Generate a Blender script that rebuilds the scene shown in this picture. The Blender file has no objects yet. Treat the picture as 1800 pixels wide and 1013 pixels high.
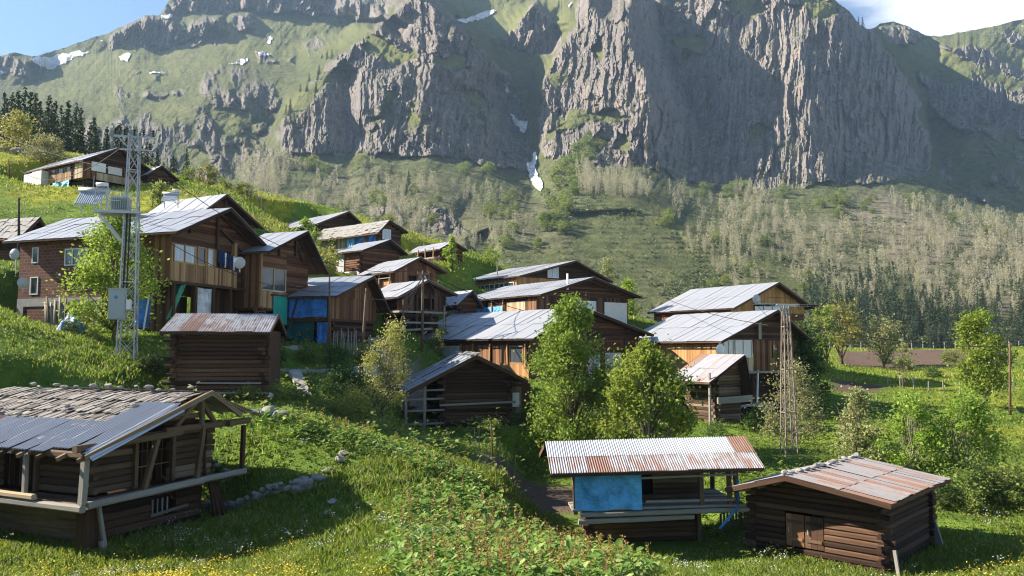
import bpy, bmesh, math, random
import numpy as np
from mathutils import Vector, Matrix
from mathutils.geometry import delaunay_2d_cdt

# ------------------------------------------------------------------ camera, sky, sun, exposure
SC = bpy.context.scene
COL = SC.collection
R = math.radians
random.seed(7)
RNG = np.random.default_rng(11)

FOC = 1400.0                       # focal length in pixels of the 1800 px wide photograph
PITCH = math.atan(104.0 / FOC)
CP, SP = math.cos(PITCH), math.sin(PITCH)
cam_data = bpy.data.cameras.new('camera')
cam_data.sensor_width = 36.0
cam_data.lens = 36.0 * FOC / 1800.0
cam_data.clip_start = 0.2
cam_data.clip_end = 8000.0
cam = bpy.data.objects.new('camera', cam_data)
COL.objects.link(cam)
cam.location = (0, 0, 0)
cam.rotation_euler = (R(90) + PITCH, 0, 0)
SC.camera = cam

SUN_AZ, SUN_EL = -80.0, 33.0
world = bpy.data.worlds.new('World')
SC.world = world
world.use_nodes = True
_nt = world.node_tree
_bg = _nt.nodes['Background']
_sky = _nt.nodes.new('ShaderNodeTexSky')
_sky.sky_type = 'NISHITA'
_sky.sun_disc = False
_sky.sun_elevation = R(SUN_EL)
_sky.sun_rotation = R(SUN_AZ)
_sky.altitude = 1500
_sky.air_density = 1.0
_sky.dust_density = 0.1
_sky.ozone_density = 2.5
# thin clouds, as a function of the direction of the sky only
_tc = _nt.nodes.new('ShaderNodeTexCoord')
_sep = _nt.nodes.new('ShaderNodeSeparateXYZ')
_nt.links.new(_tc.outputs['Generated'], _sep.inputs[0])
def _m(op, a, b=None, c=None, nt=_nt):
    n = nt.nodes.new('ShaderNodeMath'); n.operation = op
    for k, v in enumerate((a, b, c)):
        if v is None: continue
        if isinstance(v, (int, float)): n.inputs[k].default_value = v
        else: nt.links.new(v, n.inputs[k])
    return n.outputs[0]
_mp = _nt.nodes.new('ShaderNodeMapping'); _mp.inputs['Scale'].default_value = (5.0, 5.0, 11.0)
_nt.links.new(_tc.outputs['Generated'], _mp.inputs[0])
_nz = _nt.nodes.new('ShaderNodeTexNoise'); _nz.inputs['Scale'].default_value = 1.0
_nz.inputs['Detail'].default_value = 6; _nz.inputs['Roughness'].default_value = 0.55
_nt.links.new(_mp.outputs[0], _nz.inputs['Vector'])
# cloud bank lies to the right of the view (x > 0.3), clear blue at left
_side = _m('MULTIPLY', _m('SUBTRACT', _sep.outputs['X'], 0.22), 1.6)
_side = _m('MINIMUM', _m('MAXIMUM', _side, -0.35), 0.34)
# the bank hangs low over the ridge ahead; the rest of the sky is clear
_low = _m('MULTIPLY', _m('SUBTRACT', 0.42, _sep.outputs['Z']), 4.0)
_low = _m('MINIMUM', _m('MAXIMUM', _low, -1.0), 0.0)
_fwd = _m('MULTIPLY', _m('SUBTRACT', _sep.outputs['Y'], 0.55), 3.0)
_fwd = _m('MINIMUM', _m('MAXIMUM', _fwd, -1.0), 0.0)
_cov = _m('ADD', _m('ADD', _nz.outputs['Fac'], _side), _m('ADD', _low, _fwd))
_mr = _nt.nodes.new('ShaderNodeMapRange'); _mr.interpolation_type = 'SMOOTHSTEP'
_mr.inputs['From Min'].default_value = 0.56; _mr.inputs['From Max'].default_value = 0.80
_nt.links.new(_cov, _mr.inputs['Value'])
_mix = _nt.nodes.new('ShaderNodeMix'); _mix.data_type = 'RGBA'
_nt.links.new(_mr.outputs[0], _mix.inputs['Factor'])
_nt.links.new(_sky.outputs[0], _mix.inputs['A'])
_mix.inputs['B'].default_value = (6.0, 6.2, 6.6, 1)
_nt.links.new(_mix.outputs['Result'], _bg.inputs['Color'])
_bg.inputs['Strength'].default_value = 0.065

TOSUN = Vector((math.sin(R(SUN_AZ)) * math.cos(R(SUN_EL)), math.cos(R(SUN_AZ)) * math.cos(R(SUN_EL)), math.sin(R(SUN_EL))))
sun_l = bpy.data.lights.new('sun', 'SUN')
sun_l.energy = 5.0
sun_l.angle = R(0.5)
sun_l.color = (1.0, 0.91, 0.77)
sun = bpy.data.objects.new('sun', sun_l)
sun.rotation_euler = TOSUN.to_track_quat('Z', 'Y').to_euler()
sun.location = (-60, 30, 80)
COL.objects.link(sun)

SC.view_settings.view_transform = 'Standard'
SC.view_settings.look = 'None'
SC.view_settings.gamma = 1
SC.view_settings.use_curve_mapping = False
SC.view_settings.exposure = 1.62
SC.render.engine = 'CYCLES'
SC.cycles.max_bounces = 5
SC.cycles.diffuse_bounces = 3
SC.cycles.glossy_bounces = 2
SC.cycles.transmission_bounces = 3
SC.cycles.transparent_max_bounces = 4
SC.cycles.volume_bounces = 0
SC.cycles.sample_clamp_indirect = 4
SC.cycles.use_denoising = True
SC.cycles.filter_width = 1.15

# ------------------------------------------------------------------ projection helpers (photo pixel + depth -> metres)
def P(px, py, Y):
    a = (px - 900.0) / FOC; b = (506.5 - py) / FOC
    dy = CP - b * SP; dz = SP + b * CP
    return Vector((a * Y / dy, Y, dz * Y / dy))
def xz_of(px, py, Y):
    b = (506.5 - py) / FOC
    dy = CP - b * SP
    return (px - 900.0) / FOC * Y / dy, (SP + b * CP) * Y / dy
def pix(x, y, z):
    fw = y * CP + z * SP; up = -y * SP + z * CP
    return 900 + FOC * x / fw, 506.5 - FOC * up / fw

# ------------------------------------------------------------------ numpy noise
def _hash(ix, iy, iz, seed):
    h = (ix.astype(np.int64) * 374761393 + iy.astype(np.int64) * 668265263 + iz.astype(np.int64) * 2147483647 + seed * 974634777) & 0xFFFFFFFF
    h = ((h ^ (h >> 13)) * 1274126177) & 0xFFFFFFFF
    h = ((h ^ (h >> 16)) * 2246822519) & 0xFFFFFFFF
    h = h ^ (h >> 15)
    return (h & 0xFFFFFF).astype(np.float64) / float(0xFFFFFF)
def vnoise(x, y, seed=0):
    x = np.asarray(x, float); y = np.asarray(y, float)
    ix = np.floor(x); iy = np.floor(y); fx = x - ix; fy = y - iy
    fx = fx * fx * fx * (fx * (fx * 6 - 15) + 10); fy = fy * fy * fy * (fy * (fy * 6 - 15) + 10)
    z = np.zeros_like(ix)
    a = _hash(ix, iy, z, seed); b = _hash(ix + 1, iy, z, seed); c = _hash(ix, iy + 1, z, seed); d = _hash(ix + 1, iy + 1, z, seed)
    return (a + (b - a) * fx) * (1 - fy) + (c + (d - c) * fx) * fy
def fbm(x, y, oct=5, seed=0, gain=0.5, lac=2.03):
    s = 0.0; a = 1.0; t = 0.0
    for k in range(oct):
        s = s + a * (vnoise(x, y, seed + k * 17) * 2 - 1); t += a
        x = x * lac + 13.7; y = y * lac + 7.3; a *= gain
    return s / t
def ridged(x, y, oct=5, seed=0, gain=0.55):
    s = 0.0; a = 1.0; t = 0.0
    for k in range(oct):
        n = 1 - np.abs(vnoise(x, y, seed + k * 31) * 2 - 1)
        s = s + a * n; t += a
        x = x * 2.07 + 3.1; y = y * 2.07 + 9.2; a *= gain
    return s / t * 2 - 1
def worley(x, y, seed=0):
    """nearest cell of a jittered lattice: a random value for the cell, the offset from its centre, distance to the border"""
    ix = np.floor(x); iy = np.floor(y); z = np.zeros_like(ix); d1 = np.full(x.shape, 9.0); d2 = np.full(x.shape, 9.0); r = np.zeros(x.shape); ox = np.zeros(x.shape); oy = np.zeros(x.shape)
    for a in (-1, 0, 1):
        for b in (-1, 0, 1):
            cx = ix + a; cy = iy + b; qx = cx + _hash(cx, cy, z, seed); qy = cy + _hash(cx, cy, z, seed + 1); d = (x - qx) ** 2 + (y - qy) ** 2; n = d < d1
            d2 = np.where(n, d1, np.minimum(d2, d)); d1 = np.where(n, d, d1); r = np.where(n, _hash(cx, cy, z, seed + 2), r); ox = np.where(n, x - qx, ox); oy = np.where(n, y - qy, oy)
    return r, ox, oy, np.sqrt(d2) - np.sqrt(d1)
def sstep(a, b, x):
    t = np.clip((x - a) / (b - a), 0, 1); return t * t * (3 - 2 * t)
def poly_mask(px, py, poly, soft=6.0):
    """1 inside the polygon, falling to 0 over 'soft' pixels outside (signed distance)."""
    px = np.asarray(px, float); py = np.asarray(py, float)
    inside = np.zeros(px.shape, bool); d2 = np.full(px.shape, 1e12)
    n = len(poly)
    for i in range(n):
        x0, y0 = poly[i]; x1, y1 = poly[(i + 1) % n]
        if y0 != y1:
            c = ((y0 > py) != (y1 > py)) & (px < (x1 - x0) * (py - y0) / (y1 - y0) + x0)
            inside ^= c
        ex, ey = x1 - x0, y1 - y0
        t = np.clip(((px - x0) * ex + (py - y0) * ey) / max(ex * ex + ey * ey, 1e-9), 0, 1)
        d2 = np.minimum(d2, (px - x0 - t * ex) ** 2 + (py - y0 - t * ey) ** 2)
    d = np.sqrt(d2) * np.where(inside, 1, -1)
    return sstep(-soft, soft, d)

# ------------------------------------------------------------------ mesh / object helpers
def raw_mesh(name, verts, faces_flat, face_sizes, mats=(), smooth=True):
    """verts (N,3), loop vertex indices flat, polygon sizes."""
    me = bpy.data.meshes.new(name)
    verts = np.asarray(verts, np.float32); fl = np.asarray(faces_flat, np.int32); fs = np.asarray(face_sizes, np.int32)
    me.vertices.add(len(verts)); me.vertices.foreach_set('co', verts.ravel())
    me.loops.add(len(fl)); me.loops.foreach_set('vertex_index', fl)
    me.polygons.add(len(fs))
    st = np.zeros(len(fs), np.int32); st[1:] = np.cumsum(fs)[:-1]
    me.polygons.foreach_set('loop_start', st)
    me.update(calc_edges=True)
    me.polygons.foreach_set('use_smooth', np.full(len(fs), smooth, bool))
    for m in mats: me.materials.append(m)
    return me
def link(name, me, parent=None, **props):
    o = bpy.data.objects.new(name, me); COL.objects.link(o)
    if parent is not None: o.parent = parent
    for k, v in props.items(): o[k] = v
    return o
def grid_faces(nr, nc):
    i = np.arange(nr - 1)[:, None] * nc + np.arange(nc - 1)[None, :]
    return np.stack([i, i + nc, i + nc + 1, i + 1], -1).reshape(-1)
def set_attr(me, name, vals):
    a = me.attributes.new(name, 'FLOAT', 'POINT'); a.data.foreach_set('value', np.asarray(vals, np.float32).ravel())
def thing(name, label, cat, loc=(0, 0, 0), rotz=0.0, group=None):
    o = bpy.data.objects.new(name, None); COL.objects.link(o)
    o.location = loc; o.rotation_euler = (0, 0, rotz); o.empty_display_size = 0.3
    o['label'] = label; o['category'] = cat
    if group: o['group'] = group
    return o
def tag(o, label, cat, group=None, kind=None):
    o['label'] = label; o['category'] = cat
    if group: o['group'] = group
    if kind: o['kind'] = kind
    return o
def dup(root, loc, rotz, scale=(1, 1, 1), label=None, group=None, tilt=(0, 0)):
    r = root.copy(); COL.objects.link(r); r.location = loc; r.rotation_euler = (tilt[0], tilt[1], rotz); r.scale = scale
    if label: r['label'] = label
    if group: r['group'] = group
    for ch in KIDS.get(root.name, []):
        c = ch.copy(); COL.objects.link(c); c.parent = r
    return r
KIDS = {}
# ------------------------------------------------------------------ materials
class NB:
    def __init__(self, name):
        self.m = bpy.data.materials.new(name); self.m.use_nodes = True
        self.nt = self.m.node_tree; self.b = self.nt.nodes['Principled BSDF']
        self.b.inputs['Roughness'].default_value = 0.8
        self.b.inputs['Specular IOR Level'].default_value = 0.25
    def n(self, t, **kw):
        n = self.nt.nodes.new(t)
        for k, v in kw.items(): setattr(n, k, v)
        return n
    def put(self, sock, v):
        if isinstance(v, (int, float)): sock.default_value = v
        elif isinstance(v, (tuple, list)):
            sock.default_value = tuple(v) + ((1,) if len(v) == 3 and len(sock.default_value) == 4 else ())
        else: self.nt.links.new(v, sock)
    def math(self, op, a, b=None, c=None, clamp=False):
        n = self.n('ShaderNodeMath', operation=op); n.use_clamp = clamp
        for k, v in enumerate((a, b, c)):
            if v is not None: self.put(n.inputs[k], v)
        return n.outputs[0]
    def mix(self, f, a, b, blend='MIX'):
        n = self.n('ShaderNodeMix', data_type='RGBA', blend_type=blend)
        self.put(n.inputs['Factor'], f); self.put(n.inputs['A'], a); self.put(n.inputs['B'], b)
        return n.outputs['Result']
    def ramp(self, v, stops):
        n = self.n('ShaderNodeValToRGB'); e = n.color_ramp.elements
        while len(e) < len(stops): e.new(0.5)
        for k, (p, c) in enumerate(stops): e[k].position = p; e[k].color = tuple(c) + (1,)
        self.put(n.inputs[0], v); return n.outputs['Color']
    def range(self, v, a, b, c=0.0, d=1.0, smooth=True):
        n = self.n('ShaderNodeMapRange'); n.interpolation_type = 'SMOOTHSTEP' if smooth else 'LINEAR'
        self.put(n.inputs['Value'], v); n.inputs['From Min'].default_value = a; n.inputs['From Max'].default_value = b
        n.inputs['To Min'].default_value = c; n.inputs['To Max'].default_value = d
        return n.outputs[0]
    def coord(self, kind='Object', scale=(1, 1, 1)):
        t = self.n('ShaderNodeTexCoord').outputs[kind]
        m = self.n('ShaderNodeMapping'); self.nt.links.new(t, m.inputs[0]); m.inputs['Scale'].default_value = scale
        return m.outputs[0]
    def noise(self, vec, scale=1.0, detail=4, rough=0.55):
        n = self.n('ShaderNodeTexNoise'); self.put(n.inputs['Vector'], vec)
        n.inputs['Scale'].default_value = scale; n.inputs['Detail'].default_value = detail; n.inputs['Roughness'].default_value = rough
        return n.outputs['Fac']
    def attr(self, name): return self.n('ShaderNodeAttribute', attribute_name=name).outputs['Fac']
    def island(self): return self.n('ShaderNodeNewGeometry').outputs['Random Per Island']
    def objrand(self): return self.n('ShaderNodeObjectInfo').outputs['Random']
    def bump(self, h, strength=0.4, dist=0.02):
        n = self.n('ShaderNodeBump'); self.put(n.inputs['Height'], h); n.inputs['Strength'].default_value = strength; n.inputs['Distance'].default_value = dist
        self.nt.links.new(n.outputs[0], self.b.inputs['Normal'])
    def col(self, c): self.put(self.b.inputs['Base Color'], c)
    def rough(self, v): self.put(self.b.inputs['Roughness'], v)
    def metal(self, v): self.put(self.b.inputs['Metallic'], v)

def mat_plain(name, c, rough=0.7, metal=0.0, var=0.25, spec=0.25):
    k = NB(name); v = k.coord('Object', (1, 1, 1))
    f = k.noise(v, 3.0, 5); c2 = tuple(x * (1 - var) for x in c); c3 = tuple(min(1, x * (1 + var)) for x in c)
    k.col(k.mix(f, c2, c3)); k.rough(rough); k.metal(metal); k.b.inputs['Specular IOR Level'].default_value = spec
    return k.m
def mat_wood(name, stops, streak=0.55, rough=0.85):
    """weathered timber; UV: u metres along the grain, v metres across; colour differs board by board"""
    k = NB(name)
    isl = k.island()
    uv = k.coord('UV', (0.9, 16.0, 1))
    off = k.n('ShaderNodeVectorMath', operation='ADD'); k.nt.links.new(uv, off.inputs[0])
    cmb = k.n('ShaderNodeCombineXYZ'); k.put(cmb.inputs[2], k.math('MULTIPLY', isl, 91.0)); k.put(cmb.inputs[0], k.math('MULTIPLY', isl, 37.0))
    k.nt.links.new(cmb.outputs[0], off.inputs[1])
    f = k.noise(off.outputs[0], 1.6, 6, 0.6)
    g = k.noise(k.coord('Object', (0.35, 0.35, 0.5)), 1.0, 3)
    t = k.math('ADD', k.math('MULTIPLY', isl, 0.55), k.math('ADD', k.math('MULTIPLY', f, streak), k.math('MULTIPLY', g, 0.35)))
    t = k.range(t, 0.38, 1.10, smooth=False)
    k.col(k.ramp(t, stops)); k.rough(rough)
    k.bump(f, 0.5, 0.012)
    return k.m
def mat_tin(name, base, rust, rusty, rustc=(0.165, 0.075, 0.048), metal=0.30, rough=0.42):
    """roof sheets; rust = share of run-off streaks, rusty = share of sheets rusted over. UV: u across the sheet, v down the slope"""
    k = NB(name)
    isl = k.island()
    cmb = k.n('ShaderNodeCombineXYZ'); k.put(cmb.inputs[0], k.math('MULTIPLY', isl, 53.0)); k.put(cmb.inputs[1], k.math('MULTIPLY', isl, 17.0))
    def uvn(sc, scale, det=5, ro=0.62):
        o = k.n('ShaderNodeVectorMath', operation='ADD'); k.nt.links.new(k.coord('UV', sc), o.inputs[0]); k.nt.links.new(cmb.outputs[0], o.inputs[1]); return k.noise(o.outputs[0], scale, det, ro)
    streak = uvn((9.0, 0.55, 1), 1.0); blot = uvn((1.2, 1.0, 1), 1.4, 6, 0.66)
    g = k.noise(k.coord('Object', (0.35, 0.35, 0.35)), 1.0, 4, 0.6)
    t = k.math('ADD', k.math('MULTIPLY', streak, 0.42), k.math('ADD', k.math('MULTIPLY', blot, 0.33), k.math('MULTIPLY', g, 0.25)))
    stain = k.range(t, 0.62 - rust * 0.26, 0.74 - rust * 0.22)
    sheet = k.math('MULTIPLY', k.range(isl, 1.0 - rusty - 0.002, 1.0 - rusty + 0.02), k.range(t, 0.34, 0.52, 0.25, 0.95))
    r = k.math('MAXIMUM', k.math('MULTIPLY', stain, min(0.92, 0.35 + rust)), sheet if rusty > 0 else 0.0)
    b2 = tuple(x * 0.9 for x in base)
    c0 = k.mix(k.math('FRACT', k.math('MULTIPLY', isl, 7.31)), b2, base)
    c0 = k.mix(k.range(blot, 0.4, 0.75, 0, 0.4), c0, (0.30, 0.29, 0.29))
    r2 = (0.30, 0.165, 0.115)
    k.col(k.mix(r, c0, k.mix(blot, rustc, r2)))
    k.metal(k.math('MULTIPLY', k.math('SUBTRACT', 1.0, r), metal)); k.rough(k.math('ADD', k.range(r, 0, 1, rough, 0.85), k.range(blot, 0.3, 0.7, -0.06, 0.10)))
    k.b.inputs['Specular IOR Level'].default_value = 0.4
    k.bump(k.math('ADD', blot, k.noise(k.coord('Object', (1.6, 1.6, 1.6)), 1.0, 2)), 0.4, 0.04)
    return k.m
def mat_leaf(name, a, b, c=None, trans=0.35, cut=0.0):
    k = NB(name)
    isl = k.island(); rnd = k.objrand()
    g = k.noise(k.coord('Object', (1, 1, 1)), 0.8, 2)
    t = k.math('ADD', k.math('MULTIPLY', isl, 0.65), k.math('MULTIPLY', g, 0.45))
    col = k.mix(t, a, b)
    if c is not None: col = k.mix(k.range(isl, 0.82, 0.9), col, c)
    hv = k.n('ShaderNodeHueSaturation'); k.put(hv.inputs['Color'], col)
    k.put(hv.inputs['Hue'], k.range(rnd, 0, 1, 0.485, 0.512, False)); k.put(hv.inputs['Value'], k.range(k.math('FRACT', k.math('MULTIPLY', rnd, 5.3)), 0, 1, 0.8, 1.2, False))
    k.col(hv.outputs[0]); k.rough(0.55); k.b.inputs['Specular IOR Level'].default_value = 0.3
    tr = k.n('ShaderNodeBsdfTranslucent'); k.put(tr.inputs['Color'], hv.outputs[0])
    mx = k.n('ShaderNodeMixShader'); mx.inputs[0].default_value = trans
    k.nt.links.new(k.b.outputs[0], mx.inputs[1]); k.nt.links.new(tr.outputs[0], mx.inputs[2])
    k.nt.links.new(mx.outputs[0], k.nt.nodes['Material Output'].inputs['Surface'])
    return k.m

M = {}
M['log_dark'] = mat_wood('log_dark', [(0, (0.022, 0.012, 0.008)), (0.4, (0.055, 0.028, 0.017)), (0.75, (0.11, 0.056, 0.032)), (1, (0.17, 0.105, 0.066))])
M['log_red'] = mat_wood('log_red', [(0, (0.04, 0.018, 0.010)), (0.45, (0.105, 0.045, 0.023)), (0.8, (0.19, 0.088, 0.045)), (1, (0.26, 0.15, 0.09))])
M['log_old'] = mat_wood('log_old', [(0, (0.035, 0.022, 0.014)), (0.4, (0.10, 0.062, 0.038)), (0.7, (0.17, 0.115, 0.07)), (1, (0.27, 0.21, 0.15))])
M['plank_tan'] = mat_wood('plank_tan', [(0, (0.12, 0.06, 0.03)), (0.4, (0.28, 0.16, 0.08)), (0.8, (0.42, 0.26, 0.135)), (1, (0.5, 0.34, 0.2))])
M['plank_gold'] = mat_wood('plank_gold', [(0, (0.30, 0.15, 0.055)), (0.5, (0.46, 0.25, 0.10)), (1, (0.56, 0.34, 0.16))], streak=0.35)
M['plank_pale'] = mat_wood('plank_pale', [(0, (0.28, 0.19, 0.11)), (0.5, (0.46, 0.35, 0.22)), (1, (0.6, 0.5, 0.36))], streak=0.4)
M['plank_brown'] = mat_wood('plank_brown', [(0, (0.06, 0.028, 0.015)), (0.5, (0.16, 0.075, 0.036)), (1, (0.30, 0.16, 0.085))])
M['grey_wood'] = mat_wood('grey_wood', [(0, (0.10, 0.085, 0.07)), (0.45, (0.24, 0.215, 0.185)), (0.8, (0.36, 0.335, 0.30)), (1, (0.48, 0.455, 0.41))])
M['shingle'] = mat_wood('grey_shingle', [(0, (0.07, 0.058, 0.05)), (0.45, (0.17, 0.15, 0.135)), (0.8, (0.27, 0.25, 0.225)), (1, (0.38, 0.36, 0.33))])
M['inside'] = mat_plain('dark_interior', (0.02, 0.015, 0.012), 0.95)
M['tin'] = mat_tin('galvanized_tin', (0.40, 0.41, 0.445), 0.14, 0.02)
M['tin_clean'] = mat_tin('clean_tin', (0.41, 0.42, 0.45), 0.03, 0.0)
M['tin_rust'] = mat_tin('rusty_tin', (0.44, 0.44, 0.46), 0.62, 0.06)
M['tin_rustier'] = mat_tin('rustier_tin', (0.44, 0.44, 0.46), 0.72, 0.16)
M['tin_striped'] = mat_tin('striped_tin', (0.37, 0.355, 0.35), 0.62, 0.36)
M['tin_patchy'] = mat_tin('patchy_tin', (0.35, 0.37, 0.41), 0.36, 0.03)
M['tin_white'] = mat_tin('pale_tin', (0.54, 0.55, 0.57), 0.06, 0.0, metal=0.2)
M['tin_brown'] = mat_tin('brown_rust_tin', (0.36, 0.30, 0.27), 0.8, 0.5)
M['white'] = mat_plain('white_paint', (0.72, 0.72, 0.70), 0.5, var=0.1)
M['offwhite'] = mat_plain('offwhite_panel', (0.62, 0.60, 0.55), 0.6, var=0.15)
M['metal'] = mat_plain('galvanized_steel', (0.42, 0.43, 0.44), 0.45, 0.5, 0.2, 0.5)
M['metal_rust'] = mat_plain('rusting_steel', (0.27, 0.22, 0.18), 0.7, 0.2, 0.35)
M['black'] = mat_plain('black_rubber', (0.02, 0.02, 0.02), 0.6)
M['cable'] = mat_plain('black_cable', (0.03, 0.03, 0.03), 0.7)
M['dish_grey'] = mat_plain('grey_dish_paint', (0.40, 0.41, 0.43), 0.5, var=0.1)
M['cabinet'] = mat_plain('grey_cabinet_paint', (0.34, 0.38, 0.37), 0.5, var=0.08)
M['concrete'] = mat_plain('concrete', (0.36, 0.34, 0.31), 0.9, var=0.3)
M['stone'] = mat_plain('field_stone', (0.27, 0.255, 0.235), 0.9, var=0.45)
M['stone_dark'] = mat_plain('slab_stone', (0.30, 0.285, 0.27), 0.9, var=0.4)
M['jeans'] = mat_plain('blue_denim', (0.03, 0.05, 0.13), 0.9, var=0.4)
M['teal'] = mat_plain('teal_sheet', (0.03, 0.33, 0.27), 0.6, var=0.2)
M['teal_dark'] = mat_plain('dark_teal_board', (0.02, 0.10, 0.10), 0.7, var=0.3)
M['red_cloth'] = mat_plain('red_flag', (0.5, 0.03, 0.03), 0.8)
M['bluepipe'] = mat_plain('blue_pipe', (0.05, 0.22, 0.55), 0.4, var=0.1)
M['bark'] = mat_plain('bark', (0.13, 0.10, 0.075), 0.95, var=0.5)
M['bark_pale'] = mat_plain('pale_bark', (0.30, 0.26, 0.20), 0.95, var=0.4)
M['bark_dark'] = mat_plain('dark_bark', (0.06, 0.045, 0.035), 0.95, var=0.4)

def mat_tarp(name, c, wave=6.0):
    k = NB(name); v = k.coord('Object', (1, 1, 1))
    f = k.noise(v, 1.6, 6, 0.65); f = k.range(f, 0.3, 0.7); k.col(k.mix(f, tuple(x * 0.6 for x in c), tuple(min(1, x * 1.3 + .02) for x in c)))
    k.rough(0.42); k.b.inputs['Specular IOR Level'].default_value = 0.4
    k.bump(k.math('ADD', k.noise(v, wave, 3, 0.5), k.noise(k.coord('Object', (2.5, 2.5, 9)), 1.4, 4, 0.6)), 0.8, 0.09)
    return k.m
M['tarp'] = mat_tarp('blue_tarp', (0.045, 0.21, 0.60))
M['tarp_light'] = mat_tarp('light_blue_tarp', (0.09, 0.38, 0.72))
M['tarp_aqua'] = mat_tarp('turquoise_tarp', (0.03, 0.42, 0.52))
M['tarp_green'] = mat_tarp('green_tarp', (0.03, 0.28, 0.16))
M['sheet_white'] = mat_tarp('white_sheet', (0.62, 0.64, 0.66))

def _brick():
    k = NB('brick'); uv = k.coord('UV', (1, 1, 1))
    b = k.n('ShaderNodeTexBrick'); k.put(b.inputs['Vector'], uv); b.inputs['Scale'].default_value = 1.0
    b.inputs['Brick Width'].default_value = 0.42; b.inputs['Row Height'].default_value = 0.2; b.inputs['Mortar Size'].default_value = 0.018
    b.inputs['Color1'].default_value = (0.20, 0.072, 0.044, 1); b.inputs['Color2'].default_value = (0.115, 0.046, 0.032, 1); b.inputs['Mortar'].default_value = (0.18, 0.145, 0.12, 1)
    f = k.noise(k.coord('Object'), 1.2, 5)
    k.col(k.mix(k.range(f, 0.45, 0.75, 0, 0.6), b.outputs['Color'], (0.10, 0.045, 0.03))); k.rough(0.9)
    k.bump(b.outputs['Fac'], -0.5, 0.02)
    return k.m
M['brick'] = _brick()
def _glass():
    k = NB('window_glass'); f = k.noise(k.coord('Object'), 1.3, 3)
    k.col(k.mix(f, (0.03, 0.035, 0.04), (0.10, 0.11, 0.12))); k.rough(0.08); k.b.inputs['Specular IOR Level'].default_value = 0.7
    return k.m
M['glass'] = _glass()
def _glass2():
    k = NB('curtained_glass'); f = k.noise(k.coord('Object', (9, 9, 1.2)), 1.0, 3)
    k.col(k.mix(f, (0.22, 0.26, 0.32), (0.62, 0.66, 0.70))); k.rough(0.12); k.b.inputs['Specular IOR Level'].default_value = 0.6
    return k.m
M['curtain'] = _glass2()
M['leaf_birch'] = mat_leaf('green_leaves', (0.15, 0.24, 0.028), (0.32, 0.43, 0.055), (0.40, 0.46, 0.10), 0.5)
M['leaf_pale'] = mat_leaf('pale_new_leaves', (0.20, 0.24, 0.09), (0.36, 0.37, 0.16), (0.42, 0.36, 0.15), 0.4)
M['leaf_yellow'] = mat_leaf('yellow_green_leaves', (0.24, 0.26, 0.06), (0.38, 0.38, 0.11), (0.42, 0.38, 0.11), 0.4)
M['leaf_dark'] = mat_leaf('dark_leaves', (0.045, 0.09, 0.02), (0.11, 0.18, 0.04), None, 0.4)
M['leaf_shrub'] = mat_leaf('shrub_leaves', (0.115, 0.17, 0.028), (0.25, 0.31, 0.06), (0.33, 0.33, 0.11), 0.45)
M['leaf_grey'] = mat_leaf('grey_twigs', (0.34, 0.31, 0.21), (0.52, 0.48, 0.34), (0.42, 0.44, 0.20), 0.4)
M['leaf_scrub'] = mat_leaf('scrub_leaves', (0.045, 0.065, 0.022), (0.13, 0.155, 0.05), (0.22, 0.21, 0.10), 0.3)
M['needle'] = mat_leaf('conifer_needles', (0.016, 0.034, 0.016), (0.045, 0.075, 0.028), None, 0.15)
M['needle_olive'] = mat_leaf('olive_needles', (0.05, 0.062, 0.026), (0.10, 0.11, 0.045), None, 0.15)
M['grass'] = mat_leaf('grass_blades', (0.105, 0.175, 0.02), (0.28, 0.36, 0.042), (0.42, 0.42, 0.10), 0.48)
M['dock'] = mat_leaf('broad_leaves', (0.11, 0.20, 0.03), (0.28, 0.39, 0.08), (0.40, 0.47, 0.15), 0.45)
M['seed'] = mat_leaf('brown_seed_spikes', (0.26, 0.18, 0.06), (0.40, 0.28, 0.09), (0.34, 0.36, 0.03), 0.3)
M['petal_yellow'] = mat_leaf('yellow_petals', (0.62, 0.50, 0.03), (0.75, 0.62, 0.06), None, 0.3)
M['petal_white'] = mat_leaf('white_petals', (0.62, 0.64, 0.55), (0.78, 0.78, 0.72), None, 0.3)
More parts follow.
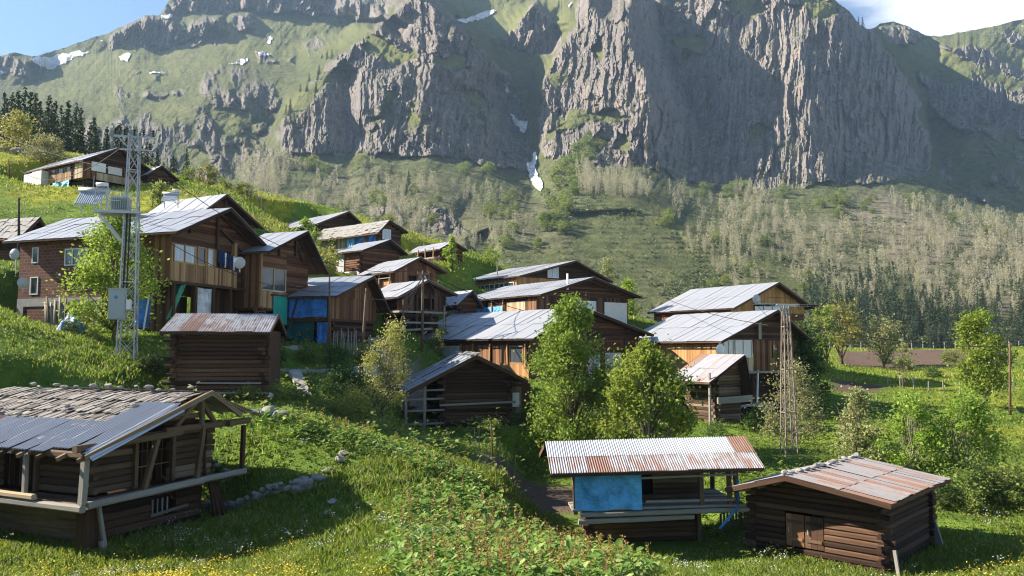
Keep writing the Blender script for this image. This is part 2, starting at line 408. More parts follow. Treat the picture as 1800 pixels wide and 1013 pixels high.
# ------------------------------------------------------------------ village ground: one sheet through surveyed points
GC = [  # photo pixel, depth in metres of a point on the ground
    (900, 1040, 16.5), (300, 1040, 17), (-100, 1010, 19), (1500, 1060, 18), (1900, 1060, 18), (60, 975, 23.5), (350, 955, 24.5), (600, 1010, 19),
    (600, 880, 27), (480, 870, 28.5), (400, 820, 29.5), (470, 760, 31), (560, 780, 31), (700, 800, 31), (850, 850, 30.5), (1040, 965, 29), (1240, 972, 29), (1000, 860, 33), (1100, 1000, 22),
    (900, 820, 37), (800, 785, 40), (860, 760, 44), (720, 750, 46), (1000, 775, 45), (1110, 780, 44),
    (1325, 955, 29.5), (1553, 1012, 26), (1640, 975, 28.5), (1750, 1000, 25), (1760, 880, 35), (1500, 830, 37), (1400, 800, 41), (1600, 830, 38), (1300, 790, 44),
    (1190, 748, 53), (1350, 738, 57), (1450, 715, 60), (1600, 735, 56), (1760, 735, 56), (1850, 740, 56), (1480, 690, 67), (1650, 690, 68), (1850, 680, 72),
    (1450, 642, 92), (1690, 642, 92), (1860, 640, 94), (1450, 618, 118), (1690, 617, 122), (1860, 612, 128), (1500, 611, 132),
    (760, 655, 50), (930, 690, 51), (880, 655, 58), (1040, 650, 62), (650, 700, 45), (560, 720, 41), (500, 650, 47), (560, 640, 50), (640, 605, 57), (720, 600, 60), (520, 606, 53), (600, 610, 54),
    (480, 705, 36.5), (310, 700, 36), (390, 705, 36), (200, 670, 36), (60, 660, 33), (-60, 640, 32), (0, 600, 35), (0, 545, 40), (150, 605, 40), (100, 575, 45), (40, 560, 47), (160, 575, 46), (300, 600, 45), (250, 640, 40), (440, 610, 49),
    (-60, 520, 44), (10, 480, 52), (-40, 430, 60), (0, 372, 66), (100, 362, 70), (200, 360, 72), (330, 395, 64), (465, 408, 64), (0, 290, 84), (55, 318, 80), (150, 334, 77), (262, 330, 79), (320, 320, 88), (-60, 270, 90),
    (0, 262, 100), (120, 268, 100), (250, 290, 98), (330, 318, 100), (430, 332, 104), (560, 362, 108), (690, 405, 108), (500, 395, 88), (600, 395, 90), (560, 445, 79), (660, 440, 80), (700, 440, 82),
    (600, 482, 71), (690, 475, 72), (620, 470, 76), (760, 462, 86), (850, 448, 104), (840, 470, 92), (640, 520, 66), (740, 515, 67), (690, 585, 59), (780, 560, 63), (800, 535, 74), (900, 530, 76), (1060, 545, 80), (1120, 560, 76), (1010, 545, 90),
    (1150, 570, 76), (1290, 605, 72), (1435, 650, 80), (1440, 690, 66), (1130, 585, 66), (1300, 606, 95), (1000, 530, 110), (1200, 588, 112), (870, 490, 118),
]
FARC = []
for a in np.linspace(-1.0, 1.0, 15):      # beyond the crest of the hill the ground falls into the valley
    FARC.append((a * 175, 175, -6.0 if a > -0.05 else -6 + 14 * min(1, (-a - .05) * 2)))
    FARC.append((a * 250, 250, -13.0))
_c = [tuple(P(*g)) for g in GC] + FARC + [(0, 4, -2.2), (-4, 6, -2.3), (4, 6, -2.6), (-12, 10, -2.6), (12, 10, -4.2), (-28, 14, -2.0), (30, 16, -6.5), (-60, 40, 8), (60, 30, -7.0), (-90, 70, 22), (95, 60, -4.5), (0, 10, -3.6)]
_c = np.array(_c)
def _warp(x, y):   # thin plate spline in (bearing, log depth): even point spacing
    y = np.maximum(y, 3.0)
    return np.stack([x / y * 1.6, np.log(y) * 1.0], -1)
_cw = _warp(_c[:, 0], _c[:, 1]); _cz = _c[:, 2] / _c[:, 1]
def _phi(r2): return np.where(r2 > 0, r2 * np.log(np.maximum(r2, 1e-12)), 0.0)
_n = len(_c)
_A = np.zeros((_n + 3, _n + 3)); _d2 = ((_cw[:, None] - _cw[None]) ** 2).sum(-1)
_A[:_n, :_n] = _phi(_d2) + np.eye(_n) * 0.004
_A[:_n, _n] = 1; _A[:_n, _n + 1:] = _cw; _A[_n, :_n] = 1; _A[_n + 1:, :_n] = _cw.T
_w = np.linalg.solve(_A, np.concatenate([_cz, np.zeros(3)]))
def ground_np(x, y):
    x = np.asarray(x, float); y = np.asarray(y, float)
    sh = x.shape; q = _warp(x.ravel(), y.ravel()); out = np.empty(len(q))
    for s in range(0, len(q), 20000):
        e = q[s:s + 20000]; d = ((e[:, None] - _cw[None]) ** 2).sum(-1)
        out[s:s + 20000] = _phi(d) @ _w[:_n] + _w[_n] + e @ _w[_n + 1:]
    z = out.reshape(sh) * np.maximum(y, 3.0)
    z = z + fbm(x * 0.45, y * 0.45, 4, 5) * 0.16 * sstep(5, 15, y) + fbm(x * 0.09, y * 0.09, 3, 8) * 0.35 * sstep(40, 90, y)
    return z
PADS = []      # building footprints: origin, axes, size, floor height
_ground_raw = ground_np
def ground_np(x, y):
    x = np.asarray(x, float); y = np.asarray(y, float); z = _ground_raw(x, y); num = np.zeros(x.shape); den = np.zeros(x.shape); wm = np.zeros(x.shape)
    for (ox, oy, zb, ux, uy, Wd, Ld, fall, rise) in PADS:
        dx = x - ox; dy = y - oy; lx = dx * ux + dy * uy; ly = -dx * uy + dy * ux
        ex = np.maximum(np.maximum(-lx, lx - Wd), 0); ey = np.maximum(np.maximum(-ly, ly - Ld), 0)
        w = 1 - sstep(0.6, 0.6 + fall, np.sqrt(ex * ex + ey * ey))
        w = np.maximum(w, 1e-9) ** 1.2 * (w > 1e-6)
        zt = zb + rise * np.clip(ly, 0, Ld); num += w * w * zt; den += w * w; wm = np.maximum(wm, w)
    return np.where(den > 0, z * (1 - wm) + wm * num / np.maximum(den, 1e-12), z)
def gz(x, y): return float(ground_np(np.array([x]), np.array([y]))[0])
def G(px, py, Y):
    """the point of the ground under pixel (px, .) at depth Y"""
    p = P(px, py, Y); p.z = gz(p.x, p.y); return p

# kinds of surface, each with its own outline on the ground (x, y in metres, from their corners in the survey)
def gpoly(pts): return [tuple(P(*q))[:2] for q in pts]
SOILS = [gpoly([(1475, 640, 92), (1700, 645, 92), (1790, 640, 93), (1760, 620, 118), (1600, 617, 121), (1475, 619, 117)]),
         gpoly([(1462, 693, 67), (1540, 690, 68), (1560, 678, 73), (1470, 672, 75)]),
         gpoly([(830, 838, 34.5), (1010, 845, 34.5), (1100, 805, 39), (930, 795, 41), (850, 800, 39)])]
ROADS = [gpoly([(640, 606, 56), (735, 612, 57), (800, 640, 53), (735, 645, 52), (690, 618, 55), (640, 612, 55)])]
def soil_at(x, y):
    m = np.zeros(np.shape(x))
    for p in SOILS: m = np.maximum(m, poly_mask(x, y, p, 1.0))
    return m
def road_at(x, y):
    m = np.zeros(np.shape(x))
    for p in ROADS: m = np.maximum(m, poly_mask(x, y, p, 0.6))
    return m
def yellow_at(x, y):
    """share of yellow flowers in the meadow: hill terraces at left, far field at right, foot of the frame"""
    n = fbm(x * 0.16, y * 0.16, 4, 77) * 0.5 + 0.5
    hill = sstep(60, 75, y) * sstep(0, -14, x) * 0.9
    right = sstep(12, 20, x) * sstep(26, 40, y) * 0.55
    near = sstep(24.5, 19, y) * 0.8
    return np.clip((hill + right + near + 0.05) * sstep(0.40, 0.66, n + 0.12 * (hill > 0.5)), 0, 1)

# ------------------------------------------------------------------ the mountain: surveyed ridges, gullies and feet, triangulated, then weathered
SIL = [(-700, 170), (-400, 130), (-200, 115), (-60, 104), (0, 98), (26, 92), (56, 99), (86, 94), (127, 81), (161, 67), (187, 62), (225, 41), (255, 29), (281, 25), (292, 8), (302, -8), (330, -40), (420, -75), (560, -60), (700, -66), (860, -70), (960, -55), (1030, -24), (1085, -22), (1118, -16), (1135, -40), (1200, -90), (1300, -95), (1400, -60), (1455, -14),
       (1466, 0), (1490, 17), (1513, 45), (1531, 53), (1546, 43), (1567, 39), (1590, 43), (1608, 54), (1626, 61), (1652, 65), (1685, 58), (1738, 49), (1774, 40), (1800, 34), (1880, 14), (2000, -10), (2300, -30), (2600, 0)]
ML = [  # polylines (px, py, depth m)
    # apron
    [(-700, 660, 232), (200, 650, 232), (700, 645, 232), (1100, 640, 236), (1500, 632, 240), (1900, 632, 240), (2600, 650, 240)],
    [(-700, 560, 300), (300, 540, 300), (700, 510, 320), (1000, 505, 325), (1250, 520, 320), (1500, 530, 310), (1800, 530, 315), (2600, 560, 310)],
    [(300, 440, 480), (560, 420, 470), (760, 440, 410), (860, 400, 440), (950, 380, 470), (1100, 370, 480), (1230, 420, 430), (1400, 430, 450), (1600, 400, 500), (1800, 420, 480), (2300, 430, 480)],
    [(200, 380, 600), (420, 330, 680), (500, 268, 745), (560, 274, 748), (622, 262, 800), (640, 264, 752), (700, 277, 745), (755, 270, 745), (800, 275, 765), (850, 292, 750), (900, 312, 760), (935, 345, 700)],
    [(985, 275, 735), (1060, 285, 715), (1142, 292, 712), (1200, 320, 712), (1260, 333, 722), (1340, 335, 705), (1440, 318, 705), (1560, 325, 722), (1640, 335, 765), (1710, 350, 800), (1800, 385, 760), (2300, 380, 800)],
    [(950, 430, 415), (1000, 372, 462), (1110, 366, 470), (1180, 385, 470), (1205, 430, 425), (1200, 480, 360)],     # terraced knoll
    [(700, 385, 485), (740, 352, 520), (790, 365, 512), (815, 395, 485)],                           # rocky knoll
    [(740, 440, 425), (850, 410, 455)],
    # far left massif
    [(-700, 420, 620), (-300, 360, 700), (0, 330, 760), (140, 300, 800), (260, 310, 780), (330, 330, 740)],
    [(-300, 260, 930), (0, 215, 960), (120, 205, 960), (170, 240, 900), (230, 215, 960), (300, 245, 900), (370, 160, 1000), (400, 155, 980), (470, 200, 960), (440, 270, 880), (390, 320, 760)],
    [(0, 150, 1230), (100, 150, 1230), (200, 140, 1210), (300, 130, 1200), (390, 118, 1190), (470, 140, 1120), (520, 120, 1180)],
    [(60, 125, 1380), (86, 120, 1400), (150, 100, 1460), (195, 88, 1480), (225, 78, 1440), (280, 88, 1430), (322, 74, 1440), (390, 66, 1430), (440, 62, 1400), (520, 70, 1400), (600, 60, 1400)],
    [(0, 140, 1250), (30, 112, 1280), (60, 108, 1290), (85, 122, 1320)],
    [(200, 62, 1430), (225, 44, 1425), (255, 31, 1420), (300, 31, 1425), (322, 60, 1425), (345, 42, 1400), (385, 33, 1400), (392, 52, 1410)],
    [(290, 28, 1560), (340, 24, 1560), (420, 22, 1540), (520, 28, 1500), (560, 26, 1500), (620, 38, 1460), (690, 40, 1440)],
    [(300, 0, 1545), (420, -30, 1540), (540, -25, 1500), (600, -12, 1490), (690, -10, 1450)],
    [(412, 24, 1450), (440, 26, 1440), (440, 52, 1440)],
    [(600, 12, 1400), (640, 2, 1380), (676, 8, 1385), (672, 34, 1390), (622, 36, 1395)],
    # behind the left ridge of the middle massif
    [(672, 26, 1180), (606, 72, 1130), (573, 106, 1090), (538, 134, 1060), (506, 158, 1030), (482, 213, 940), (440, 270, 900)],
    # middle massif: left ridge
    [(735, -12, 1000), (700, 14, 985), (684, 34, 970), (620, 82, 940), (588, 117, 920), (553, 147, 890), (522, 171, 860), (503, 216, 800), (498, 262, 760)],
    [(566, 160, 860), (566, 205, 800), (566, 262, 752)],
    [(612, 132, 965), (610, 190, 880), (625, 235, 830)],
    [(640, 118, 900), (632, 190, 815), (650, 235, 790)],
    [(735, 20, 975), (690, 118, 892), (681, 150, 840), (679, 190, 815), (664, 232, 782), (672, 262, 755)],
    [(700, 110, 900), (720, 160, 850), (700, 200, 815)],
    [(760, 18, 960), (764, 60, 915), (755, 118, 862), (741, 178, 800), (748, 232, 765)],
    [(764, 12, 965), (794, 34, 962), (823, 52, 960), (844, 76, 965), (868, 108, 970), (888, 134, 985)],
    [(806, 70, 915), (812, 120, 900), (800, 160, 890), (805, 215, 815), (812, 255, 775)],
    [(860, 150, 965), (868, 205, 880), (862, 262, 800)],
    [(820, 205, 825), (850, 215, 830), (850, 240, 800)],
    # green valley behind
    [(770, 2, 1250), (800, 22, 1260), (832, 44, 1240), (854, 70, 1210), (882, 100, 1180), (900, 128, 1120)],
    [(740, -40, 1420), (860, -30, 1450), (960, -30, 1450), (1030, -30, 1350)],
    [(800, 34, 1330), (868, 18, 1360), (960, 0, 1370), (1010, 10, 1260)],
    [(890, 80, 1195), (912, 40, 1160), (938, 8, 1150), (962, 28, 1165), (985, 62, 1190), (970, 92, 1165), (930, 96, 1160)],
    # gully with snow
    [(896, 138, 1070), (890, 165, 1030), (905, 200, 985), (918, 232, 930), (930, 270, 850), (938, 305, 780)],
    [(935, 120, 1100), (928, 150, 1060), (925, 200, 990), (940, 240, 900)],
    # right massif: lit spur
    [(1040, -20, 1010), (1030, 18, 985), (1008, 53, 960), (982, 86, 935), (965, 124, 905), (950, 160, 880), (975, 200, 850), (942, 240, 835), (962, 262, 780)],
    [(1060, 40, 925), (1040, 90, 900), (1020, 140, 870), (1010, 190, 830), (1030, 240, 770), (1040, 275, 735)],
    [(1115, -60, 950), (1108, 0, 890), (1106, 59, 845), (1111, 95, 815), (1134, 124, 788), (1142, 166, 765), (1140, 222, 738), (1143, 280, 716)],
    [(1150, -70, 1080), (1152, 0, 1050), (1158, 60, 1025), (1180, 110, 985), (1205, 160, 930), (1225, 210, 880), (1235, 270, 810), (1250, 322, 730)],
    [(1250, -40, 1080), (1255, 20, 1020), (1262, 75, 965), (1280, 130, 900), (1300, 190, 860), (1300, 250, 800), (1300, 325, 722)],
    [(1330, -40, 1060), (1335, 20, 1010), (1338, 80, 950), (1335, 150, 890), (1345, 215, 830), (1350, 260, 775)],
    [(1330, 205, 835), (1316, 222, 820), (1332, 250, 800)],
    [(1420, -45, 1040), (1414, 24, 960), (1406, 89, 882), (1409, 133, 848), (1424, 204, 800), (1432, 260, 750)],
    [(1372, 40, 985), (1368, 90, 935), (1368, 150, 880)],
    [(1466, 4, 985), (1480, 60, 930), (1490, 130, 895), (1500, 210, 862), (1510, 280, 815)],
    [(1510, 50, 990), (1545, 110, 960), (1565, 170, 935), (1580, 230, 905), (1590, 295, 855)],
    [(1528, 58, 1030), (1564, 84, 1025), (1581, 98, 1022), (1596, 132, 1010), (1605, 167, 998), (1614, 193, 988), (1626, 232, 970), (1632, 268, 945), (1637, 300, 895)],
    # far right slope
    [(1538, 56, 1300), (1572, 80, 1270), (1590, 96, 1250), (1606, 130, 1200), (1616, 165, 1170), (1625, 192, 1150), (1638, 230, 1100), (1648, 268, 1040), (1660, 300, 940)],
    [(1700, 225, 1040), (1740, 250, 990), (1770, 300, 890), (1790, 340, 830)],
    [(1700, 190, 1120), (1760, 200, 1100), (1850, 210, 1080), (2300, 200, 1100)],
    [(1650, 120, 1280), (1720, 120, 1270), (1800, 140, 1240), (1900, 130, 1250), (2300, 100, 1300)],
    [(1550, 52, 1420), (1600, 62, 1420), (1604, 76, 1390), (1570, 78, 1380)],
    [(1662, 82, 1350), (1700, 84, 1330), (1745, 100, 1310), (1790, 128, 1300)],
    [(1740, 56, 1440), (1790, 62, 1430), (1850, 60, 1430)],
]
_pts = []
def _dens(line, step=11.0):
    out = []
    for (a, b) in zip(line[:-1], line[1:]):
        d = math.hypot(b[0] - a[0], b[1] - a[1]); n = max(1, int(d / step))
        for i in range(n):
            t = i / n; out.append(tuple(a[k] + (b[k] - a[k]) * t for k in range(3)))
    out.append(tuple(line[-1])); return out
for l in ML: _pts += _dens(l)
_sy = lambda x: np.interp(x, [s[0] for s in SIL], [s[1] for s in SIL])
for x in np.arange(-700, 2601, 14.0):    # crest against the sky
    y = float(_sy(x))
    d = np.interp(x, [-700, 0, 60, 100, 300, 420, 700, 760, 860, 1030, 1060, 1300, 1462, 1520, 1524, 1536, 1540, 1800, 2600],
                  [1300, 1300, 1330, 1500, 1560, 1620, 1560, 1560, 1560, 1500, 1250, 1180, 1020, 1000, 1000, 1300, 1450, 1500, 1500])
    _pts.append((x, y - 1.0, d))
for x in (-700, 2600):
    for y, d in ((200, 1000), (300, 800), (450, 500), (700, 232)): _pts.append((x, y, d))
for x in np.arange(-700, 2601, 100): _pts.append((x, 700, 215))
_keep = []
for p in _pts:
    if all((p[0] - q[0]) ** 2 + (p[1] - q[1]) ** 2 > 12 for q in _keep[-400:]): _keep.append(p)
_pts = np.array(_keep)
_v, _e, _f, _ov, _oe, _of = delaunay_2d_cdt([Vector((p[0], p[1])) for p in _pts], [], [], 0, 1e-4)
_vd = np.array([_pts[o[0]][2] if len(o) else 800.0 for o in _ov]); _v2 = np.array([(q[0], q[1]) for q in _v])
_cx = np.concatenate([np.arange(-700, -120, 9.0), np.arange(-120, 1920, 1.75), np.arange(1920, 2600, 9.0)])
_NR = 380
_t = np.linspace(0, 1, _NR); _top = _sy(_cx)
_PX = np.repeat(_cx[None], _NR, 0); _PY = _top[None] + (660 - _top[None]) * (_t[:, None] * 0.86 + 0.14 * _t[:, None] ** 2)
# rasterise the triangles on a regular pixel lattice, smooth a little, sample at the grid
_gx0, _gy0, _gs = -702.0, -140.0, 2.0
_GW, _GH = int(3306 / _gs) + 1, int(842 / _gs) + 1
_D = np.full((_GH, _GW), np.nan)
for tri in _f:
    a, b, c = (_v2[i] for i in tri); da, db, dc = (_vd[i] for i in tri)
    x0 = max(0, int((min(a[0], b[0], c[0]) - _gx0) / _gs)); x1 = min(_GW - 1, int((max(a[0], b[0], c[0]) - _gx0) / _gs) + 1)
    y0 = max(0, int((min(a[1], b[1], c[1]) - _gy0) / _gs)); y1 = min(_GH - 1, int((max(a[1], b[1], c[1]) - _gy0) / _gs) + 1)
    if x1 < x0 or y1 < y0: continue
    xs = _gx0 + np.arange(x0, x1 + 1) * _gs; ys = _gy0 + np.arange(y0, y1 + 1) * _gs
    X, Yg = np.meshgrid(xs, ys)
    den = (b[1] - c[1]) * (a[0] - c[0]) + (c[0] - b[0]) * (a[1] - c[1])
    if abs(den) < 1e-6: continue
    l1 = ((b[1] - c[1]) * (X - c[0]) + (c[0] - b[0]) * (Yg - c[1])) / den
    l2 = ((c[1] - a[1]) * (X - c[0]) + (a[0] - c[0]) * (Yg - c[1])) / den
    l3 = 1 - l1 - l2
    ins = (l1 > -1e-3) & (l2 > -1e-3) & (l3 > -1e-3)
    sub = _D[y0:y1 + 1, x0:x1 + 1]; sub[ins] = (l1 * da + l2 * db + l3 * dc)[ins]
for j in range(_GW):      # beyond the hull (above the crest): carry the last value up
    col = _D[:, j]; ok = ~np.isnan(col)
    if ok.any(): _D[:, j] = np.interp(np.arange(_GH), np.nonzero(ok)[0], col[ok])
_D = np.where(np.isnan(_D), 900, _D)
def _blur(a, n):
    for _ in range(n):
        a = (np.pad(a, ((1, 1), (0, 0)), 'edge')[:-2] + a * 2 + np.pad(a, ((1, 1), (0, 0)), 'edge')[2:]) / 4
        a = (np.pad(a, ((0, 0), (1, 1)), 'edge')[:, :-2] + a * 2 + np.pad(a, ((0, 0), (1, 1)), 'edge')[:, 2:]) / 4
    return a
_D = _blur(_D, 2)
def mdepth(px, py):
    fx = np.clip((np.asarray(px, float) - _gx0) / _gs, 0, _GW - 1.001); fy = np.clip((np.asarray(py, float) - _gy0) / _gs, 0, _GH - 1.001)
    i = fx.astype(int); j = fy.astype(int); u = fx - i; w = fy - j
    return (_D[j, i] * (1 - u) + _D[j, i + 1] * u) * (1 - w) + (_D[j + 1, i] * (1 - u) + _D[j + 1, i + 1] * u) * w
ROCKS = [([(190, 72), (225, 41), (255, 28), (300, 30), (324, 62), (345, 40), (385, 32), (393, 55), (372, 76), (322, 74), (285, 87), (228, 78), (196, 86)], 1.0),
         ([(284, 30), (300, 0), (420, -80), (720, -80), (700, 6), (640, 28), (562, 26), (520, 24), (430, 18), (340, 24)], 1.0),
         ([(408, 24), (440, 24), (448, 52), (418, 54)], 1.0), ([(598, 14), (640, 0), (680, 6), (676, 36), (620, 38)], 1.0),
         ([(-60, 120), (20, 96), (56, 101), (84, 122), (60, 136), (0, 140), (-60, 150)], 0.75),
         ([(130, 235), (200, 150), (300, 165), (380, 112), (470, 120), (500, 165), (478, 215), (430, 300), (330, 335), (180, 300)], 0.52),
         ([(520, 84), (560, 64), (590, 80), (560, 94)], 0.7), ([(450, 95), (520, 98), (515, 112), (460, 108)], 0.7),
         ([(684, 26), (720, -20), (764, -4), (823, 50), (873, 110), (893, 134), (925, 200), (940, 300), (880, 296), (780, 274), (640, 268), (560, 276), (495, 268), (497, 216), (545, 146), (616, 78)], 0.95),
         ([(470, 200), (500, 215), (495, 300), (430, 320), (400, 300), (430, 260)], 0.42),
         ([(888, 78), (912, 36), (938, 4), (966, 26), (990, 62), (974, 96), (930, 100)], 0.95),
         ([(1040, -100), (1300, -110), (1466, 0), (1531, 54), (1610, 166), (1640, 300), (1560, 322), (1440, 322), (1330, 340), (1260, 336), (1140, 296), (1050, 290), (960, 270), (940, 243), (950, 160), (985, 86), (1012, 50)], 1.0),
         ([(1620, 130), (1660, 150), (1720, 140), (1800, 165), (1900, 170), (1900, 330), (1800, 300), (1740, 240), (1690, 230), (1640, 200)], 0.62),
         ([(1544, 50), (1600, 43), (1626, 62), (1604, 78), (1568, 80)], 0.9), ([(1660, 84), (1700, 80), (1750, 98), (1800, 130), (1790, 140), (1730, 112)], 0.85),
         ([(1735, 54), (1800, 60), (1860, 60), (1860, 80), (1780, 76)], 0.8), ([(715, 390), (745, 352), (790, 368), (815, 398), (840, 420), (760, 400)], 0.75), ([(640, 372), (690, 345), (720, 352), (700, 385), (650, 392)], 0.7),
         ([(1640, 300), (1700, 230), (1760, 260), (1800, 330), (1800, 380), (1700, 350)], 0.3)]
SCREES = [([(1500, 345), (1560, 335), (1640, 380), (1720, 470), (1760, 560), (1640, 540), (1560, 450), (1490, 400)], 0.9), ([(1330, 390), (1480, 380), (1560, 470), (1500, 500), (1380, 450)], 0.45),
          ([(880, 380), (960, 350), (1000, 430), (900, 430)], 0.4), ([(1640, 400), (1830, 420), (1830, 560), (1700, 540)], 0.7), ([(560, 300), (800, 320), (900, 420), (800, 440), (600, 400)], 0.35)]
GREENS = [([(60, 140), (160, 90), (240, 90), (330, 60), (420, 40), (560, 30), (660, 45), (600, 82), (520, 110), (400, 110), (280, 150), (150, 190), (60, 170)], 0.6),
          ([(770, 0), (1030, -20), (985, 86), (960, 130), (900, 130), (860, 80)], 0.8), ([(1600, 90), (1680, 66), (1800, 90), (1800, 150), (1640, 120)], 0.6), ([(1720, 230), (1850, 220), (1850, 250), (1740, 250)], 0.9),
          ([(640, 92), (700, 84), (735, 96), (700, 112), (650, 116)], 0.7), ([(960, 200), (1010, 196), (1060, 212), (1010, 224)], 0.5), ([(1000, 262), (1050, 230), (1062, 250), (1020, 285)], 0.9), ([(1150, 360), (1330, 420), (1380, 520), (1240, 480)], 0.35)]
def region(px, py, L, soft=9):
    m = np.zeros(np.shape(px)); wx = fbm(px * 0.05, py * 0.05, 3, 91) * 10; wy = fbm(px * 0.05, py * 0.05, 3, 92) * 8
    for poly, wgt in L: m = np.maximum(m, poly_mask(px + wx, py + wy, poly, soft) * wgt)
    return m
_rock = region(_PX, _PY, ROCKS); _scree = region(_PX, _PY, SCREES, 16); _green = region(_PX, _PY, GREENS, 18)
LEDGES = [[(634, 68), (655, 60), (700, 84), (735, 95), (728, 112), (690, 112), (650, 92)], [(752, 98), (800, 96), (826, 118), (800, 126), (765, 116)], [(700, 150), (690, 190), (660, 240), (645, 236), (662, 200), (684, 160)],
          [(500, 190), (540, 150), (572, 128), (600, 112), (612, 122), (570, 158), (530, 196), (508, 214)], [(800, 160), (840, 150), (866, 176), (850, 196), (812, 184)], [(708, 205), (735, 186), (742, 212), (716, 250), (700, 262)],
          [(962, 128), (992, 118), (1000, 150), (970, 160)], [(1000, 198), (1060, 190), (1110, 205), (1092, 218), (1030, 216), (990, 224), (960, 245)], [(1020, 262), (1052, 236), (1066, 250), (1030, 285)], [(1080, 228), (1110, 240), (1100, 270), (1076, 262)],
          [(1052, 62), (1072, 84), (1064, 112), (1042, 96)], [(1170, 66), (1215, 60), (1250, 76), (1240, 100), (1196, 92)], [(1270, 0), (1340, -10), (1350, 24), (1290, 30)], [(1380, 8), (1460, -6), (1490, 26), (1440, 30)], [(1310, 220), (1340, 212), (1350, 240), (1318, 250)],
          [(240, 190), (290, 170), (330, 190), (300, 220)], [(370, 200), (420, 180), (440, 220), (400, 250)], [(150, 180), (200, 165), (215, 200), (170, 225)], [(330, 250), (370, 262), (350, 300), (320, 290)]]
_hole = np.zeros(_PX.shape); _qx = _PX + fbm(_PX / 14, _PY / 14, 3, 95) * 14; _qy = _PY + fbm(_PX / 14, _PY / 14, 3, 96) * 12
for _pl in LEDGES: _hole = np.maximum(_hole, poly_mask(_qx, _qy, _pl, 8))
_rock = _rock * (1 - .85 * _hole); _green = np.maximum(_green, .75 * _hole)
_nn = fbm(_PX / 26, _PY / 26, 5, 41) + .55 * fbm(_PX / 75, _PY / 60, 3, 42)
_rk = sstep(0.22, 0.60, _rock + _nn * 0.55 - 0.05)             # ragged border between crag and turf
_dep = mdepth(_PX, _PY)
_wx = _PX + fbm(_PX / 60, _PY / 60, 3, 3) * 14; _wy = _PY + fbm(_PX / 60, _PY / 60, 3, 4) * 14
_sx = _PX + fbm(_PX / 90, _PY / 90, 3, 3) * 7 + (_PY - 150) * 0.05      # columns stand nearly straight
_butt = ridged(_wx / 62, _wy / 190, 4, 21) * 24                  # buttresses
_flut = ridged(_sx / 15, _wy / 120, 4, 22, 0.6) * 6.5            # columns
_crag = ridged(_wx / 30, _wy / 62, 5, 23, 0.65) * 12              # broken rock
_ledge = np.sin(_wy / 9.0 + fbm(_PX / 80, _PY / 80, 3, 6) * 5) * 2.0
_colm = region(_PX, _PY, [([(1120, 60), (1466, -10), (1531, 54), (1610, 166), (1640, 300), (1440, 322), (1260, 336), (1130, 290)], 1.0), ([(498, 200), (566, 200), (566, 270), (498, 266)], 1), ([(560, 120), (660, 120), (670, 265), (580, 270)], .8), ([(760, 200), (900, 210), (930, 290), (760, 275)], .8), ([(960, 60), (1110, 0), (1140, 280), (960, 270)], .5)], 14)
_r1, _ox, _oy, _ = worley(_sx / 11, _wy / 62, 71)                  # basalt columns, each broken off at its own depth
_r2, _ox2, _oy2, _ = worley(_sx / 4.6, _wy / 30, 72)
_r3, _ox3, _oy3, _ = worley(_sx / 15 + _wy / 110, _wy / 44, 73)             # fractured blocks
_r4, _ox4, _oy4, _ = worley(_wx / 6 + _wy / 40, _wy / 13, 74)
_cols = (_r1 - .5) * 13 + (_r2 - .5) * 6.5 + _ox * (_r1 - .3) * 10
_blk = (_r3 - .5) * 16 + (_r4 - .5) * 7 + _ox3 * (_r3 - .35) * 18 + _ox4 * (_r4 - .5) * 7 - _oy3 * 3
_det = _rk * (_cols * (0.25 + 0.75 * _colm) + _blk * (1 - 0.75 * _colm)) + _rk * (_butt * (0.5 + 0.2 * (1 - _colm)) + _flut * (0.35 + 0.65 * _colm) + _crag * (1.0 - 0.72 * _colm) + _ledge * 0.7)
_turf = (fbm(_PX / 90, _PY / 70, 4, 51) * 16 + fbm(_PX / 16, _PY / 12, 4, 52) * 4.5 + ridged(_PX / 45 + _PY / 60, _PY / 110, 4, 57) * 7) * (1 - _rk)
_near = sstep(560, 330, _PY)
_terr = poly_mask(_PX, _PY, [(880, 470), (1000, 380), (1150, 372), (1260, 440), (1300, 520), (900, 520)], 20)
_det = _det - _turf * (0.22 + 0.78 * _near) * (0.45 + 0.55 * sstep(420, 700, _dep)) - _terr * np.sin(_PY * 0.75 + fbm(_PX / 70, _PY / 70, 3, 9) * 3) * 1.6
_edge = sstep(0.0, 0.02, _t)[:, None]
_dep = np.maximum(_dep - _det * (_dep / 850.0), 150)
# ragged skyline: crest vertices jitter in height
_rs = ridged(_cx / 22, _cx * 0, 4, 61) * 5 * np.interp(_cx, [0, 280, 300, 700, 1100, 1460, 1520, 1540, 1620, 1800], [.4, .7, 1, 1, 1, 1, 1, .6, .5, .3])
_PYj = _PY - _rs[None] * (1 - _t[:, None]) ** 8
_XX, _ZZ = xz_of(_PX, _PYj, _dep)
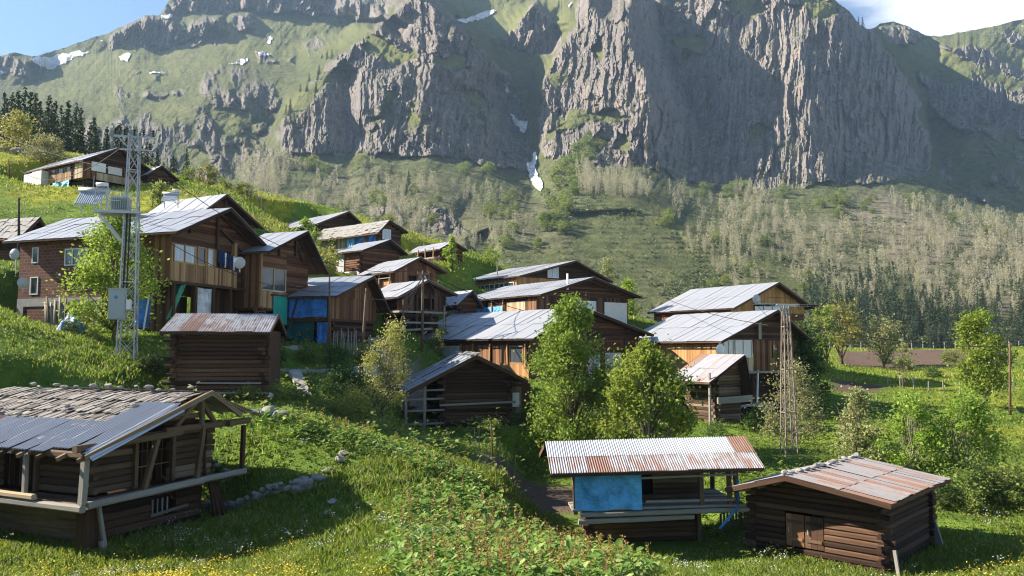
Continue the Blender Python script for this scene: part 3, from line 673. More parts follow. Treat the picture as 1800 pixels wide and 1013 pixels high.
# back skirt, so that the ridge is a solid and the sky behind is open
_vs = np.stack([_XX, _dep, _ZZ], -1)
_b1 = np.stack([_XX[0], _dep[0] + 180, _ZZ[0] - 60], -1); _b2 = np.stack([_XX[0], _dep[0] + 420, np.full_like(_ZZ[0], -30)], -1)
_all = np.concatenate([_b2[None], _b1[None], _vs], 0)
_me = raw_mesh('mountain', _all.reshape(-1, 3), grid_faces(_NR + 2, len(_cx))[:], np.full((_NR + 1) * (len(_cx) - 1), 4), smooth=False)
def _padr(a): return np.concatenate([a[:1], a[:1], a], 0)
set_attr(_me, 'rock', _padr(_rk)); set_attr(_me, 'scree', _padr(_scree)); set_attr(_me, 'lush', _padr(_green))
def _mtn_mat():
    k = NB('mountain_surface'); v = k.coord('Object'); va = k.coord('Object', (1, 0.6, 0.16))
    n1 = k.noise(v, 0.012, 6, 0.6); n2 = k.noise(v, 0.09, 6, 0.65); n3 = k.noise(va, 0.22, 5, 0.65); n4 = k.noise(v, 0.6, 4, 0.7)
    rock = k.ramp(k.math('ADD', k.math('MULTIPLY', n3, 0.6), k.math('MULTIPLY', n1, 0.4)), [(0.3, (0.135, 0.118, 0.120)), (0.5, (0.245, 0.213, 0.205)), (0.7, (0.39, 0.335, 0.295))])
    rock = k.mix(k.range(n2, 0.52, 0.68, 0, 0.6), rock, (0.14, 0.145, 0.075))
    gn = k.n('ShaderNodeNewGeometry'); sn = k.n('ShaderNodeSeparateXYZ'); k.nt.links.new(gn.outputs['Normal'], sn.inputs[0])
    ledge = k.math('MULTIPLY', k.range(sn.outputs['Z'], 0.48, 0.72), k.range(n2, 0.40, 0.58, 0.1, 0.8))     # turf holds where the rock lies flatter
    rock = k.mix(ledge, rock, k.mix(n4, (0.055, 0.066, 0.028), (0.14, 0.145, 0.06)))
    stn = k.noise(k.coord('Object', (0.055, 0.04, 0.006)), 1.0, 5, 0.6)
    rock = k.mix(k.range(stn, 0.50, 0.70, 0, 0.45), rock, (0.35, 0.275, 0.22)); rock = k.mix(k.range(stn, 0.42, 0.30, 0, 0.4), rock, (0.11, 0.10, 0.105))      # ochre and black water stains
    turf = k.ramp(n2, [(0.3, (0.052, 0.062, 0.025)), (0.5, (0.10, 0.112, 0.044)), (0.7, (0.17, 0.168, 0.08))])
    turf = k.mix(k.range(n4, 0.5, 0.75, 0, 0.6), turf, (0.055, 0.075, 0.026))
    lush = k.mix(n2, (0.13, 0.145, 0.05), (0.225, 0.22, 0.085))
    turf = k.mix(k.math('MULTIPLY', k.attr('lush'), k.range(n1, 0.35, 0.6, 0.45, 1.0)), turf, lush)
    scree = k.mix(n4, (0.15, 0.125, 0.095), (0.30, 0.255, 0.195))
    turf = k.mix(k.math('MULTIPLY', k.attr('scree'), k.range(n2, 0.3, 0.6)), turf, scree)
    k.col(k.mix(k.attr('rock'), turf, rock)); k.rough(0.95); k.b.inputs['Specular IOR Level'].default_value = 0.08
    # joints of the basalt: narrow vertical clefts and shorter cross cracks
    def joints(sc):
        vo = k.n('ShaderNodeTexVoronoi'); vo.feature = 'DISTANCE_TO_EDGE'; k.put(vo.inputs['Vector'], k.coord('Object', sc)); vo.inputs['Scale'].default_value = 1.0; return k.range(vo.outputs['Distance'], 0.0, 0.10)
    jn = k.math('ADD', k.math('MULTIPLY', joints((0.17, 0.10, 0.030)), 1.0), k.math('MULTIPLY', joints((0.40, 0.22, 0.085)), 0.6))
    jn = k.math('MULTIPLY', jn, k.attr('rock'))
    k.bump(k.math('ADD', k.math('ADD', k.math('MULTIPLY', n3, 1.2), n4), k.math('MULTIPLY', jn, 0.6)), 0.9, 2.4)
    return k.m
_me.materials.append(_mtn_mat())
link('mountain', _me, kind='structure')
# depth of the finished surface at a pixel: for things that grow on it
def mtn_point(px, py):
    j = int(np.clip(np.searchsorted(_cx, px), 1, len(_cx) - 1)); col = _PYj[:, j]
    i = int(np.clip(np.searchsorted(col, py), 1, _NR - 1)); return Vector(_vs[i, j]), float(_rk[i, j])

# ------------------------------------------------------------------ old snow in the hollows
SNOWS = [[(52, 103), (90, 98), (140, 90), (158, 92), (130, 103), (92, 122), (75, 121)], [(207, 100), (222, 93), (232, 94), (226, 108), (212, 107)], [(394, 112), (415, 110), (420, 103), (436, 101), (438, 106), (424, 114)],
         [(448, 91), (462, 90), (482, 96), (472, 99), (455, 97)], [(468, 68), (476, 61), (482, 64), (474, 78), (468, 77)], [(798, 34), (822, 32), (852, 20), (868, 15), (872, 20), (850, 34), (815, 41)],
         [(894, 197), (902, 200), (912, 212), (928, 212), (922, 236), (912, 228), (902, 212)], [(936, 270), (943, 266), (944, 284), (940, 292), (946, 308), (957, 326), (950, 338), (938, 330), (930, 312), (928, 300), (923, 284), (934, 284)], [(886, 146), (895, 144), (893, 162), (888, 164)],
         [(276, 28), (300, 23), (306, 29), (290, 33)], [(306, 64), (312, 63), (311, 70), (305, 69)], [(174, 71), (181, 69), (180, 74)], [(1786, 46), (1805, 44), (1805, 48)], [(262, 126), (288, 125), (288, 129), (264, 130)], [(0, 122), (8, 128), (0, 133)], [(1000, 4), (1005, 3), (1004, 12), (1000, 12)]]
_sf = []; _sv = []; _ns = 0
for poly in SNOWS:
    xs = [p[0] for p in poly]; ys = [p[1] for p in poly]; st = 0.9
    gx, gy = np.meshgrid(np.arange(min(xs) - 1, max(xs) + 1.1, st), np.arange(min(ys) - 1, max(ys) + 1.1, st))
    j = np.clip(np.searchsorted(_cx, gx), 1, len(_cx) - 1); 
    yrow = (gy - _top[j]) / (660 - _top[j]); tt = (-0.86 + np.sqrt(0.86 ** 2 + 4 * 0.14 * np.clip(yrow, 0, 1))) / 0.28
    i = np.clip((tt * (_NR - 1)).round().astype(int), 1, _NR - 2)
    dd = _dep[i, j]; k5 = np.minimum.reduce([_dep[np.clip(i + a, 0, _NR - 1), np.clip(j + b, 0, len(_cx) - 1)] for a in (-1, 0, 1) for b in (-1, 0, 1)])
    dd = k5 - 1.2
    m = poly_mask(gx + fbm(gx / 5, gy / 5, 4, 5) * 4, gy + fbm(gx / 5, gy / 5, 4, 6) * 3, poly, 1.0) > 0.5
    X, Z = xz_of(gx, gy, dd); nr, nc = gx.shape
    fidx = grid_faces(nr, nc).reshape(-1, 4); ok = m[:-1, :-1].ravel() & m[1:, 1:].ravel() & m[1:, :-1].ravel() & m[:-1, 1:].ravel()
    _sv.append(np.stack([X, dd, Z], -1).reshape(-1, 3)); _sf.append(fidx[ok] + _ns); _ns += nr * nc
_sv = np.concatenate(_sv); _sf = np.concatenate(_sf)
_used, _inv = np.unique(_sf.ravel(), return_inverse=True)
_me = raw_mesh('snow', _sv[_used], _inv, np.full(len(_sf), 4))
_k = NB('old_snow'); _f0 = _k.noise(_k.coord('Object'), 0.08, 5); _k.col(_k.mix(_k.range(_f0, .3, .7), (0.50, 0.475, 0.45), (0.82, 0.82, 0.83))); _k.rough(0.7); _me.materials.append(_k.m)
_o = link('snow', _me); tag(_o, 'patches of old snow left in hollows and gullies of the mountain', 'snow', kind='stuff')
# ------------------------------------------------------------------ mesh builder for boards, logs, sheets
class MB:
    def __init__(self): self.v = []; self.f = []; self.uv = []
    def box8(self, c, luv=(1, 1, 1)):
        """c: 8 corners, index = x + 2y + 4z; UV u runs along x"""
        n = len(self.v); self.v += [tuple(p) for p in c]
        L, Wd, H = luv; o = random.random() * 7; q = random.random() * 5
        for idx, (a, b) in (((0, 2, 3, 1), 'xy'), ((4, 5, 7, 6), 'xy'), ((0, 1, 5, 4), 'xz'), ((2, 6, 7, 3), 'xz'), ((0, 4, 6, 2), 'yz'), ((1, 3, 7, 5), 'yz')):
            self.f.append(tuple(n + i for i in idx))
            for i in idx:
                x, y, z = (i & 1) * L, (i >> 1 & 1) * Wd, (i >> 2 & 1) * H
                self.uv.append((x + o, y + z + q) if a != 'y' or b != 'z' else (y * 0.1 + o, z + q))
    def box(self, x0, x1, y0, y1, z0, z1, along='x'):
        C = [(x, y, z) for z in (z0, z1) for y in (y0, y1) for x in (x0, x1)]
        self.box8(C, (x1 - x0, y1 - y0, z1 - z0)) if along == 'x' else self.beam(((x0 + x1) / 2, y0, (z0 + z1) / 2), ((x0 + x1) / 2, y1, (z0 + z1) / 2), x1 - x0, z1 - z0) if along == 'y' else self.beam(((x0 + x1) / 2, (y0 + y1) / 2, z0), ((x0 + x1) / 2, (y0 + y1) / 2, z1), x1 - x0, y1 - y0)
    def beam(self, p0, p1, w, h, up=(0, 0, 1), taper=1.0):
        p0 = Vector(p0); p1 = Vector(p1); d = (p1 - p0); L = d.length
        if L < 1e-5: return
        d /= L; u = Vector(up)
        if abs(d.dot(u)) > 0.95: u = Vector((0, 1, 0)) if abs(d.y) < 0.9 else Vector((1, 0, 0))
        s = d.cross(u).normalized(); u = s.cross(d).normalized()
        C = []
        for kz in (-.5, .5):
            for ky in (-.5, .5):
                for p, t in ((p0, 1), (p1, taper)): C.append(p + s * (-ky * w * t) + u * (kz * h * t))
        self.box8(C, (L, w, h))
    def log(self, p0, p1, w, h, n=8):
        """hewn log: rounded eight-sided bar with a little waviness"""
        p0 = Vector(p0); p1 = Vector(p1); d = p1 - p0; L = d.length
        if L < 0.02: return
        d /= L; s = d.cross(Vector((0, 0, 1)))
        if s.length < 0.1: s = Vector((1, 0, 0))
        s.normalize(); u = s.cross(d)
        ns = max(2, int(L / 0.9) + 1); b = len(self.v); o = random.random() * 9
        prof = [(.5, -.28), (.5, .28), (.3, .5), (-.3, .5), (-.5, .28), (-.5, -.28), (-.3, -.5), (.3, -.5)]
        jit = [(random.uniform(-.06, .06), random.uniform(-.06, .06), random.uniform(.93, 1.05)) for _ in range(ns)]
        for i in range(ns):
            c = p0 + d * (L * i / (ns - 1)); jx, jy, k = jit[i]
            for a, e in prof: self.v.append(tuple(c + s * ((a * k + jx * .5) * w) + u * ((e * k + jy * .5) * h)))
        for i in range(ns - 1):
            for k in range(8):
                a = b + i * 8 + k; c = b + i * 8 + (k + 1) % 8
                self.f.append((a, a + 8, c + 8, c)); u0 = o + L * i / (ns - 1); u1 = o + L * (i + 1) / (ns - 1); q = k * .09
                self.uv += [(u0, q), (u1, q), (u1, q + .09), (u0, q + .09)]
        for e, rev in ((0, False), (ns - 1, True)):
            idx = [b + e * 8 + k for k in range(8)]
            self.f.append(tuple(idx if rev else idx[::-1])); self.uv += [(o + a * .1, q * .3) for a, q in prof]
    def tube(self, pts, r, n=6, uvs=1.0, r1=None):
        pts = [Vector(p) for p in pts]; b = len(self.v); m = len(pts); o = random.random() * 9; acc = 0
        for i, p in enumerate(pts):
            d = (pts[min(i + 1, m - 1)] - pts[max(i - 1, 0)]).normalized()
            ref = Vector((0, 0, 1)) if abs(d.z) < .9 else Vector((1, 0, 0))
            s = d.cross(ref).normalized(); u = s.cross(d); rr = r if r1 is None else r + (r1 - r) * i / max(1, m - 1)
            for k in range(n):
                a = 2 * math.pi * k / n; self.v.append(tuple(p + s * (math.cos(a) * rr) + u * (math.sin(a) * rr)))
        for i in range(m - 1):
            L = (pts[i + 1] - pts[i]).length
            for k in range(n):
                a = b + i * n + k; c = b + i * n + (k + 1) % n
                self.f.append((a, c, c + n, a + n)); self.uv += [(o + acc, k * .1), (o + acc, k * .1 + .1), (o + acc + L, k * .1 + .1), (o + acc + L, k * .1)]
            acc += L
        for e in (0, m - 1):
            idx = [b + e * n + k for k in range(n)]; self.f.append(tuple(idx if e else idx[::-1])); self.uv += [(o, 0)] * n
    def quad(self, a, b, c, d, uv=None):
        n = len(self.v); self.v += [tuple(a), tuple(b), tuple(c), tuple(d)]; self.f.append((n, n + 1, n + 2, n + 3))
        self.uv += uv or [(0, 0), (1, 0), (1, 1), (0, 1)]
    def poly(self, pts, uv=None):
        n = len(self.v); self.v += [tuple(p) for p in pts]; self.f.append(tuple(range(n, n + len(pts)))); self.uv += uv or [(p[0], p[2]) for p in pts]
    def grid(self, fn, nu, nv, us=1.0, vs=1.0):
        b = len(self.v); o = random.random() * 7
        for j in range(nv + 1):
            for i in range(nu + 1): self.v.append(tuple(fn(i / nu, j / nv)))
        for j in range(nv):
            for i in range(nu):
                a = b + j * (nu + 1) + i; self.f.append((a, a + 1, a + nu + 2, a + nu + 1))
                self.uv += [(o + i / nu * us, j / nv * vs), (o + (i + 1) / nu * us, j / nv * vs), (o + (i + 1) / nu * us, (j + 1) / nv * vs), (o + i / nu * us, (j + 1) / nv * vs)]
    def rock(self, c, sx, sy, sz, seed=0, sub=2):
        bm = bmesh.new(); bmesh.ops.create_icosphere(bm, subdivisions=sub, radius=1.0)
        rr = random.Random(seed * 77 + 5); ax = [Vector((rr.gauss(0, 1), rr.gauss(0, 1), rr.gauss(0, 1))).normalized() for _ in range(9)]; cut = [rr.uniform(.55, .95) for _ in ax]
        ang = rr.uniform(0, 6.28); ca, sa = math.cos(ang), math.sin(ang); b = len(self.v)
        for v in bm.verts:
            p = v.co.copy()
            for a, k in zip(ax, cut):
                d = p.dot(a)
                if d > k: p -= a * (d - k)
            p = Vector((p.x * sx, p.y * sy, p.z * sz)); self.v.append((c[0] + p.x * ca - p.y * sa, c[1] + p.x * sa + p.y * ca, c[2] + p.z))
        for f in bm.faces: self.f.append(tuple(b + v.index for v in f.verts)); self.uv += [(0, 0)] * len(f.verts)
        bm.free()
    def build(self, name, mat, parent=None, smooth=False, mats=None, **props):
        me = bpy.data.meshes.new(name); me.from_pydata(self.v, [], self.f)
        uvl = me.uv_layers.new(name='UVMap'); uvl.data.foreach_set('uv', np.array(self.uv, np.float32).ravel())
        me.materials.append(M[mat] if isinstance(mat, str) else mat)
        if smooth: me.polygons.foreach_set('use_smooth', np.ones(len(me.polygons), bool))
        o = bpy.data.objects.new(name, me); COL.objects.link(o)
        if parent is not None: o.parent = parent; KIDS.setdefault(parent.name, []).append(o)
        for k, v in props.items(): o[k] = v
        return o

# ------------------------------------------------------------------ houses
# local frame: x runs along the right-hand face (away from the viewer), y along the left-hand face, origin at the near corner on the ground.
# face 'L' is the plane x = 0 (looks left), face 'R' the plane y = 0 (looks right).
class House:
    def __init__(self, name, label, px, py_eave, Y, rot, px_left, px_right, py_base, group=None, tilt=(0, 0), cat='house'):
        c = P(px, py_eave, Y); b = P(px, py_base, Y)
        self.o = Vector((c.x, c.y, b.z)); self.rot = R(rot); self.h = c.z - b.z
        self.X = Vector((math.cos(self.rot), math.sin(self.rot), 0)); self.U = Vector((-math.sin(self.rot), math.cos(self.rot), 0))
        self.W = self.solve(self.X, px_right); self.L = self.solve(self.U, px_left)
        self.root = thing(name, label, cat, self.o, self.rot, group); self.root.rotation_euler = (tilt[0], tilt[1], self.rot)
        PADS.append((self.o.x, self.o.y, self.o.z + 0.02, self.X.x, self.X.y, self.W, min(self.L, 14), 2.6 if Y < 40 else 3.2, 0.06 if Y > 40 else 0.03))
    def solve(self, d, px):
        t = (px - 900) / FOC * 1.0; z = self.h
        # x / (y cos + z sin) = t
        ox, oy, oz = self.o.x, self.o.y, self.o.z + self.h
        den = d.x - t * d.y * CP; num = t * (oy * CP + oz * SP) - ox
        return abs(num / den)
    def z_at(self, px, py, x, y=0.0):
        """local height seen at row py for the local point (x, y)"""
        p = self.o + self.X * x + self.U * y
        return P(px, py, p.y).z - self.o.z
    def pt(self, face, s, z, d=0.0):
        return (s, -d, z) if face == 'R' else (-d, s, z)
    # ---- walls
    def panel(self, face, s0, s1, z0, z1, kind='plank', mat='plank_tan', d=0.0, t=0.06, openings=(), top=None, name=None, pitch=None, ends=0.0, label=None, gap=0.01):
        m = MB(); pt = self.pt
        def rng(z):    # span of the wall below the roof line at height z
            if top is None: return s0, s1
            ss = [s0 + (s1 - s0) * i / 60 for i in range(61)]; ok = [s for s in ss if top(s) >= z]
            return (min(ok), max(ok)) if ok else (0, 0)
        if kind in ('log', 'hplank'):
            pch = pitch or (0.19 if kind == 'log' else 0.17); z = z0; n = max(1, round((z1 - z0) / pch)); pch = (z1 - z0) / n
            for i in range(n):
                zc = z0 + (i + .5) * pch; a, b = rng(zc + pch * .2)
                if b - a < 0.1: continue
                if top is None and ends: a -= ends * random.uniform(.4, 1.3); b += ends * random.uniform(.4, 1.3)
                segs = [(a, b)]
                for (q0, q1, w0, w1) in openings:
                    if w0 < zc < w1:
                        ns = []
                        for e0, e1 in segs:
                            if q1 <= e0 or q0 >= e1: ns.append((e0, e1))
                            else:
                                if q0 > e0: ns.append((e0, q0))
                                if q1 < e1: ns.append((q1, e1))
                        segs = ns
                for e0, e1 in segs:
                    hh = pch * random.uniform(.9, 1.02); dd = d + random.uniform(-.012, .012)
                    if kind == 'log': m.log(pt(face, e0, zc, dd - t / 2), pt(face, e1, zc, dd - t / 2), t * 1.15, hh)
                    else: m.beam(pt(face, e0, zc, dd - t / 2), pt(face, e1, zc, dd - t / 2), t, hh * .97)
        elif kind == 'plank':
            pch = pitch or 0.17; s = s0
            while s < s1 - 0.01:
                w = min(pch * random.uniform(.75, 1.25), s1 - s); c = s + w / 2
                zt = z1 if top is None else min(z1, top(c)) - .02; zb = z0 - random.uniform(0, .03)
                segs = [(zb, zt)]
                for (q0, q1, w0, w1) in openings:
                    if q0 < c < q1:
                        ns = []
                        for e0, e1 in segs:
                            if w1 <= e0 or w0 >= e1: ns.append((e0, e1))
                            else:
                                if w0 > e0: ns.append((e0, w0))
                                if w1 < e1: ns.append((w1, e1))
                        segs = ns
                dd = d + random.uniform(-.008, .008)
                for e0, e1 in segs:
                    if e1 - e0 > .03: m.beam(pt(face, c, e0, dd - t / 2), pt(face, c + random.uniform(-.006, .006), e1, dd - t / 2), t if face == 'L' else w - gap, w - gap if face == 'L' else t, up=(0, 1, 0))
                s += w
        else:   # one board / masonry slab with holes: strips between the openings
            xs = sorted({s0, s1} | {min(max(q, s0), s1) for o in openings for q in o[:2]}); zs = sorted({z0, z1} | {min(max(q, z0), z1) for o in openings for q in o[2:]})
            for a, b in zip(xs[:-1], xs[1:]):
                for e, f in zip(zs[:-1], zs[1:]):
                    if any(o[0] < (a + b) / 2 < o[1] and o[2] < (e + f) / 2 < o[3] for o in openings): continue
                    q = [pt(face, s, z, dd) for z in (e, f) for dd in (d - t, d) for s in (a, b)]
                    n = len(m.v); m.v += q
                    for idx in ((0, 2, 3, 1), (4, 5, 7, 6), (0, 1, 5, 4), (2, 6, 7, 3), (0, 4, 6, 2), (1, 3, 7, 5)):
                        m.f.append(tuple(n + i for i in (idx if face == 'R' else idx)))
                        for i in idx: m.uv.append(((a, b)[i & 1], (e, f)[i >> 2]))
        o = m.build(name or {'log': 'log_wall', 'hplank': 'board_wall', 'plank': 'plank_wall', 'slab': 'wall'}[kind], mat, self.root)
        if label: o['label'] = label
        return o
    def ends(self, face_corner, z0, z1, mat, n=None, length=.32, w=.15):
        """log ends crossing at a corner (s = position on both faces)"""
        m = MB(); x, y = face_corner; n = n or int((z1 - z0) / .19)
        for i in range(n):
            zc = z0 + (i + .5) * (z1 - z0) / n; a = length * random.uniform(.6, 1.15)
            if i % 2: m.log((x - a, y + w / 2, zc), (x + .1, y + w / 2, zc), w, .165)
            else: m.log((x + w / 2, y - a, zc), (x + w / 2, y + .1, zc), w, .165)
        return m.build('log_ends', mat, self.root)
    def window(self, face, s0, s1, z0, z1, d=0.03, cols=2, rows=1, frame='white', pane='glass', name='window', fw=.07):
        m = MB(); pt = self.pt
        for s in [s0 + (s1 - s0) * i / cols for i in range(cols + 1)]: m.beam(pt(face, s, z0 - fw / 2, d), pt(face, s, z1 + fw / 2, d), fw, .07, up=(0, 1, 0) if face == 'R' else (1, 0, 0))
        for i in range(rows + 1):
            z = z0 + (z1 - z0) * i / rows; m.beam(pt(face, s0 + fw / 2, z, d - .002), pt(face, s1 - fw / 2, z, d - .002), .066, fw * .94)
        f = m.build(name, frame, self.root)
        g = MB(); e = .012
        g.box8([pt(face, s, z, dd) for z in (z0, z1) for dd in (d - .035, d - .015) for s in (s0, s1)])
        p = g.build('pane', pane, f); return f
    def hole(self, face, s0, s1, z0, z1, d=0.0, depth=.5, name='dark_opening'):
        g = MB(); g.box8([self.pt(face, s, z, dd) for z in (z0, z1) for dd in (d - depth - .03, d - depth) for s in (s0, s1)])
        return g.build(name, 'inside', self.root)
    def door(self, face, s0, s1, z0, z1, mat='plank_brown', d=.03):
        m = MB(); n = max(3, int((s1 - s0) / .16))
        for i in range(n):
            a = s0 + (s1 - s0) * i / n; b = s0 + (s1 - s0) * (i + 1) / n - .008
            m.box8([self.pt(face, s, z, dd) for z in (z0, z1) for dd in (d - .04, d + random.uniform(0, .006)) for s in (a, b)], (.1, .1, z1 - z0))
        for z in (z0 + .25, z1 - .25): m.beam(self.pt(face, s0 + .05, z, d + .02), self.pt(face, s1 - .05, z, d + .02), .03, .1)
        dr = m.build('door', mat, self.root)
        h = MB(); h.beam(self.pt(face, s1 - .12, (z0 + z1) / 2 - .08, d + .05), self.pt(face, s1 - .12, (z0 + z1) / 2 + .08, d + .05), .03, .03)
        h.build('handle', 'metal', dr); return dr
    def sheet(self, face, s0, s1, z0, z1, mat='tarp', d=.06, name='tarp', sag=.06, folds=5, seed=0):
        g = MB(); rr = random.Random(seed); ph = [rr.uniform(0, 6.28) for _ in range(6)]
        def fn(u, v):
            ed = (4 * u * (1 - u)) ** .5
            w = sag * (math.sin(u * folds * 3.1 + ph[0] + v * 2) * .5 + math.sin(v * 5 + u * 7 + ph[1]) * .3 + math.sin(u * 17 + v * 11 + ph[2]) * .18) * (.35 + .65 * ed)
            return self.pt(face, s0 + (s1 - s0) * u, z0 + (z1 - z0) * v + (math.sin(u * 9 + ph[3]) * .03 if v < .01 else 0) - .05 * ed * (v > .99), d + .05 + w)
        g.grid(fn, 26, 18)
        return g.build(name, mat, self.root, smooth=True)
    def beams(self, lst, mat='grey_wood', name='beam', w=.14, logs=False):
        for a, b in lst: m = MB(); (m.log if logs else m.beam)(a, b, w, w); m.build(name, mat, self.root)
    def posts(self, lst, mat='log_dark', w=.14, name='post'):
        for (x, y, z0, z1) in lst:
            m = MB(); m.beam((x, y, z0), (x + random.uniform(-.04, .04), y + random.uniform(-.04, .04), z1), w, w, up=(0, 1, 0)); m.build(name, mat, self.root)
    def prof(self, r, hr, h_right=None, h_left=None):
        """roof line over the gable: heights at x = 0, r, W"""
        hl = self.h if h_left is None else h_left; h2 = hl if h_right is None else h_right; W = self.W if self.ridge == 'y' else self.L
        return lambda s: hl + (hr - hl) * s / r if s <= r else hr + (h2 - hr) * (s - r) / (W - r)
    ridge = 'y'
    def roof(self, r, hr, mat, o_left=.5, o_right=.5, o_front=.5, o_back=.4, h_right=None, h_left=None, sheet=.85, corr=False, rows=2, under='log_dark', thick=.02, mats=None, lift=.09, wob=.02, rafters=True, slab=False, sides=(0, 1)):
        """gable roof, ridge along y (or x when self.ridge == 'x'); each sheet of metal lies on its own"""
        p = self.prof(r, hr, h_right, h_left); Wd, Ld = (self.W, self.L) if self.ridge == 'y' else (self.L, self.W)
        hl = p(0); h2 = p(Wd)
        q = (lambda s, l, z: (s, l, z)) if self.ridge == 'y' else (lambda s, l, z: (l, s, z))
        a0, a1 = -o_front, Ld + o_back
        sl = (hr - hl) / r; sr = (hr - h2) / (Wd - r)
        out = []
        for side in sides:
            m = MB()
            if side == 0: s_top, s_bot, ztop, zbot = r, -o_left, hr, hl - sl * o_left
            else: s_top, s_bot, ztop, zbot = r, Wd + o_right, hr, h2 - sr * o_right
            nl = max(1, round((a1 - a0) / sheet)); wl = (a1 - a0) / nl; length = math.hypot(s_bot - s_top, ztop - zbot)
            for k in range(rows):
                t0, t1 = k / rows, (k + 1) / rows + (.03 if k < rows - 1 else 0)
                for i in range(nl):
                    l0 = a0 + i * wl; l1 = l0 + wl + .015
                    zz = lift + (rows - 1 - k) * .016 + random.uniform(0, wob); e = random.uniform(-.035, .035) if k == rows - 1 else 0; tw = random.uniform(-wob, wob)
                    if slab: zz += random.uniform(0, .05); e = random.uniform(-.15, .1)
                    def fn(u, v):
                        t = t0 + (t1 - t0) * v + (e / length if v > .5 else 0)
                        c = (math.sin(u * math.pi * 2 * wv) * .017 if corr else 0) + tw * u
                        return q(s_top + (s_bot - s_top) * t, l0 + (l1 - l0) * u, ztop + (zbot - ztop) * t + zz + c)
                    wv = max(1, round(wl / .115)) if corr else 1
                    m.grid(fn, wv * 6 if corr else 1, 3 if corr else 1, us=wl, vs=length / rows)
                    if not corr:   # standing seam between sheets
                        A = fn(0, 0); B = fn(0, 1); m.beam((A[0], A[1], A[2] + .006), (B[0], B[1], B[2] + .006), .028, .014)
            ro = m.build('roof', (mats or {}).get(side, mat), self.root, smooth=corr); out.append(ro)
            if corr or slab or True:
                for fct in range(len(ro.data.polygons)): pass
            u = MB(); z0 = lift - .03     # boards below the sheets, with rafters and verge boards
            A = q(s_top, a0 + .04, ztop + z0 - .02); B = q(s_bot * .985 + s_top * .015, a0 + .04, zbot + z0 - .01); C = q(s_bot * .985 + s_top * .015, a1 - .04, zbot + z0 - .01); D = q(s_top, a1 - .04, ztop + z0 - .02)
            u.quad(A, B, C, D, [(0, 0), (length, 0), (length, 5), (0, 5)])
            if rafters:
                nr = max(3, round((a1 - a0) / .9))
                for i in range(nr + 1):
                    l = a0 + .1 + (a1 - a0 - .2) * i / nr
                    u.beam(q(s_top, l, ztop + z0 - .10), q(s_bot * .99 + s_top * .01, l, zbot + z0 - .10), .09, .13)
            for l in (a0 + .01, a1 - .01): u.beam(q(s_top, l, ztop + z0 - .05), q(s_bot, l, zbot + z0 - .05), .035, .17)
            u.beam(q(s_bot, a0, zbot + z0 - .045), q(s_bot, a1, zbot + z0 - .045), .03, .10)
            u.build('rafters', under, self.root)
        return out
    def chimney(self, x, y, z, h, r=.07, mat='metal_rust'):
        m = MB(); m.tube([(x, y, z - .2), (x, y, z + h)], r, 8); m.tube([(x, y, z + h + .06), (x, y, z + h + .12)], r * 1.7, 8); m.beam((x, y, z + h - .02), (x, y, z + h + .07), .02, .02)
        m.build('stove_pipe', mat, self.root)
    def world(self, x, y, z): return self.o + self.X * x + self.U * y + Vector((0, 0, z))
# ------------------------------------------------------------------ the village, far to near
def gable_house(name, label, px, eave, Y, rot, pl, pr, base, peak, rmat, right_eave=None, o=(.5, .5, .6, .4), gmat='log_dark', gkind='log', low=None, **kw):
    H = House(name, label, px, eave, Y, rot, pl, pr, base, group='wooden houses of the hillside village')
    r = kw.get('r') or H.solve(H.X, peak[0]); r = min(max(r, H.W * .3), H.W * .72)
    H.r = r; H.hr = H.z_at(peak[0], peak[1], r, -o[2]) - .1
    H.hR = None if right_eave is None else H.h + right_eave
    H.top = H.prof(r, H.hr, H.hR)
    H.roof(r, H.hr, rmat, o[0], o[1], o[2], o[3], h_right=H.hR, rows=kw.get('rows', 2), mats=kw.get('mats'), sheet=kw.get('sheet', .85), slab=kw.get('slab', False))
    H.panel('R', 0, H.W, H.h - .05, H.hr, gkind, gmat, d=-.02, t=.14, top=H.top, name='gable_wall')
    return H
def core(H, z0, z1, x0=0.0, y0=0.0, mat='log_dark', kind='log', oL=(), oR=(), d=-.02, t=.16, left=True):
    """plain storey: both visible walls and the two far walls"""
    if left: H.panel('L', y0, H.L, z0, z1, kind, mat, d=d - x0, t=t, openings=oL, ends=.12 if kind == 'log' else 0)
    H.panel('R', x0, H.W, z0, z1, kind, mat, d=d - y0, t=t, openings=oR, ends=.12 if kind == 'log' else 0)
    m = MB(); m.box(H.W - .14, H.W, y0 + .2, H.L, z0, z1); m.box(x0 + .2, H.W - .16, H.L - .14, H.L, z0, z1 - .01); m.build('rear_wall', 'log_dark', H.root)

# --- house at the top of the meadow
H = gable_house('meadow_house', 'weathered timber house high on the left meadow, turquoise tarp below its long wall', 147, 281, 78, 58, 53, 256, 334, (204, 259), 'tin', .3, o=(.4, .5, .6, .3))
core(H, H.h * .42, H.h, mat='log_red', kind='plank', t=.08, oL=[(H.L * .2, H.L * .6, H.h * .68, H.h * .9)]); core(H, 0, H.h * .42, .5, .5, mat='log_dark')
H.panel('L', 0, H.L * .14, H.h * .42, H.h * .95, 'plank', 'plank_pale', d=.08); H.panel('L', H.L * .2, H.L * .62, H.h * .42, H.h * .68, 'plank', 'plank_tan', d=.08)
for a in (.22, .36, .5): H.window('L', H.L * a, H.L * (a + .09), H.h * .69, H.h * .88, cols=1, frame='plank_brown', pane='glass')
H.panel('L', H.L * .64, H.L * .82, H.h * .38, H.h * .86, 'slab', 'offwhite', d=.7, t=.75, name='box_room'); H.panel('L', H.L * .84, H.L * 1.0, H.h * .36, H.h * .84, 'slab', 'white', d=.6, t=.65, name='box_room')
H.sheet('L', H.L * .2, H.L * .5, 0, H.h * .4, 'tarp_aqua', d=.2, sag=.15, seed=3)
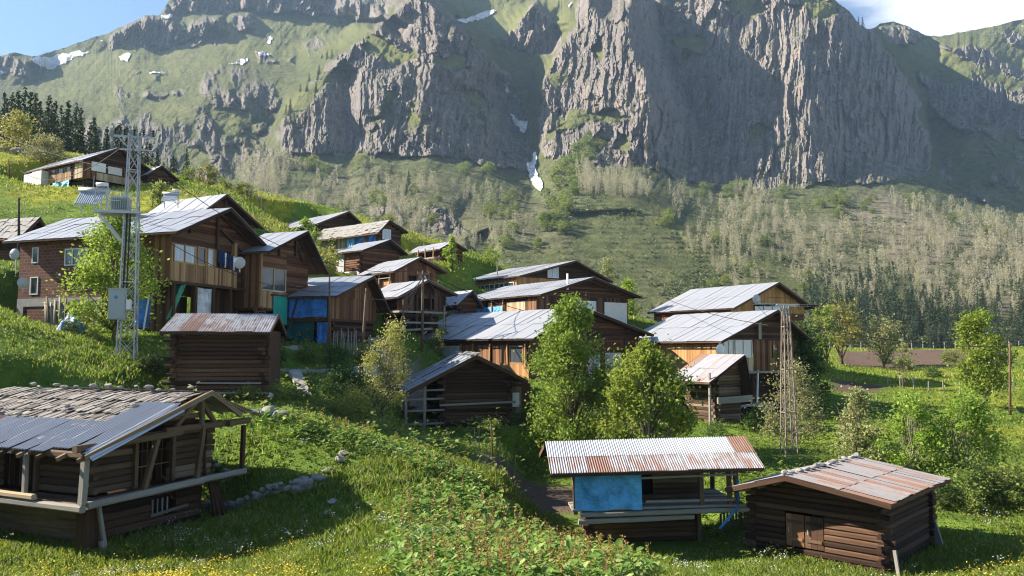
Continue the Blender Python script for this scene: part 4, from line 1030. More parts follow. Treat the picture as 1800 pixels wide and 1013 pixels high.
H.panel('R', H.W * .2, H.W * .95, H.h * .42, H.h * .66, 'plank', 'plank_pale', d=.08); H.panel('R', H.W * .12, H.W * .34, H.h * .7, H.h * 1.0, 'slab', 'white', d=.06, t=.04, name='white_board')
H.panel('R', H.W * .38, H.W * .6, H.h * .7, H.h * .95, 'slab', 'offwhite', d=.05, t=.04, name='board')
H.beams([((.4, -1.2, 0), (.9, -.4, H.h * .5))], 'grey_wood', 'prop', .1)
H = House('shed', 'small dark lean-to shed right of the high meadow house', 262, 305, 82, 50, 254, 304, 334, group='sheds of the hillside village', cat='shed')
H.ridge = 'y'; H.roof(H.W * .45, H.h + .9, 'tin', .4, .5, .4, .3); core(H, 0, H.h, mat='log_dark'); H.panel('R', 0, H.W, H.h, H.h + .9, 'log', 'log_dark', top=H.prof(H.W * .45, H.h + .9), name='gable_wall', t=.14, d=-.02)

# --- three houses under the crest
H = gable_house('crest_house', 'dark house with plain grey tin roof, directly behind the stone-roofed tarp house', 560, 392, 88, 48, 474, 634, 428, (606, 371), 'tin_clean', .2, o=(.7, .6, .8, .4))
core(H, 0, H.h, mat='log_dark'); H.sheet('L', H.L * .25, H.L * .5, 0, H.h * .6, 'tarp', d=.1, seed=4)
H = gable_house('tarp_house', 'plank house roofed with stone slabs, bright blue tarp hung over its porch', 668, 402, 79, 52, 562, 704, 446, (676, 388), 'stone_dark', .1, o=(.7, .6, .5, .4), rows=5, slab=True, sheet=.5)
core(H, 0, H.h, mat='log_dark', left=False); H.panel('L', H.L * .55, H.L * .97, -.2, H.h, 'plank', 'grey_wood', d=.04, t=.05); H.panel('L', 0, H.L * .55, -.2, H.h, 'plank', 'plank_brown', d=0, t=.05)
H.sheet('L', H.L * .04, H.L * .36, .3, H.h * .98, 'tarp', d=.12, sag=.16, seed=8); H.sheet('L', H.L * .37, H.L * .5, .1, H.h * .75, 'tarp_light', d=.16, sag=.2, seed=9); H.panel('L', H.L * .16, H.L * .2, .2, H.h, 'plank', 'plank_brown', d=.3)
H.window('R', H.W * .12, H.W * .5, H.h * .6, H.h * 1.0, cols=2, pane='curtain'); H.panel('R', 0, H.W, -.1, H.h * .5, 'plank', 'plank_brown', d=.06); H.panel('L', H.L * .97, H.L * 1.03, .2, H.h * .7, 'slab', 'tarp_aqua', d=.2, t=.03, name='sheet')
H = gable_house('log_barn', 'square log barn with a pale tin door panel, below the stone-roofed tarp house', 635, 440, 72, 50, 590, 701, 482, (678, 421), 'tin', .25, o=(.4, .5, .7, .3))
core(H, 0, H.h, mat='log_red'); H.ends((0, 0), 0, H.h, 'log_red'); H.panel('L', H.L * .64, H.L * .95, H.h * .1, H.h * .9, 'slab', 'tin_white', d=.06, t=.03, name='door_panel'); H.panel('L', .1, H.L * .6, -.7, .3, 'slab', 'offwhite', d=.12, t=.4, name='footing')
H = gable_house('balcony_house', 'small low house with an open balcony on the crest, left of the slim poplar', 775, 436, 84, 42, 722, 812, 462, (792, 424), 'tin', .1, o=(.5, .5, .5, .4), gkind='plank', gmat='plank_brown')
core(H, 0, H.h, mat='log_red', oL=[(H.L * .45, H.L * .65, H.h * .3, H.h * .85)]); H.hole('L', H.L * .45, H.L * .65, H.h * .3, H.h * .85, depth=.3); H.beams([((-.8, 0, .5), (-.8, H.L, .5)), ((-.8, 0, .5), (.1, 0, .5))], 'grey_wood', 'balcony_beam', .16); H.posts([(-.8, H.L * k, .5, H.h) for k in (.05, .3, .55, .8)], 'plank_tan', .1)
H = gable_house('rail_house', 'dark house with railed porch and orange panel, between square log barn and wire pole', 695, 474, 66, 42, 640, 768, 502, (731, 452), 'tin', .2, o=(.6, .6, .7, .4), gkind='plank', gmat='plank_brown')
core(H, -.6, H.h, mat='plank_brown', kind='plank', t=.06, oL=[(H.L * .2, H.L * .8, H.h * .45, H.h * .85)], oR=[(H.W * .3, H.W * .5, 0, H.h * .7)]); H.hole('L', H.L * .2, H.L * .8, H.h * .45, H.h * .85); H.hole('R', H.W * .3, H.W * .5, 0, H.h * .7, depth=.25)
H.panel('L', H.L * .1, H.L * .55, -.3, H.h * .4, 'plank', 'plank_gold', d=.1); H.beams([((-.3, H.L * .05, H.h * .5), (-.3, H.L * .9, H.h * .5)), ((-.3, H.L * .05, H.h * .72), (-.3, H.L * .9, H.h * .72))], 'grey_wood', 'rail', .07); H.posts([(-.3, H.L * k, 0, H.h) for k in (.08, .4, .72)], 'plank_tan', .1)
H.window('R', H.W * .6, H.W * .72, H.h * .3, H.h * .7, cols=1)
H = gable_house('open_barn', 'dark open-fronted barn with sagging patched roof behind the wire poles', 705, 516, 61, 42, 655, 782, 584, (742, 492), 'tin', .25, o=(.8, .7, .8, .4), gkind='plank', gmat='log_dark')
core(H, H.h * .55, H.h, mat='log_dark', kind='plank', t=.06, oL=[(H.L * .15, H.L * .7, H.h * .6, H.h * .95)], oR=[(H.W * .3, H.W * .75, H.h * .62, H.h * .9)]); core(H, 0, H.h * .5, 1.0, 1.0, mat='log_dark', oR=[(1.6, H.W * .8, 0, H.h * .4)])
H.hole('R', H.W * .3, H.W * .75, H.h * .62, H.h * .9); H.hole('R', 1.6, H.W * .8, 0, H.h * .4, d=-1); H.hole('L', H.L * .15, H.L * .7, H.h * .6, H.h * .95)
H.beams([((-.2, -.2, H.h * .53), (H.W, -.2, H.h * .53)), ((-.2, -.2, H.h * .53), (-.2, H.L, H.h * .53)), ((0, -.3, H.h * .25), (H.W, -.3, H.h * .25)), ((-.4, -.4, H.h * .04), (H.W * .6, -.6, H.h * .1))], 'grey_wood', 'beam', .15); H.posts([(H.W * k, -.1, 0, H.h) for k in (.02, .33, .66, .98)] + [(-.1, H.L * .5, 0, H.h)], 'log_dark', .14)
H.panel('L', H.L * .1, H.L * .5, .1, H.h * .35, 'hplank', 'plank_gold', d=.1, name='stacked_boards')

# --- house with white window row on the crest, and neighbours towards the middle
H = gable_house('window_row_house', 'wide house with white window row under grey tin roof, behind the spiky young tree', 908, 486, 82, 38, 804, 1060, 530, (1003, 458), 'tin_clean', .2, o=(.4, .6, 1.0, .5))
core(H, 0, H.h, mat='plank_gold', kind='plank', t=.06, oL=[(.4, H.L * .96, H.h * .38, H.h * .8)]); H.window('L', .4, H.L * .74, H.h * .40, H.h * .78, cols=9, rows=2, frame='offwhite'); H.panel('L', H.L * .77, H.L * .98, H.h * .35, H.h * .85, 'slab', 'white', d=.06, t=.05, name='white_panel')
H.window('R', H.W * .34, H.W * .46, H.h * 1.05, H.h * 1.5, cols=2, pane='curtain'); H.chimney(-.2 + H.r * .35, H.L * .6, H.h + .6, 1.6)
H = House('annex', 'low log annex with old tin roof left of the blue tarp row house', 806, 531, 69, 38, 752, 838, 562, group='sheds of the hillside village', cat='shed')
H.ridge = 'y'; H.roof(H.W * .6, H.h + .95, 'tin', .5, .4, .5, .4); core(H, 0, H.h, mat='log_red'); H.panel('R', 0, H.W, H.h, H.h + .95, 'log', 'log_dark', top=H.prof(H.W * .6, H.h + .95), name='gable_wall', t=.14, d=-.02); H.panel('L', .2, H.L * .8, .2, H.h * .55, 'hplank', 'plank_pale', d=.03); H.ends((0, 0), 0, H.h, 'log_dark')
H = gable_house('blue_panel_house', 'long tin-roofed house with blue tarp panels and white shutters under its eave', 944, 518, 66, 36, 812, 1104, 572, (1030, 487), 'tin', .25, o=(.45, .6, 1.1, .5), mats={0: M['tin']})
core(H, 0, H.h, mat='log_dark', kind='plank', t=.06); H.panel('L', 0, H.L * .12, .1, H.h * .85, 'plank', 'plank_brown', d=.08); H.panel('L', H.L * .13, H.L * .36, .1, H.h * .82, 'plank', 'plank_pale', d=.09, name='shutters')
for k in range(3): H.sheet('L', H.L * (.42 + k * .145), H.L * (.42 + k * .145 + .125), .2, H.h * .72, 'tarp_light', d=.06, sag=.05, seed=20 + k)
H.sheet('L', H.L * .86, H.L * 1.02, .1, H.h * .95, 'tarp', d=.35, sag=.3, seed=31); H.posts([(-.15, H.L * k, 0, H.h) for k in (.405, .55, .695, .845)], 'plank_tan', .09)
H.panel('R', H.W * .72, H.W * .98, H.h * .05, H.h * .85, 'slab', 'offwhite', d=.06, t=.05, name='pale_panel'); H.window('R', H.W * .42, H.W * .62, H.h * .4, H.h * .85, cols=2, pane='curtain'); H.beams([((H.W * .3, -.2, H.h * 1.2), (H.W * .3, -.2, H.h * 1.75))], 'white', 'board', .12)

H = gable_house('long_house', 'long pale-roofed house with orange window posts, directly behind the dark barn', 930, 592, 55, 43, 722, 1124, 668, (1014, 541), 'tin_clean', .35, o=(.55, .7, .9, .6))
core(H, 0, H.h, mat='log_dark', kind='plank', t=.06, oL=[(.5, H.L * .95, H.h * .35, H.h * .8)]); H.panel('L', 0, H.L, 0, H.h * .36, 'plank', 'plank_gold', d=.05); H.panel('L', 0, H.L, H.h * .82, H.h, 'hplank', 'log_dark', d=.02)
for a, b, p in ((.04, .14, 'glass'), (.16, .28, 'plank_brown'), (.30, .42, 'plank_brown'), (.44, .52, 'plank_brown')):
    if p == 'glass': H.window('L', H.L * a, H.L * b, H.h * .38, H.h * .78, cols=1, frame='plank_gold', pane='glass')
    else: H.panel('L', H.L * a, H.L * b, H.h * .37, H.h * .81, 'plank', p, d=.0)
H.posts([(-.1, H.L * k, H.h * .34, H.h * .84) for k in (.02, .15, .29, .43, .53, .72, .86)], 'plank_gold', .1)
H.window('L', H.L * .55, H.L * .71, H.h * .42, H.h * .78, cols=1, frame='offwhite', pane='curtain'); H.panel('L', H.L * .73, H.L * .83, .2, H.h * .8, 'plank', 'plank_pale', d=.07); H.window('L', H.L * .87, H.L * .93, H.h * .4, H.h * .75, cols=1, frame='offwhite')
H.window('R', H.W * .5, H.W * .6, H.h * .1, H.h * .55, cols=1, pane='curtain'); H.window('R', H.W * .66, H.W * .8, H.h * .05, H.h * .6, cols=2, pane='curtain'); H.chimney(.4, H.L * .72, H.h + .5, 1.9); H.panel('R', 0, H.W, 0, H.h, 'log', 'log_red', d=-.01)
LONGH = H

# --- houses at right
H = gable_house('orange_gable_house', 'house with orange plank gable and pale window band, behind the golden plank farmhouse', 1285, 540, 73, 32, 1150, 1414, 622, (1359, 496), 'tin_clean', .35, o=(.5, .6, .8, .5), gkind='plank', gmat='plank_gold', mats={0: M['tin']})
core(H, 0, H.h, mat='plank_gold', kind='plank', t=.06); H.window('R', H.W * .30, H.W * .78, H.h * .62, H.h * 1.12, d=.07, cols=4, frame='plank_tan', pane='curtain'); H.panel('R', 0, H.W, 0, H.h * .55, 'plank', 'plank_tan', d=.05); H.panel('R', H.W * .72, H.W * .98, 0, H.h * .9, 'log', 'plank_brown', d=.1); H.window('R', H.W * .55, H.W * .62, H.h * .1, H.h * .3, cols=1); H.panel('L', 0, H.L, 0, H.h * .95, 'hplank', 'log_red', d=.03)
H = gable_house('balcony_farmhouse', 'large two-storey farmhouse with golden plank wall, glazed corner and white satellite dish', 1262, 597, 57, 32, 1106, 1402, 742, (1353, 545), 'tin_clean', .3, o=(.55, .6, .85, .5))
zf = H.z_at(1262, 653, 0); core(H, 0, zf, 1.0, 1.2, mat='log_dark', oR=[(H.W * .3, H.W * .55, .2, zf * .8)])
H.panel('L', 0, H.L, zf, H.h, 'plank', 'plank_gold', d=0, t=.06); H.panel('L', 0, H.L, H.h - .35, H.h, 'hplank', 'log_red', d=.025, t=.05)
zg = zf + (H.h - zf) * .42
H.panel('R', 0, H.W * .42, zf, zg, 'plank', 'plank_pale', d=0, t=.06); H.window('R', .05, H.W * .18, zg + .05, H.h - .05, cols=3, pane='curtain', frame='offwhite'); H.window('R', H.W * .2, H.W * .40, zg + .05, H.h - .05, cols=2, pane='curtain', frame='offwhite')
H.panel('R', H.W * .42, H.W * .60, zf - .1, H.h, 'plank', 'log_red', d=.06, t=.06); H.panel('R', H.W * .60, H.W, zf - .1, H.h, 'plank', 'plank_brown', d=-.05, t=.06, openings=[(H.W * .66, H.W * .74, zf + .9, zf + 1.9)]); H.hole('R', H.W * .66, H.W * .74, zf + .9, zf + 1.9)
m = MB(); m.box(.02, H.W, .02, H.L, zf - .22, zf - .02); m.build('balcony_floor', 'log_dark', H.root); H.beams([((-.1, -.1, zf - .12), (H.W, -.1, zf - .12)), ((-.1, 0, zf - .12), (-.1, H.L, zf - .12))], 'grey_wood', 'beam', .16)
H.posts([(H.W * k, .1, 0, zf - .1) for k in (.02, .42, .75, 1)] + [(.1, H.L * .5, 0, zf)], 'log_dark', .16); H.beams([((H.W * .38, -.5, .1), (H.W * .46, -.1, zf))], 'white', 'prop', .1); H.beams([((0, -.7, zf * .3), (H.W * .6, -.7, zf * .33)), ((H.W * .35, -.9, zf * .22), (H.W * .9, -.6, zf * .28))], 'grey_wood', 'plank', .16)
m = MB(); m.beam((H.W * .47, -.3, H.h + .05), (H.W * .47, -.3, H.hr - .5), .3, .05, up=(0, 1, 0)); m.build('board', 'grey_wood', H.root); H.hole('R', H.W * .3, H.W * .55, .2, zf * .8, d=-1.2, depth=.3)
FARM = H
H = House('lean_to', 'weathered log lean-to with tin roof in front of the golden plank farmhouse', 1258, 655, 52, 32, 1206, 1300, 745, group='sheds of the hillside village', cat='shed')
core(H, 0, H.h, mat='log_old'); H.ends((0, 0), 0, H.h, 'log_old'); H.ridge = 'y'; H.roof(H.W * .9, H.h + 1.05, 'tin_rust', 1.3, .4, .7, .6); H.panel('R', 0, H.W, H.h, H.h + 1.0, 'log', 'log_red', top=H.prof(H.W * .9, H.h + 1.05), name='gable_wall', t=.12, d=-.02)
H.beams([((-.5, -.6, H.h * .42 + k * .09), (H.W * 1.1, -.8, H.h * .44 + k * .1)) for k in range(4)], 'grey_wood', 'stored_boards', .12); H.posts([(-1.0, -.4, 0, H.h)], 'grey_wood', .12)

# --- left: the brick and timber house with its gable
H = gable_house('brick_timber_house', 'big house with brick long wall and timber balcony hung with laundry', 301, 404, 46, 71, 36, 441, 590, (380, 366), 'tin_clean', .0, o=(.75, .55, 1.1, .6), gmat='log_red', rows=3, mats={0: M['tin_patchy']})
B_ = H; zf = H.z_at(300, 492, 0); zs = H.z_at(300, 460, 0); zt = H.z_at(300, 426, 0)
Lb = H.L * .42
sx = lambda px, py=450: (lambda t: t)(None)
H.panel('L', Lb, H.L, -.6, H.h, 'slab', 'brick', d=0, t=.25, openings=[(H.L * .525, H.L * .685, H.h * .70, H.h * .87), (H.L * .865, H.L * .91, H.h * .74, H.h * .9), (H.L * .86, H.L * .915, H.h * .42, H.h * .6)], name='brick_wall')
H.window('L', H.L * .53, H.L * .68, H.h * .705, H.h * .865, d=0, cols=3); H.window('L', H.L * .868, H.L * .907, H.h * .745, H.h * .895, d=0, cols=1); H.window('L', H.L * .862, H.L * .913, H.h * .425, H.h * .595, d=0, cols=1)
m = MB(); m.box8([(x, y, z) for z in (H.h * .30, H.h * .38) for y in (Lb, H.L) for x in (-.04, .0)]); m.box8([(x, y, z) for z in (-.6, H.h * .30) for y in (H.L * .955, H.L * 1.0) for x in (-.05, .0)]); m.box8([(x, y, z) for z in (-.6, H.h * .30) for y in (Lb, Lb + .45) for x in (-.05, 0)]); m.build('concrete_band', 'concrete', H.root)
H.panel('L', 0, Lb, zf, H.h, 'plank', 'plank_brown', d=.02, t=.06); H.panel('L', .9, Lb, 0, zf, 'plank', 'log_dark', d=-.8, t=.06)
# gable storey: boarded balcony with glazing
H.panel('R', 0, H.W * .74, zf, zs, 'plank', 'plank_tan', d=.06, t=.05); H.panel('R', H.W * .74, H.W, zf, H.h, 'hplank', 'log_dark', d=-.3)
H.panel('R', 0, H.W, zt + .02, H.h, 'hplank', 'log_dark', d=0, t=.08, top=None)
for a, b, c, p in ((.03, .27, 2, 'curtain'), (.30, .39, 1, 'glass'), (.42, .50, 1, 'curtain')): H.window('R', H.W * a, H.W * b, zs + .06, zt - .02, d=.06, cols=c, frame='plank_tan', pane=p)
H.panel('R', H.W * .5, H.W * .76, zs - .05, zt, 'plank', 'log_dark', d=-.15); H.posts([(H.W * .76, -.06, zf - .1, H.h - .1)], 'plank_tan', .28); H.posts([(H.W * k, -.05, zf, zt) for k in (.005, .285, .405, .515)], 'plank_tan', .1)
m = MB(); m.box(.0, H.W, -.1, 2.0, zf - .2, zf - .03); m.build('balcony_floor', 'log_dark', H.root)
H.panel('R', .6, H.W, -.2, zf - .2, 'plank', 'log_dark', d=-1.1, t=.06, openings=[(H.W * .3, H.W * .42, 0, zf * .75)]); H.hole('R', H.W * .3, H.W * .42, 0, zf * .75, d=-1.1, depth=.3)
H.posts([(H.W * k, .0, -.3, zf - .1) for k in (.05, .3, .52, .74)], 'log_dark', .16); H.sheet('R', H.W * .34, H.W * .52, .25, zf - .25, 'sheet_white', d=-.15, name='hanging_sheet', sag=.12, seed=41)
H.sheet('R', H.W * .10, H.W * .2, zf - .6, zf - .25, 'teal_dark', d=-.3, name='awning', sag=.05)
m = MB(); m.grid(lambda u, v: (.15 + .9 * v + .5 * (u - .5), .1 - .2 * v, .9 + (zf - 1.2) * v + .2 * u), 8, 8); m.build('green_tarp', 'tarp_green', H.root, smooth=True)
H.beams([((.1, -.12, H.h - .02), (H.r, -.12, H.hr - .15)), ((H.r, -.12, H.hr - .15), (H.W, -.12, H.h)), ((H.r, -.1, zt), (H.r, -.1, H.hr - .3)), ((H.r + .1, -.1, H.h + .7), (H.W * .86, -.1, zt + .2)), ((H.W * .2, -.1, H.h), (H.W * .2, -.1, H.h + .6))], 'log_dark', 'frame_beam', .16)
# --- second gable house beside it
H = gable_house('stair_house', 'narrower gable house with a balcony window and outside stair, right of the satellite dish', 458, 440, 52, 70, 414, 542, 606, (518, 406), 'tin_clean', -.1, o=(.6, .9, 1.1, .6), gmat='log_red')
zf = H.z_at(458, 540, 0); zs = H.z_at(458, 510, 0); zt = H.z_at(458, 484, 0)
core(H, 0, zf, .5, .6, mat='log_dark'); H.panel('L', 0, H.L, zf, H.h, 'plank', 'plank_brown', d=0, t=.06); H.panel('R', 0, H.W * .55, zf, zs, 'plank', 'plank_tan', d=.05, t=.05); H.panel('R', H.W * .5, H.W, zf, H.h, 'log', 'log_red', d=0, t=.14)
H.window('R', .12, H.W * .5, zs + .05, zt + .55, d=.04, cols=2, frame='plank_pale'); H.panel('R', 0, H.W * .52, zt + .6, H.h, 'hplank', 'log_red', d=.02); H.posts([(0.02, -.04, zf, H.h)], 'plank_tan', .16)
m = MB(); m.box(.0, H.W, -.05, H.L, zf - .2, zf - .03); m.build('balcony_floor', 'log_dark', H.root)
m = MB(); st = 11
for i in range(st): z = zf * (i + .5) / st; m.box(-.9 + i * .03, .1, -1.6 + 1.5 * i / st, -1.3 + 1.5 * i / st, z, z + .07)
m.beam((-.85, -1.7, .1), (-.6, 0, zf), .07, .25); m.beam((.1, -1.7, .1), (.1, 0, zf), .07, .25); m.build('stair', 'plank_brown', H.root)
H.beams([((H.r, -.1, H.h), (H.r, -.1, H.hr - .2)), ((H.r + .1, -.1, H.h + .9), (H.W * .85, -.1, H.h - .3)), ((H.r * .5, -.1, H.h - .2), (H.r * .5, -.1, H.h + .5))], 'log_dark', 'frame_beam', .15); H.posts([(H.W * k, 0, 0, zf) for k in (.1, .95)], 'log_dark', .16)
za, zb, zc_ = H.z_at(500, 557, H.W * .4), H.z_at(500, 521, H.W * .4), H.z_at(500, 596, H.W * .4)
H.panel('R', H.W * .24, H.W * .52, za - .5, zb, 'plank', 'teal', d=.16, t=.04, name='green_door'); H.sheet('R', H.W * .55, H.W * 1.08, za, zb, 'tarp', d=.14, sag=.09, seed=55)
H.panel('R', H.W * .56, H.W * 1.0, zc_, za - .18, 'slab', 'teal_dark', d=.05, t=.04, name='dark_green_board'); H.beams([((H.W * .2, -.14, zb + .03), (H.W * 1.08, -.14, zb + .05)), ((H.W * .54, -.15, za - .06), (H.W * 1.08, -.15, za - .05))], 'log_dark', 'beam', .11)
# --- low house with big blue tarps
H = gable_house('tarp_porch_house', 'low tin-roofed house faced with a wide blue tarp and a green door', 580, 519, 54, 71, 474, 662, 606, (645, 485), 'tin_patchy', -.2, o=(.5, .7, .8, .6), gkind='plank', gmat='plank_brown')
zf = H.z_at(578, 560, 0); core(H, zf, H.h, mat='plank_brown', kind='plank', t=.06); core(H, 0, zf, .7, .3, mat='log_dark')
H.sheet('L', .15, H.L * .72, zf + .1, H.h * .97, 'tarp', d=.05, sag=.05, seed=51); H.panel('L', H.L * .76, H.L * .97, zf * .5, H.h * .97, 'plank', 'teal', d=.08, name='green_door')
m = MB(); m.box(0, H.W, 0, H.L, zf - .18, zf); m.build('porch_floor', 'log_dark', H.root)
H.panel('L', H.L * .3, H.L * .72, .1, zf - .15, 'slab', 'teal_dark', d=-.3, t=.05, name='dark_green_board'); H.sheet('L', .0, H.L * .22, -.1, zf - .2, 'tarp', d=-.2, sag=.08, seed=52, name='blue_curtain'); H.posts([(-.1, H.L * k, 0, H.h) for k in (.0, .74)], 'plank_brown', .12); H.beams([((-.25, H.L * .62, zf - .6), (-.25, H.L * .5, H.h * .95))], 'log_dark', 'prop', .09)
PORCH = H
# --- dark gable behind the brick house
H = gable_house('back_gable_house', 'dark-gabled house behind the big brick house, white windows at its right end', 330, 385, 62, 62, 240, 466, 420, (384, 341), 'tin_clean', -.5, o=(.5, .6, .9, .5), gmat='log_dark')
core(H, -1, H.h, mat='log_dark'); H.window('R', H.W * .62, H.W * .97, H.h - 1.5, H.h - .75, d=.05, cols=4, pane='curtain'); H.panel('R', H.W * .55, H.W, -1, H.h - 1.5, 'slab', 'white', d=.02, t=.04, name='white_wall'); H.beams([((H.W * .45, -.1, H.h), (H.W * .45, -.1, H.hr - .2)), ((H.W * .15, -.1, H.h + .3), (H.W * .85, -.1, H.h + .3))], 'plank_brown', 'frame_beam', .14)
# --- low stone-roofed house at the left edge
H = gable_house('slate_house', 'low house roofed with dark stone slabs at the left edge', 34, 412, 58, 74, -120, 84, 470, (60, 384), 'stone_dark', .0, o=(.5, .5, .5, .4), slab=True, rows=6, sheet=.5); core(H, 0, H.h, mat='log_dark')
# ------------------------------------------------------------------ huts nearer the viewer
NG = 'old log huts below the village'
# --- hut with rusty corrugated roof under the big house
H = House('log_hut', 'dark log hut with rust-streaked corrugated roof, right of the tall lattice mast', 305, 580, 36, 8, 262, 470, 712, group=NG, cat='hut')
H.L = 4.2; H.ridge = 'x'; core(H, -.5, H.h, mat='log_dark'); H.ends((0, 0), -.5, H.h, 'log_dark', length=.4); H.ends((H.W - .2, 0), -.5, H.h, 'log_dark', length=.2)
H.roof(2.0, H.h + .72, 'tin_rustier', .5, .5, .45, .22, corr=True, rows=1, sheet=.8)
H.panel('R', 0, H.W, H.h - .16, H.h - .02, 'hplank', 'grey_wood', d=.12)
m = MB(); m.grid(lambda u, v: (1.35 + .75 * u, -.12 - .03 * math.sin(u * 8), .22 + .3 * v - .05 * math.sin(u * 6)), 10, 3); m.build('plastic_sheet', 'sheet_white', H.root, smooth=True)
m = MB(); m.grid(lambda u, v: (4.25 + .22 * u, -.14 - .03 * math.sin(u * 8), .3 + .26 * v * (1 - .4 * u)), 6, 3); m.build('plastic_sheet', 'sheet_white', H.root, smooth=True)
H.beams([((-.3, -.18, .55), (H.W + .1, -.18, .5)), ((1.1, -.2, .98), (H.W - .2, -.2, .95))], 'grey_wood', 'ledge', .07)
HUT = H
# --- dark barn in the middle, gable to the viewer, open porch on its left
H = House('dark_barn', 'dark log barn with loose ridge stones and shelved porch, before the long pale-roofed house', 778, 657, 46.5, 14, 744, 897, 754, group=NG, cat='barn')
H.L = 6.5; px_ = 2.1; H.W0 = H.W
core(H, -.4, H.h, mat='log_dark'); H.ends((0, 0), -.4, H.h, 'log_dark', length=.3); H.ends((H.W - .2, 0), -.4, H.h, 'log_dark', length=.3)
r = H.solve(H.X, 834); hr = H.z_at(834, 628, r, -.6)
tp = H.prof(r, hr, H.h - .1); H.panel('R', 0, H.W, H.h, hr, 'log', 'log_dark', d=-.02, t=.16, top=tp, name='gable_wall')
H.roof(r, hr, 'tin_patchy', 2.2, .9, .7, .4, h_right=H.h - .1, rows=3, sheet=.7, slab=True, mats={1: M['stone_dark']}, under='log_dark')
H.posts([(-px_, -.1, -.3, H.h - .75), (-px_, 2.2, -.3, H.h - .75), (-px_ * .5, -.1, -.3, H.h - .3)], 'grey_wood', .14)
for z in (.3, 1.05, 1.7, 2.2):
    if z < H.h - .9: H.beams([((-px_ - .1, -.1, z), (.1, -.1, z + .05))], 'grey_wood', 'shelf', .1)
H.beams([((-.2, -.25, H.h * .43), (H.W + .25, -.25, H.h * .47))], 'grey_wood', 'ledge', .13, logs=True)
m = MB(); m.box(-px_, 0, .2, 3.5, .22, .3); m.build('porch_floor', 'grey_wood', H.root)
H.panel('L', 0, 3.5, -.4, H.h * .3, 'hplank', 'log_old', d=px_ + .02)
H.door('R', H.W + .35, H.W + 1.0, .4, 2.3, 'log_old', d=-1.2); m = MB(); m.box(H.W, H.W + 1.6, 1.3, 3.5, -.4, 2.5); m.build('side_room', 'log_dark', H.root); m = MB(); m.beam((H.W + .62, 1.1, 1.1), (H.W + .62, 1.1, 1.95), .42, .05, up=(0, 1, 0)); m.build('white_board', 'white', H.root)
BARN = H
# --- hut with blue tarp and long rusty roof
H = House('porch_hut', 'leaning hut with long streaked corrugated roof and a blue tarp drawn across its porch', 1012, 820, 29, 2, 960, 1238, 970, group=NG, cat='hut', tilt=(0, -R(1.3)))
H.L = 3.6; zf = H.h * .50; Wp = H.solve(H.X, 1302); H.ridge = 'x'
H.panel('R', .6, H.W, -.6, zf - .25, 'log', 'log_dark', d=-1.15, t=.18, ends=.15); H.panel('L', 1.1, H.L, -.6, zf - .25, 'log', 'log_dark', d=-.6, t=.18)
m = MB(); m.box(H.W - .18, H.W, 1.2, H.L, -.6, zf - .25); m.box(.7, H.W, H.L - .15, H.L - .01, -.6, H.h); m.build('rear_wall', 'log_dark', H.root)
H.panel('R', .3, H.W, zf, H.h + .3, 'log', 'log_old', d=-1.15, t=.16, openings=[(H.W * .50, H.W * .66, zf + .1, zf + 1.45)], ends=.2); H.hole('R', H.W * .50, H.W * .66, zf + .1, zf + 1.45, d=-1.2, depth=.3); H.panel('L', 1.15, H.L, zf, H.h + .3, 'log', 'log_dark', d=-.3, t=.16)
H.panel('L', 1.2, H.L, zf, H.h + .3, 'log', 'log_old', d=-H.W + .05, t=.16, name='side_wall')
m = MB()
for k in range(7): m.log((-.1, .05 + k * .2, zf - .05), (Wp + .15, .05 + k * .2, zf - .05 + random.uniform(-.01, .01)), .19, .1)
for k in range(6): m.beam((H.W + .1, 1.5 + k * .33, zf - .05), (Wp, 1.5 + k * .33, zf - .05), .3, .07)
m.build('porch_floor', 'grey_wood', H.root)
H.beams([((.2, -.02, zf - .22), (Wp + .35, -.02, zf - .2)), ((.3, .6, zf - .28), (Wp + .1, .6, zf - .26)), ((.1, -.06, zf - .45), (Wp * .72, .1, zf - .43)), ((Wp - .15, -.1, zf - .15), (Wp - .15, H.L, zf - .15))], 'grey_wood', 'floor_beam', .17, logs=True)
H.posts([(.02, .05, zf - .2, H.h), (H.W * .985, .03, zf, H.h), (Wp - .1, .03, zf, H.h), (Wp - .35, .1, zf, H.h - .1), (Wp - .1, H.L - .4, zf, H.h), (Wp - .55, H.L - .2, zf, H.h), (H.W + .05, 1.0, -.5, zf)], 'log_old', .15)
H.beams([((H.W * .52, -.02, zf + 1.02), (Wp - .1, -.02, zf + 1.06)), ((H.W * .55, .02, zf + .18), (Wp, .02, zf + .16))], 'grey_wood', 'rail', .075); H.beams([((-.1, .05, H.h - .02), (Wp + .3, .05, H.h + .02)), ((-.1, 1.2, H.h + .3), (Wp + .3, 1.2, H.h + .3))], 'log_dark', 'roof_beam', .17, logs=True)
H.sheet('R', .0, H.W * .515, zf - .05, H.h - .02, 'tarp_light', d=.1, sag=.17, folds=4, seed=61)
old = H.W; H.W = Wp; ro = H.roof(1.45, H.h + .55, 'tin_rust', .55, .6, .95, .75, corr=True, rows=1, sheet=.82, sides=(1,), under='log_dark')
